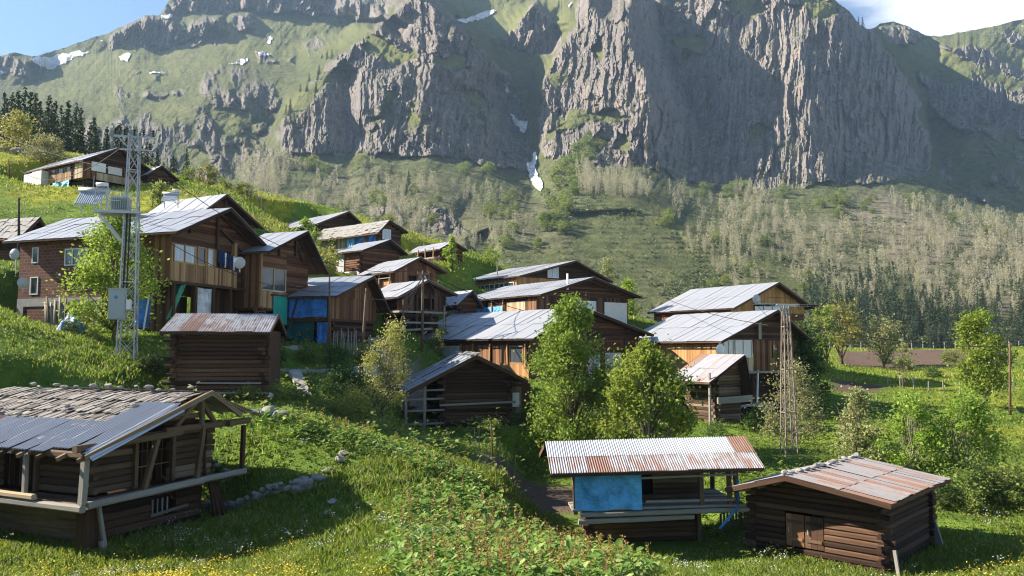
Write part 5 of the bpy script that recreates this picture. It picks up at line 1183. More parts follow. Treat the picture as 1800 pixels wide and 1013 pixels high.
# front slope: pale upper row over a rust-streaked lower row
sv = H.h; 
for rows_, mt, t0, t1 in ((0, 'tin_white', 0.0, .52), (1, 'tin_rustier', .48, 1.0)):
    m = MB(); a0, a1 = -.9, Wp + .72; nl = 11; wl = (a1 - a0) / nl; slope = .60 / 1.45
    for i in range(nl):
        if rows_ == 0 and i == nl - 1: continue
        l0 = a0 + i * wl; tw = random.uniform(-.012, .012); e = random.uniform(-.03, .03) * rows_
        def fn(u, v):
            t = t0 + (t1 - t0) * v; s = 1.45 - (1.45 + .62 + e * v) * t
            return (l0 + (wl + .02) * u, s, sv + .62 - slope * (1.45 - s) + .10 + (0.018 if rows_ == 0 else 0) + math.sin(u * 16 * math.pi) * .016 + tw * u)
        m.grid(fn, 64, 4, us=wl, vs=1.1)
    m.build('roof', mt, H.root, smooth=True)
    if rows_ == 0:
        m = MB(); l0 = a0 + (nl - 1) * wl; m.grid(lambda u, v: (l0 + (wl + .02) * u, 1.45 - 2.07 * (t0 + (t1 - t0) * v), sv + .62 - slope * 2.07 * (t0 + (t1 - t0) * v) + .118 + math.sin(u * 16 * math.pi) * .016), 64, 4, us=wl, vs=1.1); m.build('roof', 'tin_brown', H.root, smooth=True, label='rust-brown roof sheet at the right end')
m = MB()
for i in range(11):
    x = -.8 + i * (Wp + 1.4) / 10; m.beam((x, 1.45, sv + .60), (x, -.6, sv - .24), .08, .1)
m.beam((-.9, -.6, sv - .22), (Wp + .7, -.6, sv - .2), .05, .1); m.beam((-.9, 1.4, sv + .58), (Wp + .7, 1.4, sv + .58), .14, .14); m.build('rafters', 'log_dark', H.root)
H.W = old
m = MB(); m.tube([(Wp - .12, -.05, zf + .9), (Wp - .1, -.12, zf + .15), (Wp - .2, -.3, zf - .05), (Wp - .55, -.45, zf - .35), (Wp - .95, -.5, zf - .75)], .05, 8); m.build('drain_pipe', 'bluepipe', H.root, smooth=True)
PH = H
# --- brown hut at lower right
H = House('brown_hut', 'red-brown log hut with stone-weighted ridge and striped rusty roof, lower right', 1551, 873, 26, 47, 1318, 1634, 1014, group=NG, cat='hut')
H.ridge = 'x'; Lg = H.L
rr_ = H.solve(H.U, 1405); hr = H.z_at(1398, 838, -.5, rr_); H.h_l = H.h; tp0 = H.prof(rr_, hr, H.h - .15)
H.panel('R', 0, H.W, -.6, H.h, 'log', 'log_dark', d=0, t=.2, ends=.0, pitch=.2); H.panel('L', 0, Lg, -.6, H.h - .1, 'log', 'log_dark', d=0, t=.18, pitch=.2, openings=[(Lg * .42, Lg * .72, .45, 1.55)])
H.door('L', Lg * .43, Lg * .57, .46, 1.54, 'log_dark', d=-.04); H.door('L', Lg * .575, Lg * .715, .46, 1.54, 'plank_brown', d=-.03)
H.ends((0, 0), -.6, H.h, 'log_dark', length=.3); m = MB(); n_ = int((H.h + .6) / .26)
for i in range(n_): m.log((H.W - .25, -.05, -.47 + i * .26), (H.W + random.uniform(.0, .22), -.05, -.47 + i * .26), .2, .22)
m.build('log_ends', 'log_dark', H.root); m = MB()
for i in range(n_):
    a = random.uniform(.1, .4); m.log((.05, Lg - .2, -.47 + i * .26), (.05, Lg + a, -.47 + i * .26), .2, .22)
m.build('log_ends', 'log_dark', H.root)
H.panel('L', 0, Lg, H.h - .1, hr, 'log', 'log_dark', d=-.02, t=.16, top=lambda s: tp0(s) , name='gable_wall')
m = MB(); m.box(H.W - .2, H.W, .2, Lg, -.6, H.h); m.box(.2, H.W, Lg - .2, Lg - .01, -.6, H.h - .2); m.build('rear_wall', 'log_dark', H.root)
H.roof(rr_, hr, 'tin_patchy', .55, .38, 1.1, .28, h_right=H.h - .15, corr=True, rows=2, sheet=.75, under='log_dark', sides=(1,)); H.roof(rr_, hr, 'tin_striped', .62, .38, 1.12, .3, h_right=H.h - .15, corr=True, rows=2, sheet=.42, under='log_dark', sides=(0,))
H.panel('L', 0, Lg * .5, H.h - .28, H.h - .12, 'hplank', 'log_dark', d=.1); H.beams([((-.5, Lg * (k / 8), tp0(Lg * k / 8) - .12), (.2, Lg * (k / 8), tp0(Lg * k / 8) - .12)) for k in range(9)], 'grey_wood', 'purlin_ends', .12, logs=True)
BH = H; BH.hr = hr; BH.r = rr_
m = MB(); m.beam((H.W - .2, -.3, .2), (H.W - .1, -.05, 1.0), .07, .3); m.build('leaning_board', 'grey_wood', H.root); m = MB(); m.beam((-.2, -.5, 0), (-.1, -.35, .9), .1, .1); m.build('prop', 'grey_wood', H.root)

# --- old hut at lower left, wrap-around porch
H = House('gallery_hut', 'weathered log hut with wrap-around gallery, stone-weighted plank and tin roof, lower left', 160, 772, 24.2, 66, -150, 362, 968, group=NG, cat='hut')
zf = H.z_at(162, 872, 0); gw = 1.0; W, L, h = H.W, H.L, H.h
H.panel('R', 0, W, zf + .0, h, 'log', 'log_old', d=0, t=.17, pitch=.2, ends=.0, openings=[(W * .36, W * .66, zf + .08, zf + 1.55)]); H.panel('L', 0, L, zf, h, 'log', 'log_old', d=0, t=.17, pitch=.2, openings=[(L * .27, L * .48, zf + .05, zf + 1.5)])
H.ends((0, 0), zf, h, 'log_old', length=.2, w=.16)
m = MB()
for i in range(8): m.log((W - .1, -.08, zf + .1 + i * .2), (W + random.uniform(.1, .3), -.08, zf + .1 + i * .2), .16, .18)
m.build('log_ends', 'log_old', H.root)
H.hole('R', W * .36, W * .66, zf + .08, zf + 1.55, depth=.4); H.hole('L', L * .27, L * .48, zf + .05, zf + 1.5, depth=.4)
def frame(face, a, b, z0, z1):
    m = MB()
    for s in (a - .06, b + .06): m.beam(H.pt(face, s, z0, .06), H.pt(face, s, z1, .06), .13, .13, up=(0, 1, 0))
    m.beam(H.pt(face, a - .15, z1 + .07, .06), H.pt(face, b + .15, z1 + .07, .06), .12, .13); m.build('door_frame', 'log_old', H.root)
frame('R', W * .36, W * .66, zf, zf + 1.55); frame('L', L * .27, L * .48, zf, zf + 1.5)
m = MB(); 
for k in range(6): m.beam(H.pt('R', W * .37 + .02 + k * .2, zf + .1, -.12), H.pt('R', W * .37 + .02 + k * .2, zf + 1.5, -.12), .025, .17, up=(0, 1, 0))
m.beam(H.pt('R', W * .37, zf + .6, -.02), H.pt('R', W * .65, zf + .62, -.02), .03, .04); m.beam(H.pt('R', W * .37, zf + 1.1, -.02), H.pt('R', W * .65, zf + 1.08, -.02), .03, .04); m.build('slat_door', 'log_dark', H.root)
m = MB()
for k in range(6): m.beam(H.pt('L', L * .275 + .05 + k * .25, zf + .08, -.14), H.pt('L', L * .275 + .05 + k * .25, zf + 1.45, -.14), .22, .03, up=(0, 1, 0))
m.build('plank_door', 'log_dark', H.root)
# lower storey
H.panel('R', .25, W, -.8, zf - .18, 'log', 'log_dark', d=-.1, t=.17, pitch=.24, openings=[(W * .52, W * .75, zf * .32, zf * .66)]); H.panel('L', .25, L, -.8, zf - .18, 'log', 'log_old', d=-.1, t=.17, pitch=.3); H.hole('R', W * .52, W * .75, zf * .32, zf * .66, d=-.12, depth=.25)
m = MB()
for k in range(4): m.beam(H.pt('R', W * .54 + k * .2, zf * .32, -.12), H.pt('R', W * .54 + k * .2, zf * .66, -.12), .04, .04)
m.beam(H.pt('R', W * .5, zf * .36, .02), H.pt('R', W * .84, zf * .42, .02), .03, .1); m.build('window_bars', 'grey_wood', H.root)
m = MB(); m.box(W - .15, W, .2, L, -.8, h); m.box(.2, W, L - .15, L - .01, -.8, h); m.build('rear_wall', 'log_dark', H.root)
# gallery floor and edge logs
m = MB()
for k in range(4): m.log((-.08 - k * .25, -.9, zf - .1), (-.08 - k * .25, L, zf - .1), .24, .12)
for k in range(4): m.log((-.2, -.08 - k * .25, zf - .11), (W + .5, -.08 - k * .25, zf - .09), .24, .12)
m.build('gallery_floor', 'log_old', H.root)
H.beams([((-gw - .05, -gw - .1, zf - .12), (-gw - .05, L, zf - .10)), ((-gw + .1, -gw - .05, zf - .05), (W * .75, -gw - .05, zf + .02)), ((W * .62, -gw, zf + .02), (W + 1.1, -gw + .2, zf + .0))], 'grey_wood', 'edge_log', .2, logs=True)
m = MB(); m.log((-gw - .1, .9, zf + .08), (-gw - .1, 4.6, zf + .12), .17, .17); m.build('pale_log', 'plank_pale', H.root)
H.posts([(-gw, -gw, zf, h - .38)], 'grey_wood', .17); H.posts([(-gw, 1.45, zf, h - .4)], 'grey_wood', .12); H.beams([((W * .24, -gw, zf + .02), (W * .35, -gw, h))], 'log_old', 'post', .14); H.beams([((W * .70, -gw, zf + .02), (W * .76, -gw, h + .2))], 'log_old', 'post', .14); H.beams([((W + .95, -gw + .2, zf), (W + 1.0, -gw + .2, h - .05))], 'log_dark', 'post', .13); H.beams([((W * .96, -.2, zf), (W * .86, -.5, h - .1))], 'log_dark', 'post', .09)
H.beams([((-gw, -gw - .4, h - .30), (-gw, L, h - .34)), ((-gw - .3, -gw, h - .12), (W * .55, -gw, h + .0)), ((W * .4, -gw, h + .1), (W + 1.2, -gw + .15, h + .12)), ((-.1, -.9, h - .12), (-.1, L, h - .12)), ((W, -1.2, h + .1), (W, L, h + .1)), ((-gw, 1.6, h - .25), (.2, 1.6, h - .1))], 'log_old', 'roof_beam', .2, logs=True)
r = W * .74; hr = H.z_at(345, 694, r, -gw - .2)
tp = H.prof(r, hr, h + .25)
H.beams([((W * .5, -gw + .1, h + .1), (r - .1, -gw + .1, hr - .15)), ((r, -gw, h + .15), (r, -gw, hr - .1)), ((W * .1, -gw, h + .2), (W * .55, -gw - .05, h + .62)), ((W * .45, -gw + .2, h + .45), (r + .2, -gw + .15, h + .5)), ((r + .7, -.9, h + .15), (r + .1, -.9, hr - .3))], 'log_old', 'truss', .15, logs=True)
H.panel('R', W * .1, W, h + .1, hr - .2, 'hplank', 'log_dark', d=-.3, t=.06, top=lambda s: tp(s) - .15, name='gable_boards')
ZR = lambda s: tp(max(0, s)) if s >= 0 else h + (hr - h) * s / r * 1.0
# roof: shingle boards above, corrugated tin along the eave
m = MB(); yy = -.9
while yy < L + .3:
    w = random.uniform(.10, .19)
    for k in range(8):
        s1_ = r - (r + .35) * (k / 8) + .05; s0_ = s1_ - (r + .35) / 8 * random.uniform(1.1, 1.6)
        o = random.uniform(.06, .105) + .02 * (k % 2); m.beam((s1_, yy + random.uniform(-.03, .03), ZR(s1_) + o), (s0_, yy + random.uniform(-.05, .05), ZR(s0_) + o + .05), w * .95, .022)
    yy += w
m.build('shingle_roof', 'shingle', H.root)
m = MB()
for i in range(11):
    y0 = -1.25 + i * .78; sk = random.uniform(-.04, .04); lo = random.uniform(-.1, .12) + (.25 if i < 2 else 0); e = random.uniform(0, .03)
    def fn(u, v):
        s = (.75 if i > 1 else 2.0) + lo - (2.05 if i > 1 else 3.2 + lo * .3) * v; ys = y0 + .84 * u + sk * v
        cur = (.10 * (v * 2 - 1) ** 2 * (-1 if u > .8 else .3) * v)
        return (s, ys, h + (hr - h) * s / r + .17 + e + math.sin(u * 14 * math.pi) * .02 + cur)
    m.grid(fn, 60, 8, us=.84, vs=1.9)
m.build('tin_eave', 'tin', H.root, smooth=True)
m = MB(); y0 = -1.55
m.grid(lambda u, v: (2.1 - 3.3 * v, y0 - .05 * v + .55 * u - .15 * v * u, h + (hr - h) * (2.1 - 3.3 * v) / r + .2 - .2 * (1 - u) ** 2 + math.sin(u * 8 * math.pi) * .018), 30, 8); m.build('curled_tin', 'tin_white', H.root, smooth=True)
m = MB()
for i in range(9):
    y0 = -1.3 + i * .8
    m.grid(lambda u, v: (r - .02 + (W + 1.35 - r) * v, y0 + .86 * u, hr + (h + .30 - hr) * min(1, v * 1.35) + .12 + (.0 if v < .74 else (v - .74) * .25) + math.sin(u * 14 * math.pi) * .02), 48, 10, us=.84, vs=2)
m.build('tin_far_slope', 'tin_rust', H.root, smooth=True)
m = MB()
for i in range(10): m.beam((r, -1.2 + i * .85, hr + .02), (-gw - .35, -1.2 + i * .85, h + (hr - h) * (-gw - .35) / r + .05), .09, .11); m.beam((r, -1.2 + i * .85, hr + .02), (W + 1.3, -1.2 + i * .85, h + .32), .08, .1)
m.beam((r, -1.45, hr + .08), (-gw - .3, -1.45, h + (hr - h) * (-gw - .3) / r + .12), .05, .16); m.beam((r, -1.4, hr + .06), (W + .2, -1.4, h + .4), .1, .16); m.build('rafters', 'log_old', H.root)
for (a, b) in (((.0, -.9, -.6), (.1, -.55, zf - .15)),): H.posts([(-.35, -.45, -.7, zf - .15)], 'log_dark', .42); 
H.beams([((.05, -.9, -.6), (-.25, -.75, zf - .2))], 'grey_wood', 'prop', .1); H.beams([((-.1, -1.0, -.6), (-.2, -.85, .4))], 'grey_wood', 'prop', .12)
for k in range(5): H.beams([((W + .1 + .16 * k, -.6 - .1 * (k % 2), -.6), (W - .05 + .1 * k, -.25, zf - .1 - .1 * k))], 'log_dark', 'leaning_pole', .09)
GH = H
# stones that weigh the roofs down
def roof_stones(Hs, spots, label, group, size=(.1, .2)):
    for (x, y, z) in spots:
        m = MB(); s = random.uniform(*size); m.rock((0, 0, s * .42), s, s * random.uniform(.6, .9), s * .42, random.randint(0, 9999), 2); o = m.build('roof_stone', 'stone'); o.location = Hs.world(x, y, z); tag(o, label, 'stone', group)
sp = []
for i in range(13):
    y = -.6 + i * .66 + random.uniform(-.1, .1); s = r - random.uniform(.05, .35); sp.append((s, y, ZR(s) + .2))
for i in range(5):
    y = .3 + i * 1.4; s = r * random.uniform(.2, .6); sp.append((s, y, ZR(s) + .2))
roof_stones(GH, sp, 'rough pale stone weighing down the shingles of the gallery hut roof', 'stones on the gallery hut roof')
sp = []
r, hr = BH.r, BH.hr
for i in range(15): sp.append((-.95 + i * (BH.W + 1.3) / 14, r + random.uniform(-.16, .10), hr + .1))
roof_stones(BH, sp, 'grey stone set along the ridge of the brown hut', 'stones on the brown hut ridge', (.13, .2))
sp = []; r = BARN.solve(BARN.X, 834); hrb = BARN.z_at(834, 628, r, -.6)
for i in range(20):
    s = r - random.uniform(0, 1.2) if i % 3 == 0 else r + random.uniform(-.2, .2); sp.append((s, -.6 + i * .36, hrb + .13 - max(0, r - s) * (hrb - BARN.h) / r))
roof_stones(BARN, sp, 'flat stone lying along the ridge of the dark barn', 'stones on the dark barn ridge', (.14, .26))
# ------------------------------------------------------------------ the ground sheet, levelled under every building
_rows = np.concatenate([np.geomspace(3.0, 60, 230), np.geomspace(60, 255, 130)[1:]])
_cols = np.concatenate([np.linspace(-1.9, -0.8, 22)[:-1], np.linspace(-0.8, 0.8, 330), np.linspace(0.8, 1.9, 22)[1:]])
_Y, _Aa = np.meshgrid(_rows, _cols, indexing='ij'); _X = _Aa * _Y
_Z = ground_np(_X, _Y)
_soil = soil_at(_X, _Y); _Z = _Z + _soil * 0.12 * np.sin(_Y * 5.5) * 0.6
_me = raw_mesh('ground', np.stack([_X, _Y, _Z], -1).reshape(-1, 3), grid_faces(len(_rows), len(_cols)), np.full((len(_rows) - 1) * (len(_cols) - 1), 4))
set_attr(_me, 'soil', _soil); set_attr(_me, 'road', road_at(_X, _Y)); set_attr(_me, 'yellow', yellow_at(_X, _Y))
def _ground_mat():
    k = NB('meadow_ground'); v = k.coord('Object')
    f = k.noise(v, 0.35, 6, 0.6); g = k.noise(v, 5.0, 5, 0.65); h = k.noise(v, 1.4, 4)
    grass = k.mix(k.range(f, 0.35, 0.65), (0.07, 0.13, 0.018), (0.16, 0.25, 0.035))
    grass = k.mix(k.range(g, 0.45, 0.7, 0, 0.55), grass, (0.19, 0.25, 0.05))
    grass = k.mix(k.math('MULTIPLY', k.attr('yellow'), k.range(h, 0.35, 0.6, 0.25, 0.85)), grass, (0.42, 0.37, 0.03))
    soil = k.mix(g, (0.085, 0.055, 0.042), (0.19, 0.135, 0.105)); road = k.mix(g, (0.26, 0.22, 0.17), (0.40, 0.36, 0.30))
    c = k.mix(k.attr('soil'), grass, soil); c = k.mix(k.attr('road'), c, road)
    k.col(c); k.rough(0.95); k.b.inputs['Specular IOR Level'].default_value = 0.1
    k.bump(k.math('ADD', g, k.noise(v, 22, 3)), 0.9, 0.12)
    return k.m
_me.materials.append(_ground_mat())
link('ground', _me, kind='structure')
# ------------------------------------------------------------------ trees and shrubs
def leaf_mesh(name, C, size, mat, rng, up=0.25, asp=0.55, out=None):
    """one kite-shaped leaf at each point of C"""
    n = len(C); a = rng.normal(size=(n, 3)); a[:, 2] *= .8
    if out is not None: a += out * 0.6
    a /= np.linalg.norm(a, axis=1)[:, None] + 1e-9
    r = rng.normal(size=(n, 3)); r[:, 2] += up; b = np.cross(a, r); b /= np.linalg.norm(b, axis=1)[:, None] + 1e-9
    c = np.cross(a, b); s = size * rng.uniform(.6, 1.3, n)[:, None]
    v = np.stack([C - a * s * .5, C + b * s * asp * .5 + c * s * .06, C + a * s * .5, C - b * s * asp * .5 + c * s * .06], 1).reshape(-1, 3)
    me = raw_mesh(name, v, np.arange(4 * n), np.full(n, 4), [M[mat] if isinstance(mat, str) else mat], smooth=False)
    return me
def make_tree(name, label, cat, loc, h, rad, leaf='leaf_birch', bark='bark', nleaf=3500, lsize=.2, seed=1, clear=.22, top=.92, ncl=46, trunk=.11, lean=(0, 0), stems=1, spread=.34, shape=None, group=None, droop=0.0, vert=1.0, rotz=0.0):
    """trunk with limbs that carry clumps of leaves inside an uneven envelope of half-width rad"""
    rng = np.random.default_rng(seed); rr = random.Random(seed)
    root = thing(name, label, cat, loc, rotz, group)
    shape = shape or (lambda t: math.sin(math.pi * min(1, max(0, t)) ** .75) ** .7)
    mb = MB(); cents = []
    stems_l = []
    for s in range(stems):
        az = rr.uniform(0, 6.28); k = 0 if stems == 1 else rr.uniform(.25, .9) * rad
        b0 = Vector((rr.uniform(-.1, .1) * stems, rr.uniform(-.1, .1) * stems, -.25)); tip = Vector((math.cos(az) * k + lean[0], math.sin(az) * k + lean[1], h * (top - .1) * rr.uniform(.8, 1.0 if stems > 1 else 1.02)))
        pts = []
        for i in range(8):
            t = i / 7; w = .045 * h * math.sin(t * 5 + s) * (1 - t * .4); pts.append(Vector((b0.x + (tip.x - b0.x) * t ** 1.2 + w * rr.uniform(.2, .8), b0.y + (tip.y - b0.y) * t ** 1.2 + w * rr.uniform(-.5, .5), b0.z + (tip.z - b0.z) * t)))
        mb.tube(pts, trunk / (stems ** .4), 7, r1=trunk * .16); stems_l.append(pts)
    lob = [rr.uniform(.6, 1.12) for _ in range(9)]
    for i in range(ncl):
        t = clear + (1.0 - clear) * (i + rr.random()) / ncl; az = rr.uniform(0, 6.28)
        e = shape((t - clear) / (1 - clear)) * rad * lob[int(az / 6.2832 * 9) % 9] * rr.uniform(.85, 1.1); q = rr.uniform(.35, 1.0) ** .6
        c = Vector((math.cos(az) * e * q + lean[0] * t, math.sin(az) * e * q + lean[1] * t, h * t * (rr.uniform(.94, 1.05)) - droop * e * q))
        cents.append(c)
        st = rr.choice(stems_l); k = max(1, min(6, int(7 * max(.12, (t - .24))))); p0 = st[k]
        mid = p0.lerp(c, .5) + Vector((0, 0, .08 * (c - p0).length * (1 - droop)))
        mb.tube([p0, mid, c], trunk * .34 * (1 - t * .5), 5, r1=trunk * .05)
        for _ in range(2):
            d = Vector((rr.gauss(0, 1), rr.gauss(0, 1), rr.gauss(.4, .7) * vert)).normalized() * rad * spread * rr.uniform(.6, 1.2); mb.tube([c.lerp(p0, .3), c + d], trunk * .09, 4, r1=trunk * .025)
    tr = mb.build('trunk', bark, root, smooth=True)
    cc = np.array(cents); w = rng.dirichlet(np.full(len(cc), 2.2)); idx = rng.choice(len(cc), nleaf, p=w)
    g = rng.normal(size=(nleaf, 3)) * (rad * spread * .62) * np.array([1, 1, .85 * vert]); g *= rng.uniform(.4, 1.25, len(cc))[idx][:, None]
    C = cc[idx] + g; C[:, 2] = np.maximum(C[:, 2], h * clear * .55)
    o = C * np.array([1, 1, .3]) - np.array([0, 0, h * .12]); o /= np.linalg.norm(o, axis=1)[:, None] + 1e-6
    me = leaf_mesh('crown', C, lsize, leaf, rng, out=o); cr = link('crown', me, root); KIDS.setdefault(root.name, []).append(cr)
    return root
def tree_at(px, py, Y, h_px, w_px, *a, **k):
    p = G(px, py, Y); name, label, cat = a; return make_tree(name, label, cat, p, h_px * Y / FOC, w_px * Y / FOC / 2, **k)

oval = lambda t: (math.sin(math.pi * min(1, max(0, t)) ** .62)) ** .75
spire = lambda t: max(.10, (1 - max(0, t)) ** .75) * min(1, .35 + t * 4)
column = lambda t: min(1, .5 + t * 3) * (1 - max(0, t) ** 3) ** .8
ball = lambda t: (max(0, 1 - (2 * t - 1) ** 2)) ** .5 + .05
tree_at(1003, 776, 44, 286, 176, 'leafy_tree', 'tall bright green tree with tapering double top, in front of the long pale-roofed house', 'tree', nleaf=19000, lsize=.21, seed=3, clear=.12, ncl=110, shape=lambda t: max(.14, (1 - max(0, t)) ** .52) * min(1, .8 + t * 2) * 1.15, spread=.25, trunk=.15)
tree_at(1122, 786, 40.5, 236, 152, 'leafy_tree', 'shorter bright green tree with pale leaning trunk, right of the tallest leafy tree', 'tree', nleaf=15000, lsize=.205, seed=8, clear=.2, ncl=70, shape=lambda t: oval(t) * 1.15, spread=.30, trunk=.13, bark='bark_pale', lean=(.35, 0), stems=2)
tree_at(196, 592, 43, 214, 172, 'leafy_tree', 'leafy green tree growing round the tall lattice mast, before the brick wall', 'tree', nleaf=9500, lsize=.2, seed=12, clear=.12, ncl=64, shape=oval, spread=.30, trunk=.11)
tree_at(1733, 737, 60, 162, 96, 'leafy_tree', 'rounded green tree on a short pale trunk in the far right meadow', 'tree', nleaf=10000, lsize=.24, seed=15, clear=.17, ncl=52, shape=lambda t: min(1, .72 + t) * (1 - max(0, t) ** 2.6) ** .7, spread=.30, trunk=.22, bark='bark_pale', lean=(-.3, 0))
tree_at(655, 790, 40, 178, 112, 'sparse_tree', 'sparse yellow-budded bushy tree leaning right, left of the dark barn', 'tree', leaf='leaf_yellow', bark='bark', nleaf=4600, lsize=.12, seed=22, clear=.18, ncl=60, stems=7, spread=.26, trunk=.05, lean=(1.1, 0), shape=oval, vert=1.3)
tree_at(1478, 648, 94, 108, 84, 'orchard_tree', 'yellow-green spreading tree at the left end of the ploughed field', 'tree', leaf='leaf_yellow', bark='bark_dark', nleaf=2600, lsize=.3, seed=25, clear=.34, ncl=36, stems=2, trunk=.14, shape=ball, spread=.3)
tree_at(1452, 652, 90, 100, 50, 'orchard_tree', 'dark green narrow tree beside the yellow-green tree at the field corner', 'tree', leaf='leaf_shrub', bark='bark_dark', nleaf=1900, lsize=.3, seed=26, clear=.3, ncl=26, trunk=.14, shape=ball, spread=.32)
tree_at(1548, 645, 93, 86, 86, 'orchard_tree', 'pale grey-green round-headed tree before the ploughed field', 'tree', leaf='leaf_pale', bark='bark', nleaf=2800, lsize=.27, seed=27, clear=.32, ncl=40, stems=3, trunk=.11, shape=ball, spread=.28)
tree_at(1588, 690, 70, 84, 44, 'sapling', 'thin light green sapling between the ploughed field and the round tree', 'tree', leaf='leaf_pale', nleaf=900, lsize=.2, seed=28, clear=.2, ncl=22, trunk=.05, shape=spire, spread=.3)
tree_at(1412, 712, 62, 150, 92, 'shade_tree', 'dark dense tree standing in shade behind the right mast', 'tree', leaf='leaf_dark', bark='bark_dark', nleaf=6500, lsize=.24, seed=31, clear=.05, ncl=60, shape=column, spread=.32, trunk=.2)
tree_at(1398, 815, 45, 135, 120, 'pale_shrub', 'buff-leaved bushy shrub around the foot of the right lattice mast', 'shrub', leaf='leaf_pale', bark='bark_pale', nleaf=5200, lsize=.15, seed=33, clear=.05, ncl=60, stems=5, trunk=.05, shape=oval, spread=.27)
tree_at(1512, 838, 39, 122, 104, 'young_tree', 'light yellow-green young tree behind the brown hut roof', 'tree', leaf='leaf_pale', nleaf=4300, lsize=.16, seed=35, clear=.06, ncl=50, stems=3, trunk=.06, shape=spire, spread=.28)
tree_at(1612, 862, 37, 138, 110, 'twiggy_tree', 'twiggy green many-stemmed tree, left one of the pair in the right meadow', 'tree', leaf='leaf_birch', bark='bark_pale', nleaf=5200, lsize=.15, seed=37, clear=.16, ncl=56, stems=4, trunk=.08, shape=oval, spread=.28, lean=(-.3, 0))
tree_at(1690, 872, 36.5, 150, 150, 'twiggy_tree', 'twiggy green tree with crooked trunk, right one of the pair in the right meadow', 'tree', leaf='leaf_birch', bark='bark_pale', nleaf=6800, lsize=.15, seed=38, clear=.18, ncl=66, stems=3, trunk=.1, shape=oval, spread=.27, lean=(.5, 0))
tree_at(794, 478, 82, 62, 24, 'slim_poplar', 'slim bright poplar before the small balcony house on the crest', 'tree', nleaf=1500, lsize=.26, seed=41, clear=.05, ncl=26, trunk=.08, shape=column, spread=.4, vert=1.6)
tree_at(536, 440, 76, 58, 36, 'slim_poplar', 'stout green poplar bush left of the stone-roofed tarp house', 'tree', nleaf=1700, lsize=.25, seed=42, clear=.03, ncl=28, trunk=.08, shape=column, spread=.38)
tree_at(575, 482, 68, 42, 52, 'bush', 'yellow-green bush on the bank left of the square log barn', 'shrub', leaf='leaf_yellow', nleaf=1500, lsize=.22, seed=43, clear=.02, ncl=24, stems=4, trunk=.04, shape=ball)
tree_at(560, 462, 72, 60, 46, 'bush', 'green bush between the narrow gable house and the square log barn', 'shrub', leaf='leaf_shrub', nleaf=1600, lsize=.22, seed=44, clear=.02, ncl=24, stems=4, trunk=.04, shape=ball)
tree_at(946, 525, 74, 82, 42, 'young_conifer', 'spiky mid-green young tree between the two middle tin roofs', 'tree', leaf='leaf_shrub', nleaf=1800, lsize=.24, seed=45, clear=.03, ncl=34, trunk=.07, shape=spire, spread=.36)
tree_at(916, 520, 75, 48, 32, 'young_conifer', 'lower green bushy tree left of the spiky one among the middle roofs', 'tree', leaf='leaf_shrub', nleaf=1100, lsize=.24, seed=46, clear=.03, ncl=22, trunk=.06, shape=ball, spread=.36)
tree_at(1104, 540, 82, 78, 46, 'leafy_tree', 'fresh green tree behind the right end of the middle houses', 'tree', nleaf=1800, lsize=.27, seed=47, clear=.05, ncl=30, shape=spire, trunk=.09)
tree_at(1070, 545, 92, 92, 46, 'orchard_tree', 'pale yellowish tree behind the roof of the white-window house', 'tree', leaf='leaf_pale', nleaf=1700, lsize=.27, seed=48, clear=.05, ncl=30, shape=oval, trunk=.09)
tree_at(281, 368, 70, 58, 50, 'young_conifer', 'yellow-green young conifer above the big tin roof, right of the tall mast', 'tree', leaf='leaf_shrub', nleaf=2200, lsize=.22, seed=49, clear=.02, ncl=40, shape=spire, trunk=.08, spread=.34)
tree_at(28, 278, 92, 70, 74, 'hill_tree', 'large buff-green round tree at the forest edge, upper left corner of the meadow', 'tree', leaf='leaf_yellow', nleaf=2800, lsize=.3, seed=51, clear=.06, ncl=44, shape=ball, trunk=.12, stems=2)
tree_at(80, 292, 88, 42, 72, 'hill_shrub', 'pale grey-green shrub just left above the meadow house', 'shrub', leaf='leaf_pale', nleaf=2400, lsize=.25, seed=52, clear=.02, ncl=40, shape=ball, trunk=.06, stems=4)
tree_at(364, 332, 98, 36, 40, 'hill_shrub', 'round buff shrub on the crest right of the dark hill shed', 'shrub', leaf='leaf_yellow', nleaf=1300, lsize=.28, seed=53, clear=.02, ncl=26, shape=ball, trunk=.06, stems=3)
tree_at(1310, 560, 68, 44, 50, 'bush', 'yellowish bush in front of the orange-gabled house', 'shrub', leaf='leaf_yellow', nleaf=1500, lsize=.2, seed=54, clear=.02, ncl=28, shape=ball, trunk=.05, stems=3)
tree_at(1235, 565, 66, 32, 60, 'bush', 'low buff bush under the eave of the orange-gabled house', 'shrub', leaf='leaf_pale', nleaf=1300, lsize=.2, seed=55, clear=.02, ncl=26, shape=ball, trunk=.04, stems=4)
tree_at(768, 575, 60, 52, 40, 'bush', 'straggly green bush at the foot of the wire pole by the open barn', 'shrub', leaf='leaf_shrub', nleaf=900, lsize=.18, seed=56, clear=.02, ncl=24, shape=ball, trunk=.04, stems=4)
tree_at(840, 468, 90, 22, 60, 'bush', 'mounded yellow-topped bush on the crest right of the slim poplar', 'shrub', leaf='leaf_yellow', nleaf=1300, lsize=.25, seed=57, clear=.02, ncl=26, shape=ball, trunk=.04, stems=4)

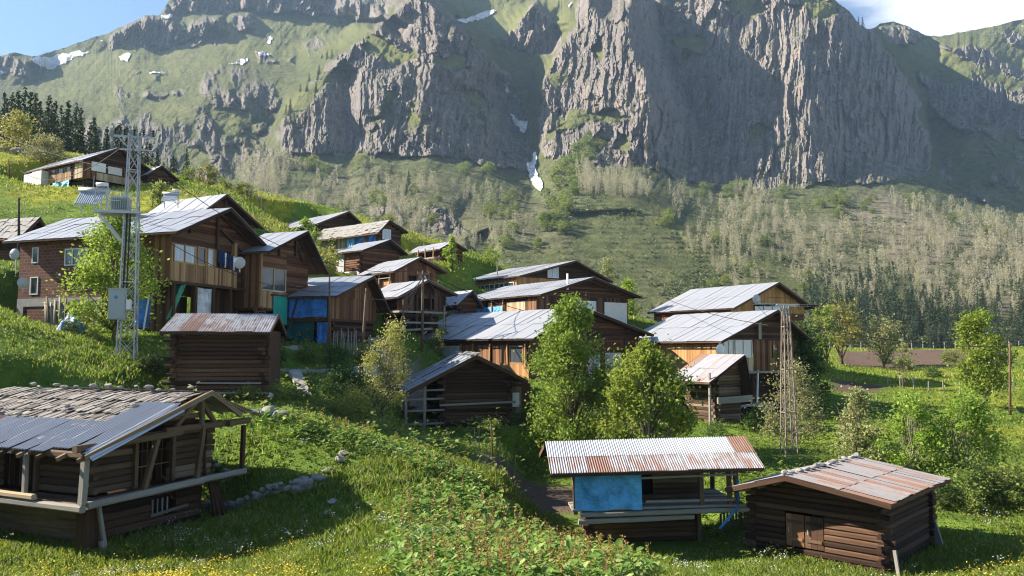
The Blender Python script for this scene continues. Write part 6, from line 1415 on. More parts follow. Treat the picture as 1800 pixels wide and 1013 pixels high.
# shrubs of the slopes: one shape each of three kinds, copied
BUSH = []
for k, (lf, sd) in enumerate((('leaf_shrub', 71), ('leaf_birch', 72), ('leaf_dark', 73))):
    BUSH.append(make_tree('shrub', 'x', 'shrub', (0, 0, -500), 1.6, 1.1, leaf=lf, nleaf=1500, lsize=.16, seed=sd, clear=.03, ncl=34, stems=4, trunk=.03, shape=ball, spread=.34))
first = [True] * 3
def put_bush(k, px, py, Y, s, label, group):
    p = G(px, py, Y) - Vector((0, 0, .12)); sc = (s * random.uniform(.85, 1.2), s * random.uniform(.85, 1.2), s * random.uniform(.75, 1.05))
    if first[k]:
        o = BUSH[k]; o.location = p; o.scale = sc; first[k] = False; o['label'] = label; o['group'] = group
    else: o = dup(BUSH[k], p, random.uniform(0, 6.28), sc, label, group)
    return o
SB = [(0, 1680, 885, 34, 1.0), (2, 1730, 880, 34.5, .9), (0, 1775, 885, 34, 1.1), (0, 1800, 865, 35, 1.1), (2, 1650, 895, 33.5, .7), (0, 1700, 905, 33, .6)]
for k, px, py, Y, s in SB: put_bush(k, px, py, Y, s, 'dense dark shrub in the thicket right of the brown hut', 'shrubs of the thicket right of the brown hut')
SB = [(0, 296, 640, 39, .6), (2, 262, 635, 40, .6), (0, 165, 612, 42, .45), (2, 120, 602, 42, .5), (2, 285, 615, 40.5, .7)]
for k, px, py, Y, s in SB: put_bush(k, px, py, Y, s, 'low leafy shrub on the bank below the brick wall and lattice mast', 'shrubs on the bank below the brick house')
SB = [(2, 600, 690, 44, 1.1), (0, 620, 720, 42, .8), (2, 600, 668, 47, .7), (2, 640, 690, 45, 1.0), (0, 480, 722, 36.8, .6), (0, 440, 720, 36, .6), (0, 600, 745, 37, .7), (2, 480, 630, 47.5, .8), (0, 540, 625, 50, .8), (2, 590, 632, 50, .8), (0, 640, 628, 52, .7)]
for k, px, py, Y, s in SB: put_bush(k, px, py, Y, s, 'dark leafy shrub in the hollow round the concrete ramp', 'shrubs in the hollow round the concrete ramp')
SB = [(2, 930, 760, 46, .9), (2, 1060, 768, 45.5, .8), (0, 1165, 776, 45.5, .8), (2, 1260, 770, 48, .8), (0, 860, 772, 43.5, .6), (2, 1330, 760, 51, .9), (0, 1590, 655, 88, 1.1), (0, 1700, 668, 78, 1.0), (2, 1640, 668, 80, .9), (0, 1670, 640, 96, 1.1), (2, 1560, 640, 98, .9)]
for k, px, py, Y, s in SB: put_bush(k, px, py, Y, s, 'rank green shrub in the hollow between the dark barn, farmhouse and right meadow', 'shrubs of the hollow and right meadow')
SB = [(0, 705, 480, 76, .9), (1, 760, 485, 80, 1.0), (1, 820, 485, 88, 1.1), (0, 880, 500, 95, 1.2), (1, 620, 405, 92, 1.1), (0, 680, 420, 95, 1.1), (0, 430, 350, 98, 1.1), (0, 500, 372, 98, 1.1), (0, 395, 335, 100, .9), (0, 330, 345, 92, 1.0), (1, 860, 465, 98, 1.2), (1, 735, 488, 76, .8)]
for k, px, py, Y, s in SB: put_bush(k, px, py, Y, s, 'small rounded bush on the yellow-green crest behind the upper houses', 'bushes on the meadow crest')

# ------------------------------------------------------------------ conifers
def make_conifer(seed, mat='needle', h=12.0, rad=2.2, nb=46, name='conifer', dens=14):
    rng = np.random.default_rng(seed); rr = random.Random(seed); root = thing(name, 'x', 'conifer', (0, 0, -500))
    mb = MB(); mb.tube([(0, 0, -.6), (0, 0, h * .5), (0, 0, h * .98)], h * .016, 6, r1=.02); mb.build('trunk', 'bark_dark', root)
    V = []; n = 0
    for i in range(nb):
        t = (i + rr.random() * .7) / nb; z = h * (.06 + .93 * t); L = rad * (1 - t) ** .85 * rr.uniform(.65, 1.15) + .10
        for _ in range(3):
            az = rr.uniform(0, 6.28); dr = rr.uniform(.15, .5)
            for j in range(max(3, int(dens * L / rad))):
                q = rr.uniform(.1, 1.0); c = np.array([math.cos(az) * L * q, math.sin(az) * L * q, z - dr * L * q + .12 * L * q * q]); sp = .10 * h / 12 + .16 * (1 - q) * L
                c += rng.normal(size=3) * np.array([sp, sp, sp * .5]); V.append(c)
    V = np.array(V); out = V * np.array([1, 1, 0]); out /= np.linalg.norm(out, axis=1)[:, None] + 1e-6
    me = leaf_mesh('crown', V, .62 * h / 12, mat, rng, up=1.4, asp=.42, out=out * 1.6 + np.array([0, 0, -.5])); cr = link('crown', me, root); KIDS.setdefault(root.name, []).append(cr)
    return root
CON = [make_conifer(101), make_conifer(102, rad=1.8, nb=52), make_conifer(103, rad=2.5, nb=40), make_conifer(104, 'needle_olive', rad=2.0), make_conifer(105, 'needle_olive', rad=2.6, nb=38)]
used = set()
def put_con(k, p, h, label, group, sx=1.0):
    s = h / 12.0; sc = (s * sx, s * sx, s)
    if k not in used:
        o = CON[k]; used.add(k); o.location = p; o.scale = sc; o['label'] = label; o['group'] = group; return o
    return dup(CON[k], p, random.uniform(0, 6.28), sc, label, group)
rr = random.Random(5)
for i in range(46):     # spruces behind the meadow house: (pixel of the tip)
    px = -15 + i * 7.4 + rr.uniform(-5, 5); Y = rr.uniform(116, 150)
    ytip = np.interp(px, [-20, 20, 60, 100, 140, 180, 225, 270, 300, 330], [172, 160, 158, 172, 188, 206, 222, 255, 268, 280]) + rr.uniform(-6, 26); ybot = np.interp(px, [-20, 120, 330], [262, 275, 330])
    h = max(5, (ybot - ytip) * Y / FOC + 1.5); p = P(px, ytip, Y); p.z -= h; put_con(i % 3, p, h, 'dark spruce in the row behind the meadow house', 'spruces behind the meadow house', .95)
put_con(0, P(327, 318, 108) , 4.5, 'lone small dark spruce on the crest right of the hill shed', 'single spruces on the crest'); 
def on_mtn(px, py):
    p, rk = mtn_point(px, py); return p
n_forest = 0
for i in range(4000):
    if n_forest >= 130: break
    px = rr.uniform(1425, 1840); py = 622 - rr.random() ** 1.3 * 120; lim = np.interp(px, [1425, 1470, 1560, 1650, 1720, 1800, 1840], [560, 545, 560, 565, 560, 520, 510])
    if py < lim + rr.uniform(-22, 10): continue
    n_forest += 1; p = on_mtn(px, py); h = rr.uniform(30, 56) * p.y / FOC; p.z -= .4
    put_con(rr.choice((0, 0, 1, 2, 3)), p, h, 'dark conifer of the wood at the foot of the right mountainside', 'conifers of the wood at the mountain foot', 1.0)
CL = [((500, 560), (150, 262), 22), ((560, 640), (92, 128), 11), ((440, 500), (205, 315), 14), ((700, 762), (150, 262), 9), ((790, 870), (175, 250), 11), ((980, 1060), (165, 240), 11), ((1070, 1150), (150, 275), 12), ((1140, 1180), (275, 330), 5), ((640, 720), (300, 350), 6), ((1040, 1130), (305, 350), 8), ((660, 720), (80, 100), 3), ((300, 330), (190, 300), 2), ((340, 420), (290, 330), 3)]
for (xa, xb), (ya, yb), n in CL:
    for _ in range(n):
        px, py = rr.uniform(xa, xb), rr.uniform(ya, yb)
        if (xa, xb) == (500, 560): py = 300 - (px - 440) * 1.25 + rr.uniform(-30, 35)
        p = on_mtn(px, py); h = rr.uniform(14, 30) * p.y / FOC * (1.1 if py > 200 else .75); p.z -= h * .12
        put_con(rr.choice((0, 3, 4, 4)), p, h, 'conifer clinging to a ledge of the grey crags', 'conifers on the crags', 1.15)
for px, py, hp in ((1516, 46, 22), (1508, 40, 16), (1726, 246, 24), (1690, 226, 18), (1766, 250, 16), (1782, 262, 16), (1352, 228, 20), (1484, 306, 30), (1400, 18, 14), (1426, 10, 16), (1446, 8, 14), (1470, 20, 18)):
    p = on_mtn(px, py); h = hp * p.y / FOC; p.z -= h * .1; put_con(4 if py < 60 else 0, p, h, 'conifer standing on the rim of the right-hand cliff', 'conifers on the right-hand cliff', 1.1)

# ------------------------------------------------------------------ bare aspens and bushes of the lower mountainside
def make_aspen(seed, mat, h=8.0, n=260):
    rng = np.random.default_rng(seed); rr_ = random.Random(seed); root = thing('bare_aspen', 'x', 'tree', (0, 0, -500)); mb = MB(); C = []
    for s in range(5):
        a = rr_.uniform(0, 6.28); e = Vector((math.cos(a) * rr_.uniform(.4, 1.3), math.sin(a) * rr_.uniform(.4, 1.3), h * rr_.uniform(.7, 1))); mb.tube([(0, 0, -.3), e * .5, e], .09, 4, r1=.02)
        for _ in range(n // 5): t = rr_.uniform(.2, 1.05); C.append(np.array(e) * t + rng.normal(size=3) * np.array([.42, .42, .4]))
    mb.build('trunk', 'bark_pale', root); C = np.array(C); me = leaf_mesh('crown', C, .62, mat, rng, asp=.22, out=np.tile([0, 0, 1.2], (len(C), 1))); cr = link('crown', me, root); KIDS.setdefault(root.name, []).append(cr); return root
ASP = [make_aspen(201, 'leaf_grey'), make_aspen(202, 'leaf_grey', n=200), make_aspen(203, 'leaf_pale')]
FB = make_tree('mountain_bush', 'x', 'shrub', (0, 0, -500), 6.5, 3.6, leaf='leaf_shrub', nleaf=1500, lsize=.62, seed=77, clear=.02, ncl=34, stems=3, trunk=.1, shape=ball, spread=.32)
ua = set()
AR = [([(1160, 300), (1300, 330), (1420, 400), (1440, 500), (1300, 520), (1200, 430)], 75), ([(1440, 400), (1600, 420), (1800, 470), (1820, 560), (1560, 560), (1440, 500)], 80), ([(1560, 350), (1820, 400), (1820, 480), (1640, 440)], 40), ([(500, 300), (700, 300), (900, 330), (920, 420), (820, 450), (600, 400), (430, 340)], 62), ([(1010, 300), (1160, 300), (1140, 350), (1020, 350)], 24), ([(400, 300), (520, 290), (560, 390), (420, 330)], 16)]
def inpoly(px, py, poly): return float(poly_mask(np.array([px]), np.array([py]), poly, .5)[0]) > .5
for poly, n in AR:
    xs = [q[0] for q in poly]; ys = [q[1] for q in poly]; c = 0
    while c < n:
        px, py = rr.uniform(min(xs), max(xs)), rr.uniform(min(ys), max(ys))
        if not inpoly(px, py, poly): continue
        if vnoise(np.array([px / 40]), np.array([py / 30]), 5)[0] < .42: 
            if rr.random() < .8: continue
        c += 1; p = on_mtn(px, py); h = rr.uniform(17, 34) * p.y / FOC; p.z -= .3; k = rr.choice((0, 0, 1, 2)); s = h / 8; sc = (s * 1.15, s * 1.15, s)
        lab = 'pale leafless aspen among the scrub of the lower mountainside'; gr = 'bare aspens on the lower mountainside'
        if k not in ua: ua.add(k); o = ASP[k]; o.location = p; o.scale = sc; o['label'] = lab; o['group'] = gr
        else: dup(ASP[k], p, rr.uniform(0, 6.28), sc, lab, gr)
# the woods beyond those single trees: masses of the same kinds
def wood(name, label, polys, n, cnt, mat, hp, asp, size, up, spreadf, cone, rng=np.random.default_rng(77)):
    C = []; S = []
    k = 0
    for _ in range(200000):
        if k >= n: break
        poly = polys[rng.integers(len(polys))]; xs = [q[0] for q in poly]; ys = [q[1] for q in poly]; px, py = rng.uniform(min(xs), max(xs)), rng.uniform(min(ys), max(ys))
        if not inpoly(px, py, poly) or (not cone and vnoise(np.array([px / 46 + py / 60]), np.array([py / 30 - px / 150]), 15)[0] < .47): continue
        k += 1; p = np.array(on_mtn(px, py)); h = rng.uniform(*hp) * p[1] / FOC; t = rng.uniform(.06 if cone else .15, 1.0, cnt)
        r = h * spreadf * ((1 - t) ** .8 if cone else np.sin(np.pi * np.clip(t * .85 + .1, 0, 1)) ** .7) * rng.uniform(.3, 1.0, cnt); az = rng.uniform(0, 6.283, cnt)
        if not cone: az = np.round(az / 1.25) * 1.25
        C.append(p + np.stack([np.cos(az) * r, np.sin(az) * r, t * h - (.25 * r if cone else 0)], -1)); S.append(np.full(cnt, size * h))
    C = np.concatenate(C); S = np.concatenate(S)[:, None]
    me = leaf_mesh(name, C, S, mat, rng, up=up, asp=asp, out=np.tile([0, 0, 1.0 if not cone else -.3], (len(C), 1))); o = link(name, me); tag(o, label, 'wood', kind='stuff')
def inpoly(px, py, poly): return float(poly_mask(np.array([px]), np.array([py]), poly, .5)[0]) > .5
wood('conifer_wood', 'dark conifer wood massed along the foot of the right mountainside', [[(1425, 622), (1440, 560), (1520, 530), (1600, 545), (1700, 560), (1760, 520), (1850, 500), (2080, 510), (2080, 622)], [(1380, 560), (1440, 500), (1560, 500), (1700, 560), (1500, 580)]], 390, 110, 'needle', (26, 50), .42, .085, 1.4, .17, True)
wood('aspen_wood', 'pale leafless aspen wood spread over the lower mountainside', [q[0] for q in AR] + [[(1300, 330), (1560, 400), (1840, 470), (1840, 540), (1420, 540), (1200, 440)], [(1820, 400), (2080, 420), (2080, 560), (1820, 540)], [(1820, 400), (2080, 420), (2080, 560), (1820, 540)]], 1350, 110, 'leaf_grey', (17, 38), .20, .12, .2, .17, False)
fb = [True]
def put_fb(px, py, hp, lab, gr):
    p = on_mtn(px, py); h = hp * p.y / FOC; s = h / 6.5; p.z -= h * .12
    if fb[0]: fb[0] = False; o = FB; o.location = p; o.scale = (s, s, s); o['label'] = lab; o['group'] = gr
    else: dup(FB, p, rr.uniform(0, 6.28), (s * rr.uniform(.9, 1.3), s * rr.uniform(.9, 1.3), s), lab, gr)
pl = [(955, 395), (958, 340), (975, 300), (1000, 275), (1050, 235), (1062, 262), (1030, 300), (1010, 370), (985, 400)]; c = 0
while c < 62:
    px, py = rr.uniform(945, 1065), rr.uniform(235, 405)
    if inpoly(px, py, pl): c += 1; put_fb(px, py, rr.uniform(14, 24), 'bright bush in the green belt right of the lowest snow gully', 'bushes of the green belt beside the gully')
for xa, xb, ya, yb, n in ((855, 925, 345, 385, 12), (800, 860, 285, 305, 8), (1280, 1380, 335, 360, 9), (1440, 1540, 350, 385, 13), (1590, 1660, 350, 370, 4), (880, 960, 405, 450, 9), (500, 640, 285, 330, 10), (1120, 1180, 375, 400, 4), (960, 1000, 400, 415, 5), (1220, 1290, 330, 350, 5), (1660, 1800, 375, 430, 7), (560, 800, 340, 400, 16), (1240, 1420, 420, 540, 14)):
    for _ in range(n): put_fb(rr.uniform(xa, xb), rr.uniform(ya, yb), rr.uniform(11, 22), 'olive bush scattered over the lower mountainside', 'scattered bushes of the lower mountainside')
# low scrub nobody could count
q = np.random.default_rng(9); xs = q.uniform(60, 1860, 46000); ys = q.uniform(60, 610, 46000)
m_ = (vnoise(xs / 30, ys / 22, 8) + vnoise(xs / 9, ys / 8, 9) * .6 > .78)
j = np.clip(np.searchsorted(_cx, xs), 1, len(_cx) - 1); yr = np.clip((ys - _top[j]) / (660 - _top[j]), 0, 1); i = np.clip((((-.86 + np.sqrt(.7396 + .56 * yr)) / .28) * (_NR - 1)).astype(int), 1, _NR - 2)
m_ &= ((_rk[i, j] < .75) | (vnoise(xs / 17, ys / 15, 19) > .58)) & (q.random(46000) < np.where(ys < 300, .55, 1)) & ~((xs > 860) & (xs < 1200) & (ys > 385) & (ys < 500) & (q.random(46000) < .8)); base = _vs[i, j][m_]
rep = 9; Cn = np.repeat(base, rep, 0); sz = np.repeat(q.uniform(.5, 1.5, len(base)) * base[:, 1] / 600, rep)
Cn = Cn + q.normal(size=Cn.shape) * np.array([1.1, 1.1, .55]) * sz[:, None] + np.array([0, 0, .5]) * sz[:, None]
for nm, mt, sel in (('scrub', 'leaf_shrub', np.repeat(q.random(len(base)) < .80, rep)),): 
    me = leaf_mesh(nm, Cn, np.repeat(q.uniform(.7, 1.7, len(base)) * base[:, 1] / 600, rep)[:, None] if False else 1.25, mt, q); me.materials.append(M['leaf_grey']); me.polygons.foreach_set('material_index', (~sel).astype(np.int32)); me.materials.clear(); me.materials.append(M['leaf_scrub']); me.materials.append(M['leaf_grey']); o = link(nm, me); tag(o, 'low olive scrub spread over the lower mountainside', 'scrub', kind='stuff')
# ------------------------------------------------------------------ masts, poles, wires
def lattice(name, label, base, h, w0, w1, mat, rotz=.3, pan=9, lw=.06, bw=.024):
    root = thing(name, label, 'mast', base, rotz)
    def leg(sx, sy, t): w = (w0 + (w1 - w0) * t) / 2; return Vector((sx * w, sy * w, h * t))
    for sx in (-1, 1):
        for sy in (-1, 1):
            m = MB(); m.beam(leg(sx, sy, 0) - Vector((0, 0, .6)), leg(sx, sy, 1), lw, lw); m.build('leg', mat, root)
    m = MB(); c = [(-1, -1), (1, -1), (1, 1), (-1, 1)]
    for i in range(pan):
        a, b = i / pan, (i + 1) / pan
        for k in range(4):
            p, q = c[k], c[(k + 1) % 4]; m.beam(leg(*p, a), leg(*q, b), bw, bw); m.beam(leg(*q, a), leg(*p, b), bw, bw)
            if i % 2 == 0: m.beam(leg(*p, a), leg(*q, a), .04, .04)
    m.build('bracing', mat, root); return root
def insulator(m, p, d=(0, 0, 1), n=4, r=.075, L=.32):
    p = Vector(p); d = Vector(d).normalized()
    for i in range(n): q = p + d * (L * i / n); m.tube([q, q + d * (L / n * .4)], r * (1 - .06 * i), 8, r1=r * .7); m.tube([q + d * (L / n * .4), q + d * (L / n)], .025, 6)
b = G(222, 648, 40.5); hM = (648 - 250) * 40.5 / FOC
T1 = lattice('lattice_mast', 'tall galvanized lattice mast with transformer platform and grey cabinet, in front of the brick house', b, hM, .85, .46, 'metal', .25, 12)
m = MB(); m.beam((-.95, -.1, hM - .15), (.95, -.1, hM - .15), .09, .09); m.beam((-.75, .25, hM - .75), (.75, .25, hM - .75), .08, .08); m.beam((-.8, -.1, hM - .15), (-.2, -.1, hM - .8), .05, .05); m.beam((.8, -.1, hM - .15), (.2, -.1, hM - .8), .05, .05); m.build('crossarm', 'metal', T1)
for x, z, dx in ((-.9, hM - .1, 0), (-.45, hM - .1, 0), (0, hM - .1, 0), (.45, hM - .1, 0), (.9, hM - .1, 0), (-.7, hM - .7, 0), (.7, hM - .7, 0)):
    m = MB(); insulator(m, (x, -.1 if z > hM - .3 else .25, z), (0, 0, 1), 4, .11, .36); m.build('insulator', 'black', T1, smooth=True)
zp = (648 - 392) * 40.5 / FOC
m = MB()
for k in range(5): m.beam((-1.6, -.5 + k * .25, zp), (.2, -.5 + k * .25, zp), .2, .05)
for y in (-.62, .62): m.beam((-1.65, y, zp - .06), (.6, y, zp - .06), .09, .12)
m.beam((-1.5, -.6, zp - .1), (-.45, -.45, zp - 1.5), .08, .08); m.beam((-1.5, .6, zp - .1), (-.45, .45, zp - 1.5), .08, .08); m.build('platform', 'metal', T1)
m = MB()
for x in (-1.6, -1.0): 
    for y in (-.62, .62): m.beam((x, y, zp), (x, y, zp + 1.0), .045, .045)
for z in (zp + .5, zp + .98): m.beam((-1.6, -.62, z), (-.4, -.62, z), .04, .04); m.beam((-1.6, .62, z), (-.4, .62, z), .04, .04); m.beam((-1.6, -.62, z), (-1.6, .62, z), .04, .04)
m.build('railing', 'metal', T1)
m = MB(); m.box(-.9, -.1, -.4, .4, zp + .05, zp + .75); [m.box(-.95 + .1 * k, -.92 + .1 * k, -.5, -.4, zp + .12, zp + .68) for k in range(9)]; m.tube([(-.5, 0, zp + .75), (-.5, 0, zp + 1.0)], .08, 8); m.build('transformer', 'cabinet', T1)
zc = (648 - 582) * 40.5 / FOC
m = MB(); m.box(-.75, .02, -.9, -.52, zc, zc + 1.5); m.box(-.79, .06, -.94, -.48, zc + 1.5, zc + 1.56); cb = m.build('cabinet', 'cabinet', T1)
m = MB(); m.box(-.71, -.02, -.925, -.902, zc + .05, zc + 1.45); dr = m.build('cabinet_door', 'cabinet', cb); m = MB(); m.tube([(-.4, -.93, zc + 1.1), (-.4, -.945, zc + 1.1)], .09, 14); m.build('badge', 'bluepipe', cb); m = MB(); m.box(.04, .26, -.85, -.56, zc + .5, zc + 1.0); m.build('meter_box', 'white', cb)
m = MB(); m.tube([(-.2, -.35, zc + 1.5), (-.15, -.3, zp)], .05, 6); m.tube([(-.05, -.35, zc + 1.5), (0, -.3, zp + .1)], .04, 6); m.build('cable_pipe', 'cable', T1)
b2 = G(1388, 826, 41); hR = (826 - 572) * 42 / FOC
T2 = lattice('lattice_mast', 'slender rust-tinged lattice mast with one crossarm, behind the porch hut and brown hut', b2, hR, .66, .27, 'metal_rust', .12, 7, .05, .015)
m = MB(); m.beam((-1.35, 0, hR), (1.35, 0, hR), .09, .1); m.beam((-.6, -.25, hR + .04), (.6, -.25, hR + .04), .07, .07); m.beam((-.6, .25, hR + .04), (.6, .25, hR + .04), .07, .07); m.build('crossarm', 'metal', T2)
for x in (-1.3, -.95, -.6, .6, .95, 1.3):
    m = MB(); insulator(m, (x, 0, hR + .02), (-.8 if x < 0 else .8, -.1, -.02), 6, .085, .5); m.build('insulator', 'black', T2, smooth=True)
m = MB()
for s in (-1, 1): m.tube([(s * 1.6, -.05, hR + .05), (s * 1.0, 0, hR - .55), (0, 0, hR - .65)], .012, 4)
m.tube([(-1.3, 0, hR + .1), (-1.0, 0, hR + .42), (0, 0, hR + .40), (1.0, 0, hR + .3)], .012, 4); m.build('jumper_wire', 'cable', T2)
def pole(px0, py0, Y, px1, py1, label, r=.085, mat='log_old', arms=0):
    p = G(px0, py0, Y); t = P(px1, py1, Y); root = thing('utility_pole', label, 'pole', p, 0, None); d = t - p
    m = MB(); m.tube([Vector((0, 0, -.4)), d * .5, d], r * 1.2, 8, r1=r * .75); m.build('pole', mat, root, smooth=True)
    if arms:
        m = MB(); m.beam(d + Vector((-.45, 0, -.25)), d + Vector((.45, 0, -.25)), .06, .06)
        for k in range(arms): m.tube([d + Vector((-.4 + .8 * k / max(1, arms - 1), 0, -.2)), d + Vector((-.4 + .8 * k / max(1, arms - 1), 0, -.06))], .035, 6)
        m.build('insulator_arm', 'metal_rust', root)
    return t
t637 = pole(632, 702, 45, 644, 507, 'leaning brown wooden pole above the yellow shrub, left of the road')
t743 = pole(742, 594, 58, 743.5, 476, 'wooden wire pole carrying most of the cables, beside the open barn', .1, arms=3)
t710 = pole(710, 636, 55, 709, 527, 'thin grey pole at the road edge left of the long house', .06)
t580 = pole(581, 622, 50.5, 579, 487, 'thin dark pole in front of the low blue tarp house', .07)
t1775 = pole(1776, 742, 57, 1775, 602, 'plain wooden pole beside the round tree in the far right meadow', .08)
t36 = pole(36, 400, 56, 33, 348, 'short dark pole at the left end of the big house roof', .09, 'bark_dark')
t18 = pole(16, 330, 80, 15, 280, 'thin grey pole in the meadow left of the house at the top', .07)
pole(866, 808, 38, 863, 746, 'thin stick standing at the edge of the dark soil bed', .035)
def wire(a, b, sag, label, r=.026, n=14, name='overhead_cable'):
    a = Vector(a); b = Vector(b); pts = [a.lerp(b, i / n) - Vector((0, 0, sag * 4 * (i / n) * (1 - i / n))) for i in range(n + 1)]
    m = MB(); o0 = pts[0]; m.tube([p - o0 for p in pts], r, 5); o = m.build(name, 'cable'); o.location = o0; tag(o, label, 'cable', 'overhead cables' if name == 'overhead_cable' else None); return o
hL = P(373, 450, 43.5)
wire(t743, P(830, 552, 58), .9, 'thick slack cable from the wire pole down to the pale tin roof', .03); wire(t743 - Vector((0, 0, .3)), P(686, 512, 60), .25, 'cable from the wire pole to the open barn roof'); wire(t743 - Vector((0, 0, .5)), P(664, 545, 58), .5, 'slack cable from the wire pole across the open barn front'); wire(t743 - Vector((0, 0, .8)), t637 - Vector((0, 0, .5)), .6, 'cable slung between the wire pole and the leaning brown pole')
wire(t637 - Vector((0, 0, .1)), P(300, 428, 44), 1.0, 'long cable from the leaning brown pole to the big house gable', .018); wire(t743, P(1010, 560, 66), .7, 'cable from the wire pole over the pale roof towards the middle houses'); wire(P(210, 262, 40), P(36, 300, 70), 1.2, 'upper line leaving the tall mast over the meadow', .02); wire(P(212, 300, 40), P(-60, 200, 70), .6, 'line from the tall mast to the left edge', .016); wire(P(232, 262, 40), t743 + Vector((0, 0, .1)), 2.2, 'long line sagging from the tall mast to the wire pole', .02)
wire(P(1350, 572, 42), P(1120, 500, 75), .5, 'line from the slender mast past the golden farmhouse', .02); wire(P(1430, 574, 42), P(1860, 600, 60), .7, 'line from the slender mast across the right meadow', .02); wire(t710, t743 - Vector((0, 0, .4)), .3, 'short cable between the thin grey pole and the wire pole'); wire(t743 - Vector((0, 0, .2)), P(645, 620, 50), 1.2, 'slack cable from the wire pole down to the left bank')

# ------------------------------------------------------------------ dishes, solar heaters
def dish(px, py, Y, r, az, label, foot=.5, mat='dish_grey'):
    root = thing('satellite_dish', label, 'satellite dish', P(px, py, Y), R(az))   # faces local -y
    m = MB(); m.grid(lambda u, v: (r * v * math.cos(u * 6.2832), .28 * r * (v * v - 1) + .02, r * 1.06 * v * math.sin(u * 6.2832)), 28, 6); m.grid(lambda u, v: (r * 1.0 * (1 - .02 * v) * math.cos(u * 6.2832), .02 + .015 * v, r * 1.06 * math.sin(u * 6.2832)), 28, 1); m.build('reflector', mat, root, smooth=True)
    m = MB(); m.tube([(0, .0, -r), (0, -r * .9, -.15 * r)], .018, 5); m.beam((-.04, -r * .9, -.15 * r), (.08, -r * .92, -.1 * r), .07, .07); m.build('feed_arm', 'metal', root)
    m = MB(); m.tube([(0, .1, 0), (0, .16, -r * .5), (0, .2, -r - foot)], .03, 6); m.build('bracket', 'metal', root); return root
dish(421, 462, 43.6, .31, 12, 'pale satellite dish on the big house balcony beside the laundry', .2); dish(1267, 616, 55.5, .38, 18, 'round white satellite dish at the glazed corner of the golden farmhouse', .25, 'white'); dish(25, 447, 44.5, .30, -5, 'grey satellite dish at the far left by the brick wall, upper of two', .8); dish(40, 497, 44.3, .28, 25, 'smaller lower dish at the far left by the brick wall', .4); dish(1330, 526, 71, .4, 15, 'small dish behind the bush at the orange gable', .4)
def solar(px, py, Y, s, az, label):
    root = thing('solar_heater', label, 'solar heater', P(px, py, Y), R(az))
    m = MB(); m.quad((-.95 * s, -1.1 * s, .1 * s), (.95 * s, -1.1 * s, .1 * s), (.95 * s, .1 * s, 1.25 * s), (-.95 * s, .1 * s, 1.25 * s))
    for k in range(13): x = (-.9 + k * .15) * s; m.tube([(x, -1.1 * s, .14 * s), (x, .1 * s, 1.29 * s)], .045 * s, 5)
    m.build('panel', 'curtain', root); m = MB(); m.tube([(-1.1 * s, .2 * s, 1.42 * s), (1.1 * s, .2 * s, 1.42 * s)], .24 * s, 12); m.build('tank', 'metal', root, smooth=True)
    m = MB(); m.tube([(.1 * s, .3 * s, 1.95 * s), (.95 * s, .3 * s, 1.95 * s)], .16 * s, 10); m.tube([(.9 * s, .3 * s, 1.95 * s), (1.05 * s, .35 * s, 1.5 * s), (1.0 * s, .4 * s, .1)], .04 * s, 5); m.build('upper_tank', 'white', root, smooth=True)
    m = MB(); [m.beam((x * s, .3 * s, -.3), (x * s, .2 * s, 1.3 * s), .05, .05) for x in (-.9, .9)]; [m.beam((x * s, -1.1 * s, 0), (x * s, .3 * s, 0), .05, .05) for x in (-.9, .9)]; m.build('stand', 'metal', root)
solar(163, 366, 50.5, .82, 8, 'silver solar water heater with tilted panel on the big brick house roof'); solar(300, 358, 60, .55, 5, 'small pale water tank and panel on the roof behind the tall mast')

# ------------------------------------------------------------------ laundry on the big house
wl = B_; Lz = wl.z_at(372, 447, wl.W * .5, -.5)
a, c = wl.world(wl.W * .34, -.22, Lz + .55), wl.world(wl.W * .80, -.22, Lz - .05); wire(a, c, .05, 'washing line across the balcony of the big house', .008, name='washing_line')
for i in range(9):
    t = .42 + .062 * i; p = a.lerp(c, t); g = MB(); w = random.uniform(.14, .2); L = random.uniform(.6, 1.0)
    for s in (-1, 1): g.grid(lambda u, v: ((.25 * s + (u - .5) * .46) * w * 1.6, .04 * math.sin(u * 6 + s) + .02 * s, -L * v * (1 if s > 0 else .97)), 5, 6)
    g.grid(lambda u, v: ((u - .5) * w * 1.7, .05 * math.sin(u * 7), -.28 * L * v + .01), 6, 3)
    o = g.build('trousers', 'jeans' if i % 4 != 3 else 'sheet_white', smooth=True); o.location = p; o.rotation_euler = (0, 0, wl.rot + random.uniform(-.2, .2)); tag(o, 'dark blue trousers hung on the washing line of the big house' if i % 4 != 3 else 'pale garment hung among the blue trousers on the washing line', 'clothes', 'washing on the line')

# ------------------------------------------------------------------ walls, slabs and stones
def boulders(pts, label, name='boulder', cat='stone', group=None):
    for (px, py, Y, s) in pts:
        m = MB(); m.rock((0, 0, s * .2), s, s * .75, s * .55, random.randint(0, 9999), 3); o = m.build(name, 'stone'); o.location = G(px, py, Y); tag(o, label, cat, group)
wallr = thing('dry_stone_wall', 'low dry-stone wall of grey blocks ending in the lawn behind the gallery hut', 'wall', G(430, 872, 28.4), 0)
A = P(352, 860, 29.5); Bq = P(545, 868, 28.3); o0 = Vector(wallr.location)
for k in range(34):
    t = (k % 17) / 16; row = k // 17; p = A.lerp(Bq, t); p.z = gz(p.x, p.y) + .04 + row * .22; s = random.uniform(.13, .25) * (1.15 if row == 0 else .9)
    m = MB(); m.rock(p - o0 + Vector((random.uniform(-.08, .08), random.uniform(-.1, .1), 0)), s * 1.25, s * .8, s * .72, k * 31 + 3, 2); m.build('block', 'stone', wallr)
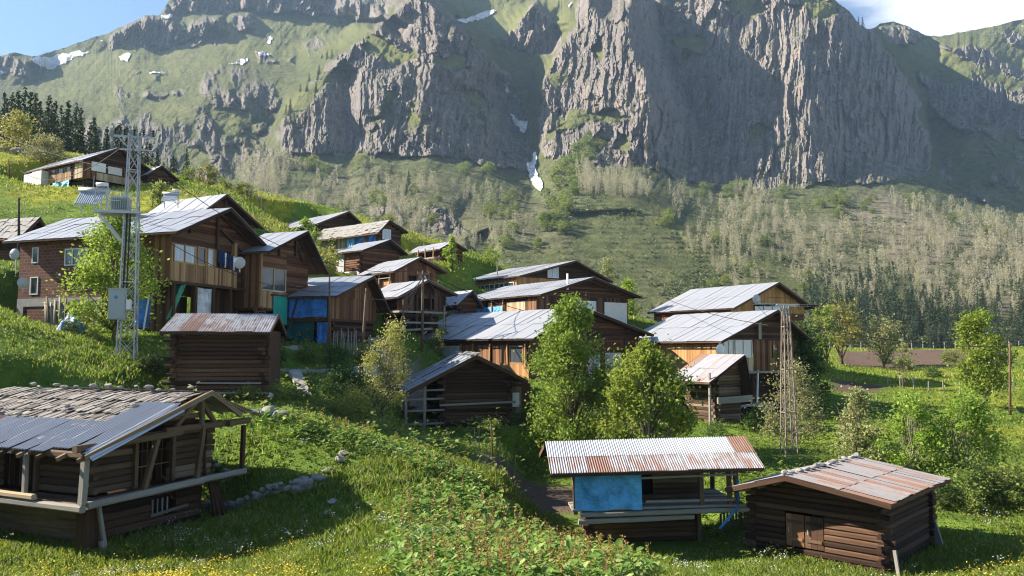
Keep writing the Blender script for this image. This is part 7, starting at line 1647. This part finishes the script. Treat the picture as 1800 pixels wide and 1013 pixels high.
boulders([(598, 822, 29.8, .30), (575, 838, 29.2, .26), (560, 850, 28.8, .34), (535, 846, 28.9, .28), (604, 812, 30.2, .24)], 'pale boulder at the upper end of the low stone wall', group='boulders above the stone wall'); boulders([(583, 893, 26.8, .22), (575, 905, 26.2, .14)], 'small grey stone lying in the shaded lawn', group='stones in the shaded lawn'); boulders([(400, 790, 30.5, .24), (385, 785, 30.8, .2), (393, 798, 30.3, .2), (375, 780, 31, .16)], 'pale stone of the little heap right of the gallery hut', group='stone heap beside the gallery hut'); boulders([(475, 740, 33, .5), (495, 744, 32.7, .45), (455, 737, 33, .3)], 'flat grey stone slab at the top of the lawn', group='slabs at the top of the lawn')
boulders([(10, 275, 92, .9), (30, 284, 90, 1.1), (50, 283, 90, 1.0), (38, 276, 92, .8)], 'dark boulder at the forest edge beside the buff round tree', group='boulders at the forest edge')
def slabwall(pts, h, t, label, name='retaining_wall', mat='concrete', cat='wall'):
    m = MB(); q = [P(*a) for a in pts]; o0 = q[0].copy()
    for a, b in zip(q[:-1], q[1:]):
        d = (b - a); d.z = 0; n = Vector((d.y, -d.x, 0)).normalized() * t / 2; C = []
        for z in (-h, 0):
            for s in (-1, 1):
                for e in (a, b): C.append(Vector((e.x, e.y, e.z + z)) + n * s - o0)
        m.box8(C, (d.length, t, h))
    o = m.build(name, mat); o.location = o0; tag(o, label, cat); return o
slabwall([(478, 650, 46.5), (505, 648, 46.8), (560, 650, 48), (612, 645, 49), (664, 640, 50)], .75, .3, 'long low concrete retaining wall beside the road'); slabwall([(474, 612, 51), (520, 607, 51.5), (548, 612, 51.8)], .45, .35, 'short concrete wall below the low blue tarp house')
m = MB(); A, Bq, C, D = P(508, 652, 45.5), P(528, 650, 46), P(556, 712, 41.5), P(547, 716, 41); o0 = A.copy(); m.quad(A - o0, Bq - o0, C - o0, D - o0); m.quad(*[q - o0 - Vector((0, 0, .25)) for q in (D, C, Bq, A)]); m.quad(C - o0, D - o0, D - o0 - Vector((0, 0, .25)), C - o0 - Vector((0, 0, .25))); m.quad(D - o0, A - o0, A - o0 - Vector((0, 0, .25)), D - o0 - Vector((0, 0, .25))); o = m.build('concrete_ramp', 'concrete'); o.location = o0; tag(o, 'narrow sloping concrete ramp below the retaining wall', 'ramp')

# ------------------------------------------------------------------ timber, tarps and odds and ends
for i in range(11):     # round poles leaning on the brick wall
    x0 = 128 - i * 4.6; f = G(x0, 575, 44.6); t = P(x0 + 6 - i * .9 + random.uniform(-3, 3), 524 + random.uniform(-3, 12), 45.7); m = MB(); m.tube([(0, 0, -.1), (t - f) * .5, t - f], .085, 7, r1=.06); o = m.build('round_pole', 'grey_wood' if i % 3 else 'log_old', smooth=True); o.location = f; tag(o, 'weathered round pole leaning against the brick wall', 'pole', 'poles leaning on the brick wall')
for i in range(16):
    x0 = 586 + i * 2.8 + random.uniform(-1, 1); f = G(x0, 614, 52.2); t = P(x0 + random.uniform(-5, 5), 580 + random.uniform(-4, 8), 53.0); m = MB(); m.tube([(0, 0, -.1), t - f], .04, 5, r1=.025); o = m.build('stick', 'grey_wood', smooth=True); o.location = f; tag(o, 'bleached stick leaning on the low blue tarp house', 'stick', 'sticks leaning on the low blue tarp house')
def heap(px, py, Y, w, h, mat, label, seed=1, name='tarp_heap'):
    rr_ = random.Random(seed); ph = [rr_.uniform(0, 6) for _ in range(4)]; m = MB()
    m.grid(lambda u, v: (w * (u - .5), w * .8 * (v - .5), -.05 + h * max(0, 1 - (2 * u - 1) ** 2) ** .6 * max(0, 1 - (2 * v - 1) ** 2) ** .6 * (1 + .3 * math.sin(u * 8 + ph[0]) * math.sin(v * 7 + ph[1])) + .03 * math.sin(u * 25 + v * 13)), 20, 18); o = m.build(name, mat, smooth=True); o.location = G(px, py, Y); tag(o, label, 'tarp')
heap(126, 598, 43, 1.3, 1.0, 'tarp', 'crumpled blue tarp over a heap below the leaning poles', 4); heap(470, 610, 49, .8, .5, 'sheet_white', 'small pale sheet bundle beside the stair house', 6)
def hang(px, py, Y, w, h, az, mat, label, seed):
    m = MB(); m.grid(lambda u, v: (w * (u - .5) * (1 - .1 * v), .10 * math.sin(u * 9 + seed) * (.3 + v) + .05 * math.sin(v * 6), -h * v), 18, 12); o = m.build('hanging_tarp', mat, smooth=True); o.location = P(px, py, Y); o.rotation_euler = (0, 0, R(az)); tag(o, label, 'tarp')
hang(250, 524, 43.2, .95, 1.6, 8, 'tarp', 'blue tarp hung under the overhang beside the tall mast', 2)
m = MB(); m.beam((0, 0, 0), (.25, 0, 1.9), .07, .07); o = m.build('pale_post', 'white'); o.location = P(252, 580, 42.9); tag(o, 'pale post leaning before the hanging blue tarp', 'post')
# log trough by the open barn and beam heap
m = MB(); A = G(648, 588, 57.5); t = G(698, 583, 57.5) - A; m.log((0, 0, .25), t + Vector((0, 0, .25)), .5, .5); o = m.build('log_trough', 'grey_wood', smooth=False); o.location = A; tag(o, 'pale hewn log lying at the roadside before the open barn', 'log')
for i in range(5): A = G(662 + i * 3, 600, 56.0 + i * .22); A.z += .12; m = MB(); t = G(690 + i * 3, 600, 56.3 + i * .25) + Vector((0, 0, .14)) - A; m.beam((0, 0, 0), t, .1, .13); o = m.build('beam', 'plank_gold'); o.location = A; tag(o, 'sawn beam dumped left of the thin grey pole', 'beam', 'sawn beams at the roadside')
# fences
def fence(name, label, pts, h, n, rails=(), mat='grey_wood', w=.08, pick=False):
    q = [Vector(p) for p in pts]; root = thing(name, label, 'fence', q[0]); L = [0]
    for a, b in zip(q[:-1], q[1:]): L.append(L[-1] + (b - a).length)
    def at(s):
        for i in range(len(q) - 1):
            if s <= L[i + 1] or i == len(q) - 2: t = (s - L[i]) / (L[i + 1] - L[i]); p = q[i].lerp(q[i + 1], t); p.z = gz(p.x, p.y); return p
    for i in range(n):
        p = at(L[-1] * i / (n - 1)) - q[0]; m = MB(); hh = h * random.uniform(.8, 1.15); m.beam(p - Vector((0, 0, .2)), p + Vector((random.uniform(-.06, .06) * h, random.uniform(-.06, .06) * h, hh)), w, w * (.35 if pick else 1)); m.build('picket' if pick else 'post', mat, root)
    for z in rails:
        m = MB()
        for i in range(n - 1): m.beam(at(L[-1] * i / (n - 1)) - q[0] + Vector((0, 0, h * z)), at(L[-1] * (i + 1) / (n - 1)) - q[0] + Vector((0, 0, h * z)), .03, .05)
        m.build('rail', mat, root)
fence('picket_fence', 'grey picket fence between the porch hut and the brown hut', [P(1268, 945, 31.5), P(1330, 940, 32.5)], .85, 13, (.3, .8), w=.08, pick=True)
fence('wire_fence', 'thin post fence along the far edge of the meadow before the conifer wood', [P(1440, 618, 122), P(1600, 612, 126), P(1760, 612, 128), P(1900, 611, 130)], 1.3, 26, (.55, .95), w=.12)
fence('post_fence', 'old post fence through the right meadow left of the round tree', [P(1560, 680, 72), P(1640, 690, 68), P(1690, 698, 66), P(1790, 690, 69), P(1860, 690, 69)], 1.0, 14, (), w=.08)
fence('crest_fence', 'pale stake fence along the meadow crest above the stone-roofed tarp house', [P(430, 362, 97), P(480, 372, 97), P(540, 382, 98)], 1.0, 16, (.7,), mat='plank_pale', w=.1)
fence('stake_fence', 'stake fence round the yellow patch right of the slim poplar', [P(806, 458, 92), P(830, 462, 93), P(858, 462, 95)], 1.2, 14, (), mat='plank_pale', w=.1)
fence('garden_stakes', 'thin bean stakes at the edge of the dark soil bed below the barn', [P(832, 805, 38.5), P(870, 812, 38), P(905, 812, 38)], 1.1, 7, (), w=.03)
# ------------------------------------------------------------------ meadow: grass, herbs and flowers (stuff)
q = np.random.default_rng(21)
def spots(n, a0, a1, y0, y1, pw=1.0, rng=q):
    a = rng.uniform(a0, a1, n); u = rng.random(n)
    Y = (y0 ** (-pw) + u * (y1 ** (-pw) - y0 ** (-pw))) ** (-1 / pw); x = a * Y
    keep = (soil_at(x, Y) < .3) & (road_at(x, Y) < .3)
    for (ox, oy, zb, ux, uy, Wd, Ld, fall, rise) in PADS:
        dx = x - ox; dy = Y - oy; lx = dx * ux + dy * uy; ly = -dx * uy + dy * ux; keep &= ~((lx > .05) & (lx < Wd - .05) & (ly > .05) & (ly < Ld))
    return x[keep], Y[keep]
def blades(name, x, y, h, w, mats, sel, lean=.35, per=3, label='', rng=q, spread=.08):
    z = ground_np(x, y); n = len(x); B = np.repeat(np.stack([x, y, z - .03], -1), per, 0); hh = np.repeat(h, per) * rng.uniform(.5, 1.25, n * per); ww = np.repeat(w, per)
    B[:, :2] += rng.normal(size=(n * per, 2)) * spread * np.repeat(y / 25, per)[:, None]; az = rng.uniform(0, 6.283, n * per); l = rng.normal(size=(n * per, 2)) * lean * hh[:, None]
    d = np.stack([np.cos(az), np.sin(az), np.zeros_like(az)], -1) * ww[:, None] * .5; mid = B + np.stack([l[:, 0] * .35, l[:, 1] * .35, hh * .6], -1); tip = B + np.stack([l[:, 0], l[:, 1], hh * .95], -1)
    v = np.stack([B - d, B + d, mid + d * .75, tip, mid - d * .75], 1).reshape(-1, 3); m = n * per
    me = raw_mesh(name, v, np.arange(5 * m), np.full(m, 5), [M[k] for k in mats], smooth=False); me.polygons.foreach_set('material_index', np.repeat(sel, per).astype(np.int32)); o = link(name, me); tag(o, label, 'grass', kind='stuff'); return o
x, y = spots(150000, -.86, .86, 11.5, 75, 1.0)
pt = vnoise(x * .5, y * .5, 31); big = fbm(x * .12, y * .12, 3, 33)
hgt = np.clip(.10 + .24 * pt + .10 * big, .07, .5) * np.where(y > 31, .78, 1)
blades('grass', x, y, hgt, .018 + .0011 * y, ['grass', 'leaf_shrub', 'leaf_pale'], np.where(q.random(len(x)) < .62, 0, np.where(q.random(len(x)) < .72, 1, 2)), label='rough meadow grass covering the slopes', per=4)
x, y = spots(46000, -.75, .75, 75, 135, .5); blades('grass', x, y, q.uniform(.12, .34, len(x)), np.full(len(x), .11), ['grass', 'leaf_yellow'], (q.random(len(x)) < yellow_at(x, y) * .7 + .04).astype(int), label='far meadow grass on the crest and beyond the ploughed field', per=3)
# broad-leaved herbs
def herbs(name, x, y, size, mat, label, per=7, tall=.25):
    z = ground_np(x, y); n = len(x); C = np.repeat(np.stack([x, y, z], -1), per, 0); s = np.repeat(size, per); r = q.normal(size=(n * per, 3)); C = C + np.stack([r[:, 0] * .6 * s, r[:, 1] * .6 * s, np.abs(q.normal(size=n * per)) * tall * s / .3 + .06], -1)
    az = q.uniform(0, 6.283, n * per); up = q.uniform(.05, .75, n * per); a = np.stack([np.cos(az) * np.cos(up), np.sin(az) * np.cos(up), np.sin(up)], -1); b = np.stack([-np.sin(az), np.cos(az), q.normal(size=n * per) * .25], -1); L = (s * q.uniform(.55, 1.3, n * per))[:, None]; Wd = L * .52
    nn = np.cross(a, b); v = np.stack([C, C + a * L * .35 + b * Wd * .5 + nn * Wd * .12, C + a * L * .75 + b * Wd * .4 + nn * Wd * .1, C + a * L + nn * L * -.12, C + a * L * .75 - b * Wd * .4 + nn * Wd * .1, C + a * L * .35 - b * Wd * .5 + nn * Wd * .12, C + a * L * .55], 1).reshape(-1, 3)
    m = n * per; k = np.arange(m)[:, None] * 7; f = np.stack([k + 0, k + 1, k + 6, k + 1, k + 2, k + 6, k + 2, k + 3, k + 6, k + 3, k + 4, k + 6, k + 4, k + 5, k + 6, k + 5, k + 0, k + 6], -1).reshape(-1)
    me = raw_mesh(name, v, f, np.full(m * 6, 3), [M[mat]], smooth=True); o = link(name, me); tag(o, label, 'weeds', kind='stuff'); return o
DOCK = [gpoly([(700, 900, 25.5), (760, 860, 28.5), (840, 850, 29.5), (930, 870, 28.5), (1030, 930, 26), (1130, 1020, 20.5), (1050, 1060, 16.5), (760, 1060, 16.5), (720, 990, 19.5)]), gpoly([(520, 760, 31.5), (600, 755, 33), (720, 790, 33), (830, 840, 30.5), (860, 870, 28.5), (780, 860, 29), (700, 820, 30.5), (600, 790, 31)]), gpoly([(360, 745, 33.2), (470, 740, 33.5), (600, 760, 33), (560, 790, 31), (420, 775, 32)])]
def dock_at(x, y):
    m = np.zeros(np.shape(x))
    for p in DOCK: m = np.maximum(m, poly_mask(x, y, p, .7))
    return m
x, y = spots(60000, -.45, .25, 15.5, 36, 1.0); k = dock_at(x, y) * (.35 + .65 * vnoise(x * .8, y * .8, 4)) > q.random(len(x)) * np.where(y > 27.5, 1.5, .9); x, y = x[k][:6500], y[k][:6500]
herbs('broadleaf_weeds', x, y, q.uniform(.08, .22, len(x)) * np.where(q.random(len(x)) < .15, 1.35, 1), 'dock', 'broad-leaved dock and butterbur crowding the bank in the middle foreground')
z = ground_np(x, y); s_ = q.random(len(x)) < .07; P0 = np.stack([x, y, z], -1)[s_]; hh = q.uniform(.45, .95, len(P0)); Cn = np.repeat(P0, 26, 0); tt = q.uniform(.45, 1.0, len(Cn)); Cn = Cn + np.stack([q.normal(size=len(Cn)) * .028, q.normal(size=len(Cn)) * .028, tt * np.repeat(hh, 26)], -1)
me = leaf_mesh('seed_spikes', Cn, .075, 'seed', q, up=1.2, asp=.5, out=np.tile([0, 0, 1.], (len(Cn), 1))); o = link('seed_spikes', me); tag(o, 'brown seed spikes standing above the broad-leaved weeds', 'weeds', kind='stuff')
x, y = spots(4200, -.7, .7, 17, 64, 1.0); k = (vnoise(x * .35, y * .35, 44) > .56) & (x / y > -.36) | ((y > 30) & (x / y > -.42) & (vnoise(x * .5, y * .5, 45) > .5)); x, y = x[k], y[k]
herbs('meadow_herbs', x, y, q.uniform(.09, .19, len(x)) * np.clip(y / 28, .8, 2.2), 'leaf_shrub', 'leafy meadow herbs scattered through the grass', per=8, tall=.35)
x, y = spots(2600, -.7, .75, 34, 60, .8); k = (vnoise(x * .22, y * .22, 46) > .52) & (x / y > -.40); x, y = x[k], y[k]
herbs('rank_weeds', x, y, q.uniform(.14, .28, len(x)), 'leaf_shrub', 'rank dark weeds filling the hollows between the huts', per=9, tall=.45)
# flowers
def flowers(name, x, y, h, s, mat, label, per=5, sp=.1):
    z = ground_np(x, y); C = np.repeat(np.stack([x, y, z + h], -1), per, 0) + q.normal(size=(len(x) * per, 3)) * np.array([sp, sp, .05]); me = leaf_mesh(name, C, s, mat, q, up=3, asp=.9); o = link(name, me); tag(o, label, 'flowers', kind='stuff')
x, y = spots(30000, -.72, -.2, 16, 26, 1.0); k = (vnoise(x * .9, y * .9, 61) * sstep(26, 19, y) > .30) & (np.abs(x / y + .5) < .26); flowers('yellow_flowers', x[k][:800], y[k][:800], .30, .045, 'petal_yellow', 'small yellow flowers carpeting the grass at lower left')
x, y = spots(60000, -.2, .75, 17, 62, .8); k = (yellow_at(x, y) + .12 > q.random(len(x)) * 1.0) & (vnoise(x * .7, y * .7, 62) > .58); flowers('buttercups', x[k][:1000], y[k][:1000], .28, .055, 'petal_yellow', 'yellow buttercups dotted over the right meadow and lower edge', per=4, sp=.22)
x, y = spots(9000, -.62, -.05, 20, 31, 1.0); k = vnoise(x * .8, y * .8, 63) > .66; flowers('white_umbels', x[k][:110], y[k][:110], .42, .045, 'petal_white', 'white umbel flowers round the gallery hut and shaded lawn', per=9, sp=.07)
x, y = spots(6000, .2, .6, 18, 34, 1.0); k = vnoise(x * .8, y * .8, 64) > .66; flowers('white_umbels', x[k][:80], y[k][:80], .42, .045, 'petal_white', 'white umbel flowers before the porch hut and brown hut', per=9, sp=.07)
# ------------------------------------------------------------------ air of the valley
_hb = bmesh.new(); bmesh.ops.create_cube(_hb, size=1.0)
for v in _hb.verts: v.co = Vector((v.co.x * 6400, 1000 + v.co.y * 2400, 480 + v.co.z * 1000))
_hm = bpy.data.meshes.new('haze'); _hb.to_mesh(_hm); _hb.free()
_m_ = bpy.data.materials.new('valley_air'); _m_.use_nodes = True; _nt2 = _m_.node_tree; _nt2.nodes.clear()
_ou = _nt2.nodes.new('ShaderNodeOutputMaterial'); _pv = _nt2.nodes.new('ShaderNodeVolumePrincipled')
_pv.inputs['Color'].default_value = (0.50, 0.72, 1.0, 1); _pv.inputs['Density'].default_value = 0.00010; _pv.inputs['Anisotropy'].default_value = 0.1
_nt2.links.new(_pv.outputs[0], _ou.inputs['Volume']); _hm.materials.append(_m_)
link('haze', _hm, kind='stuff')
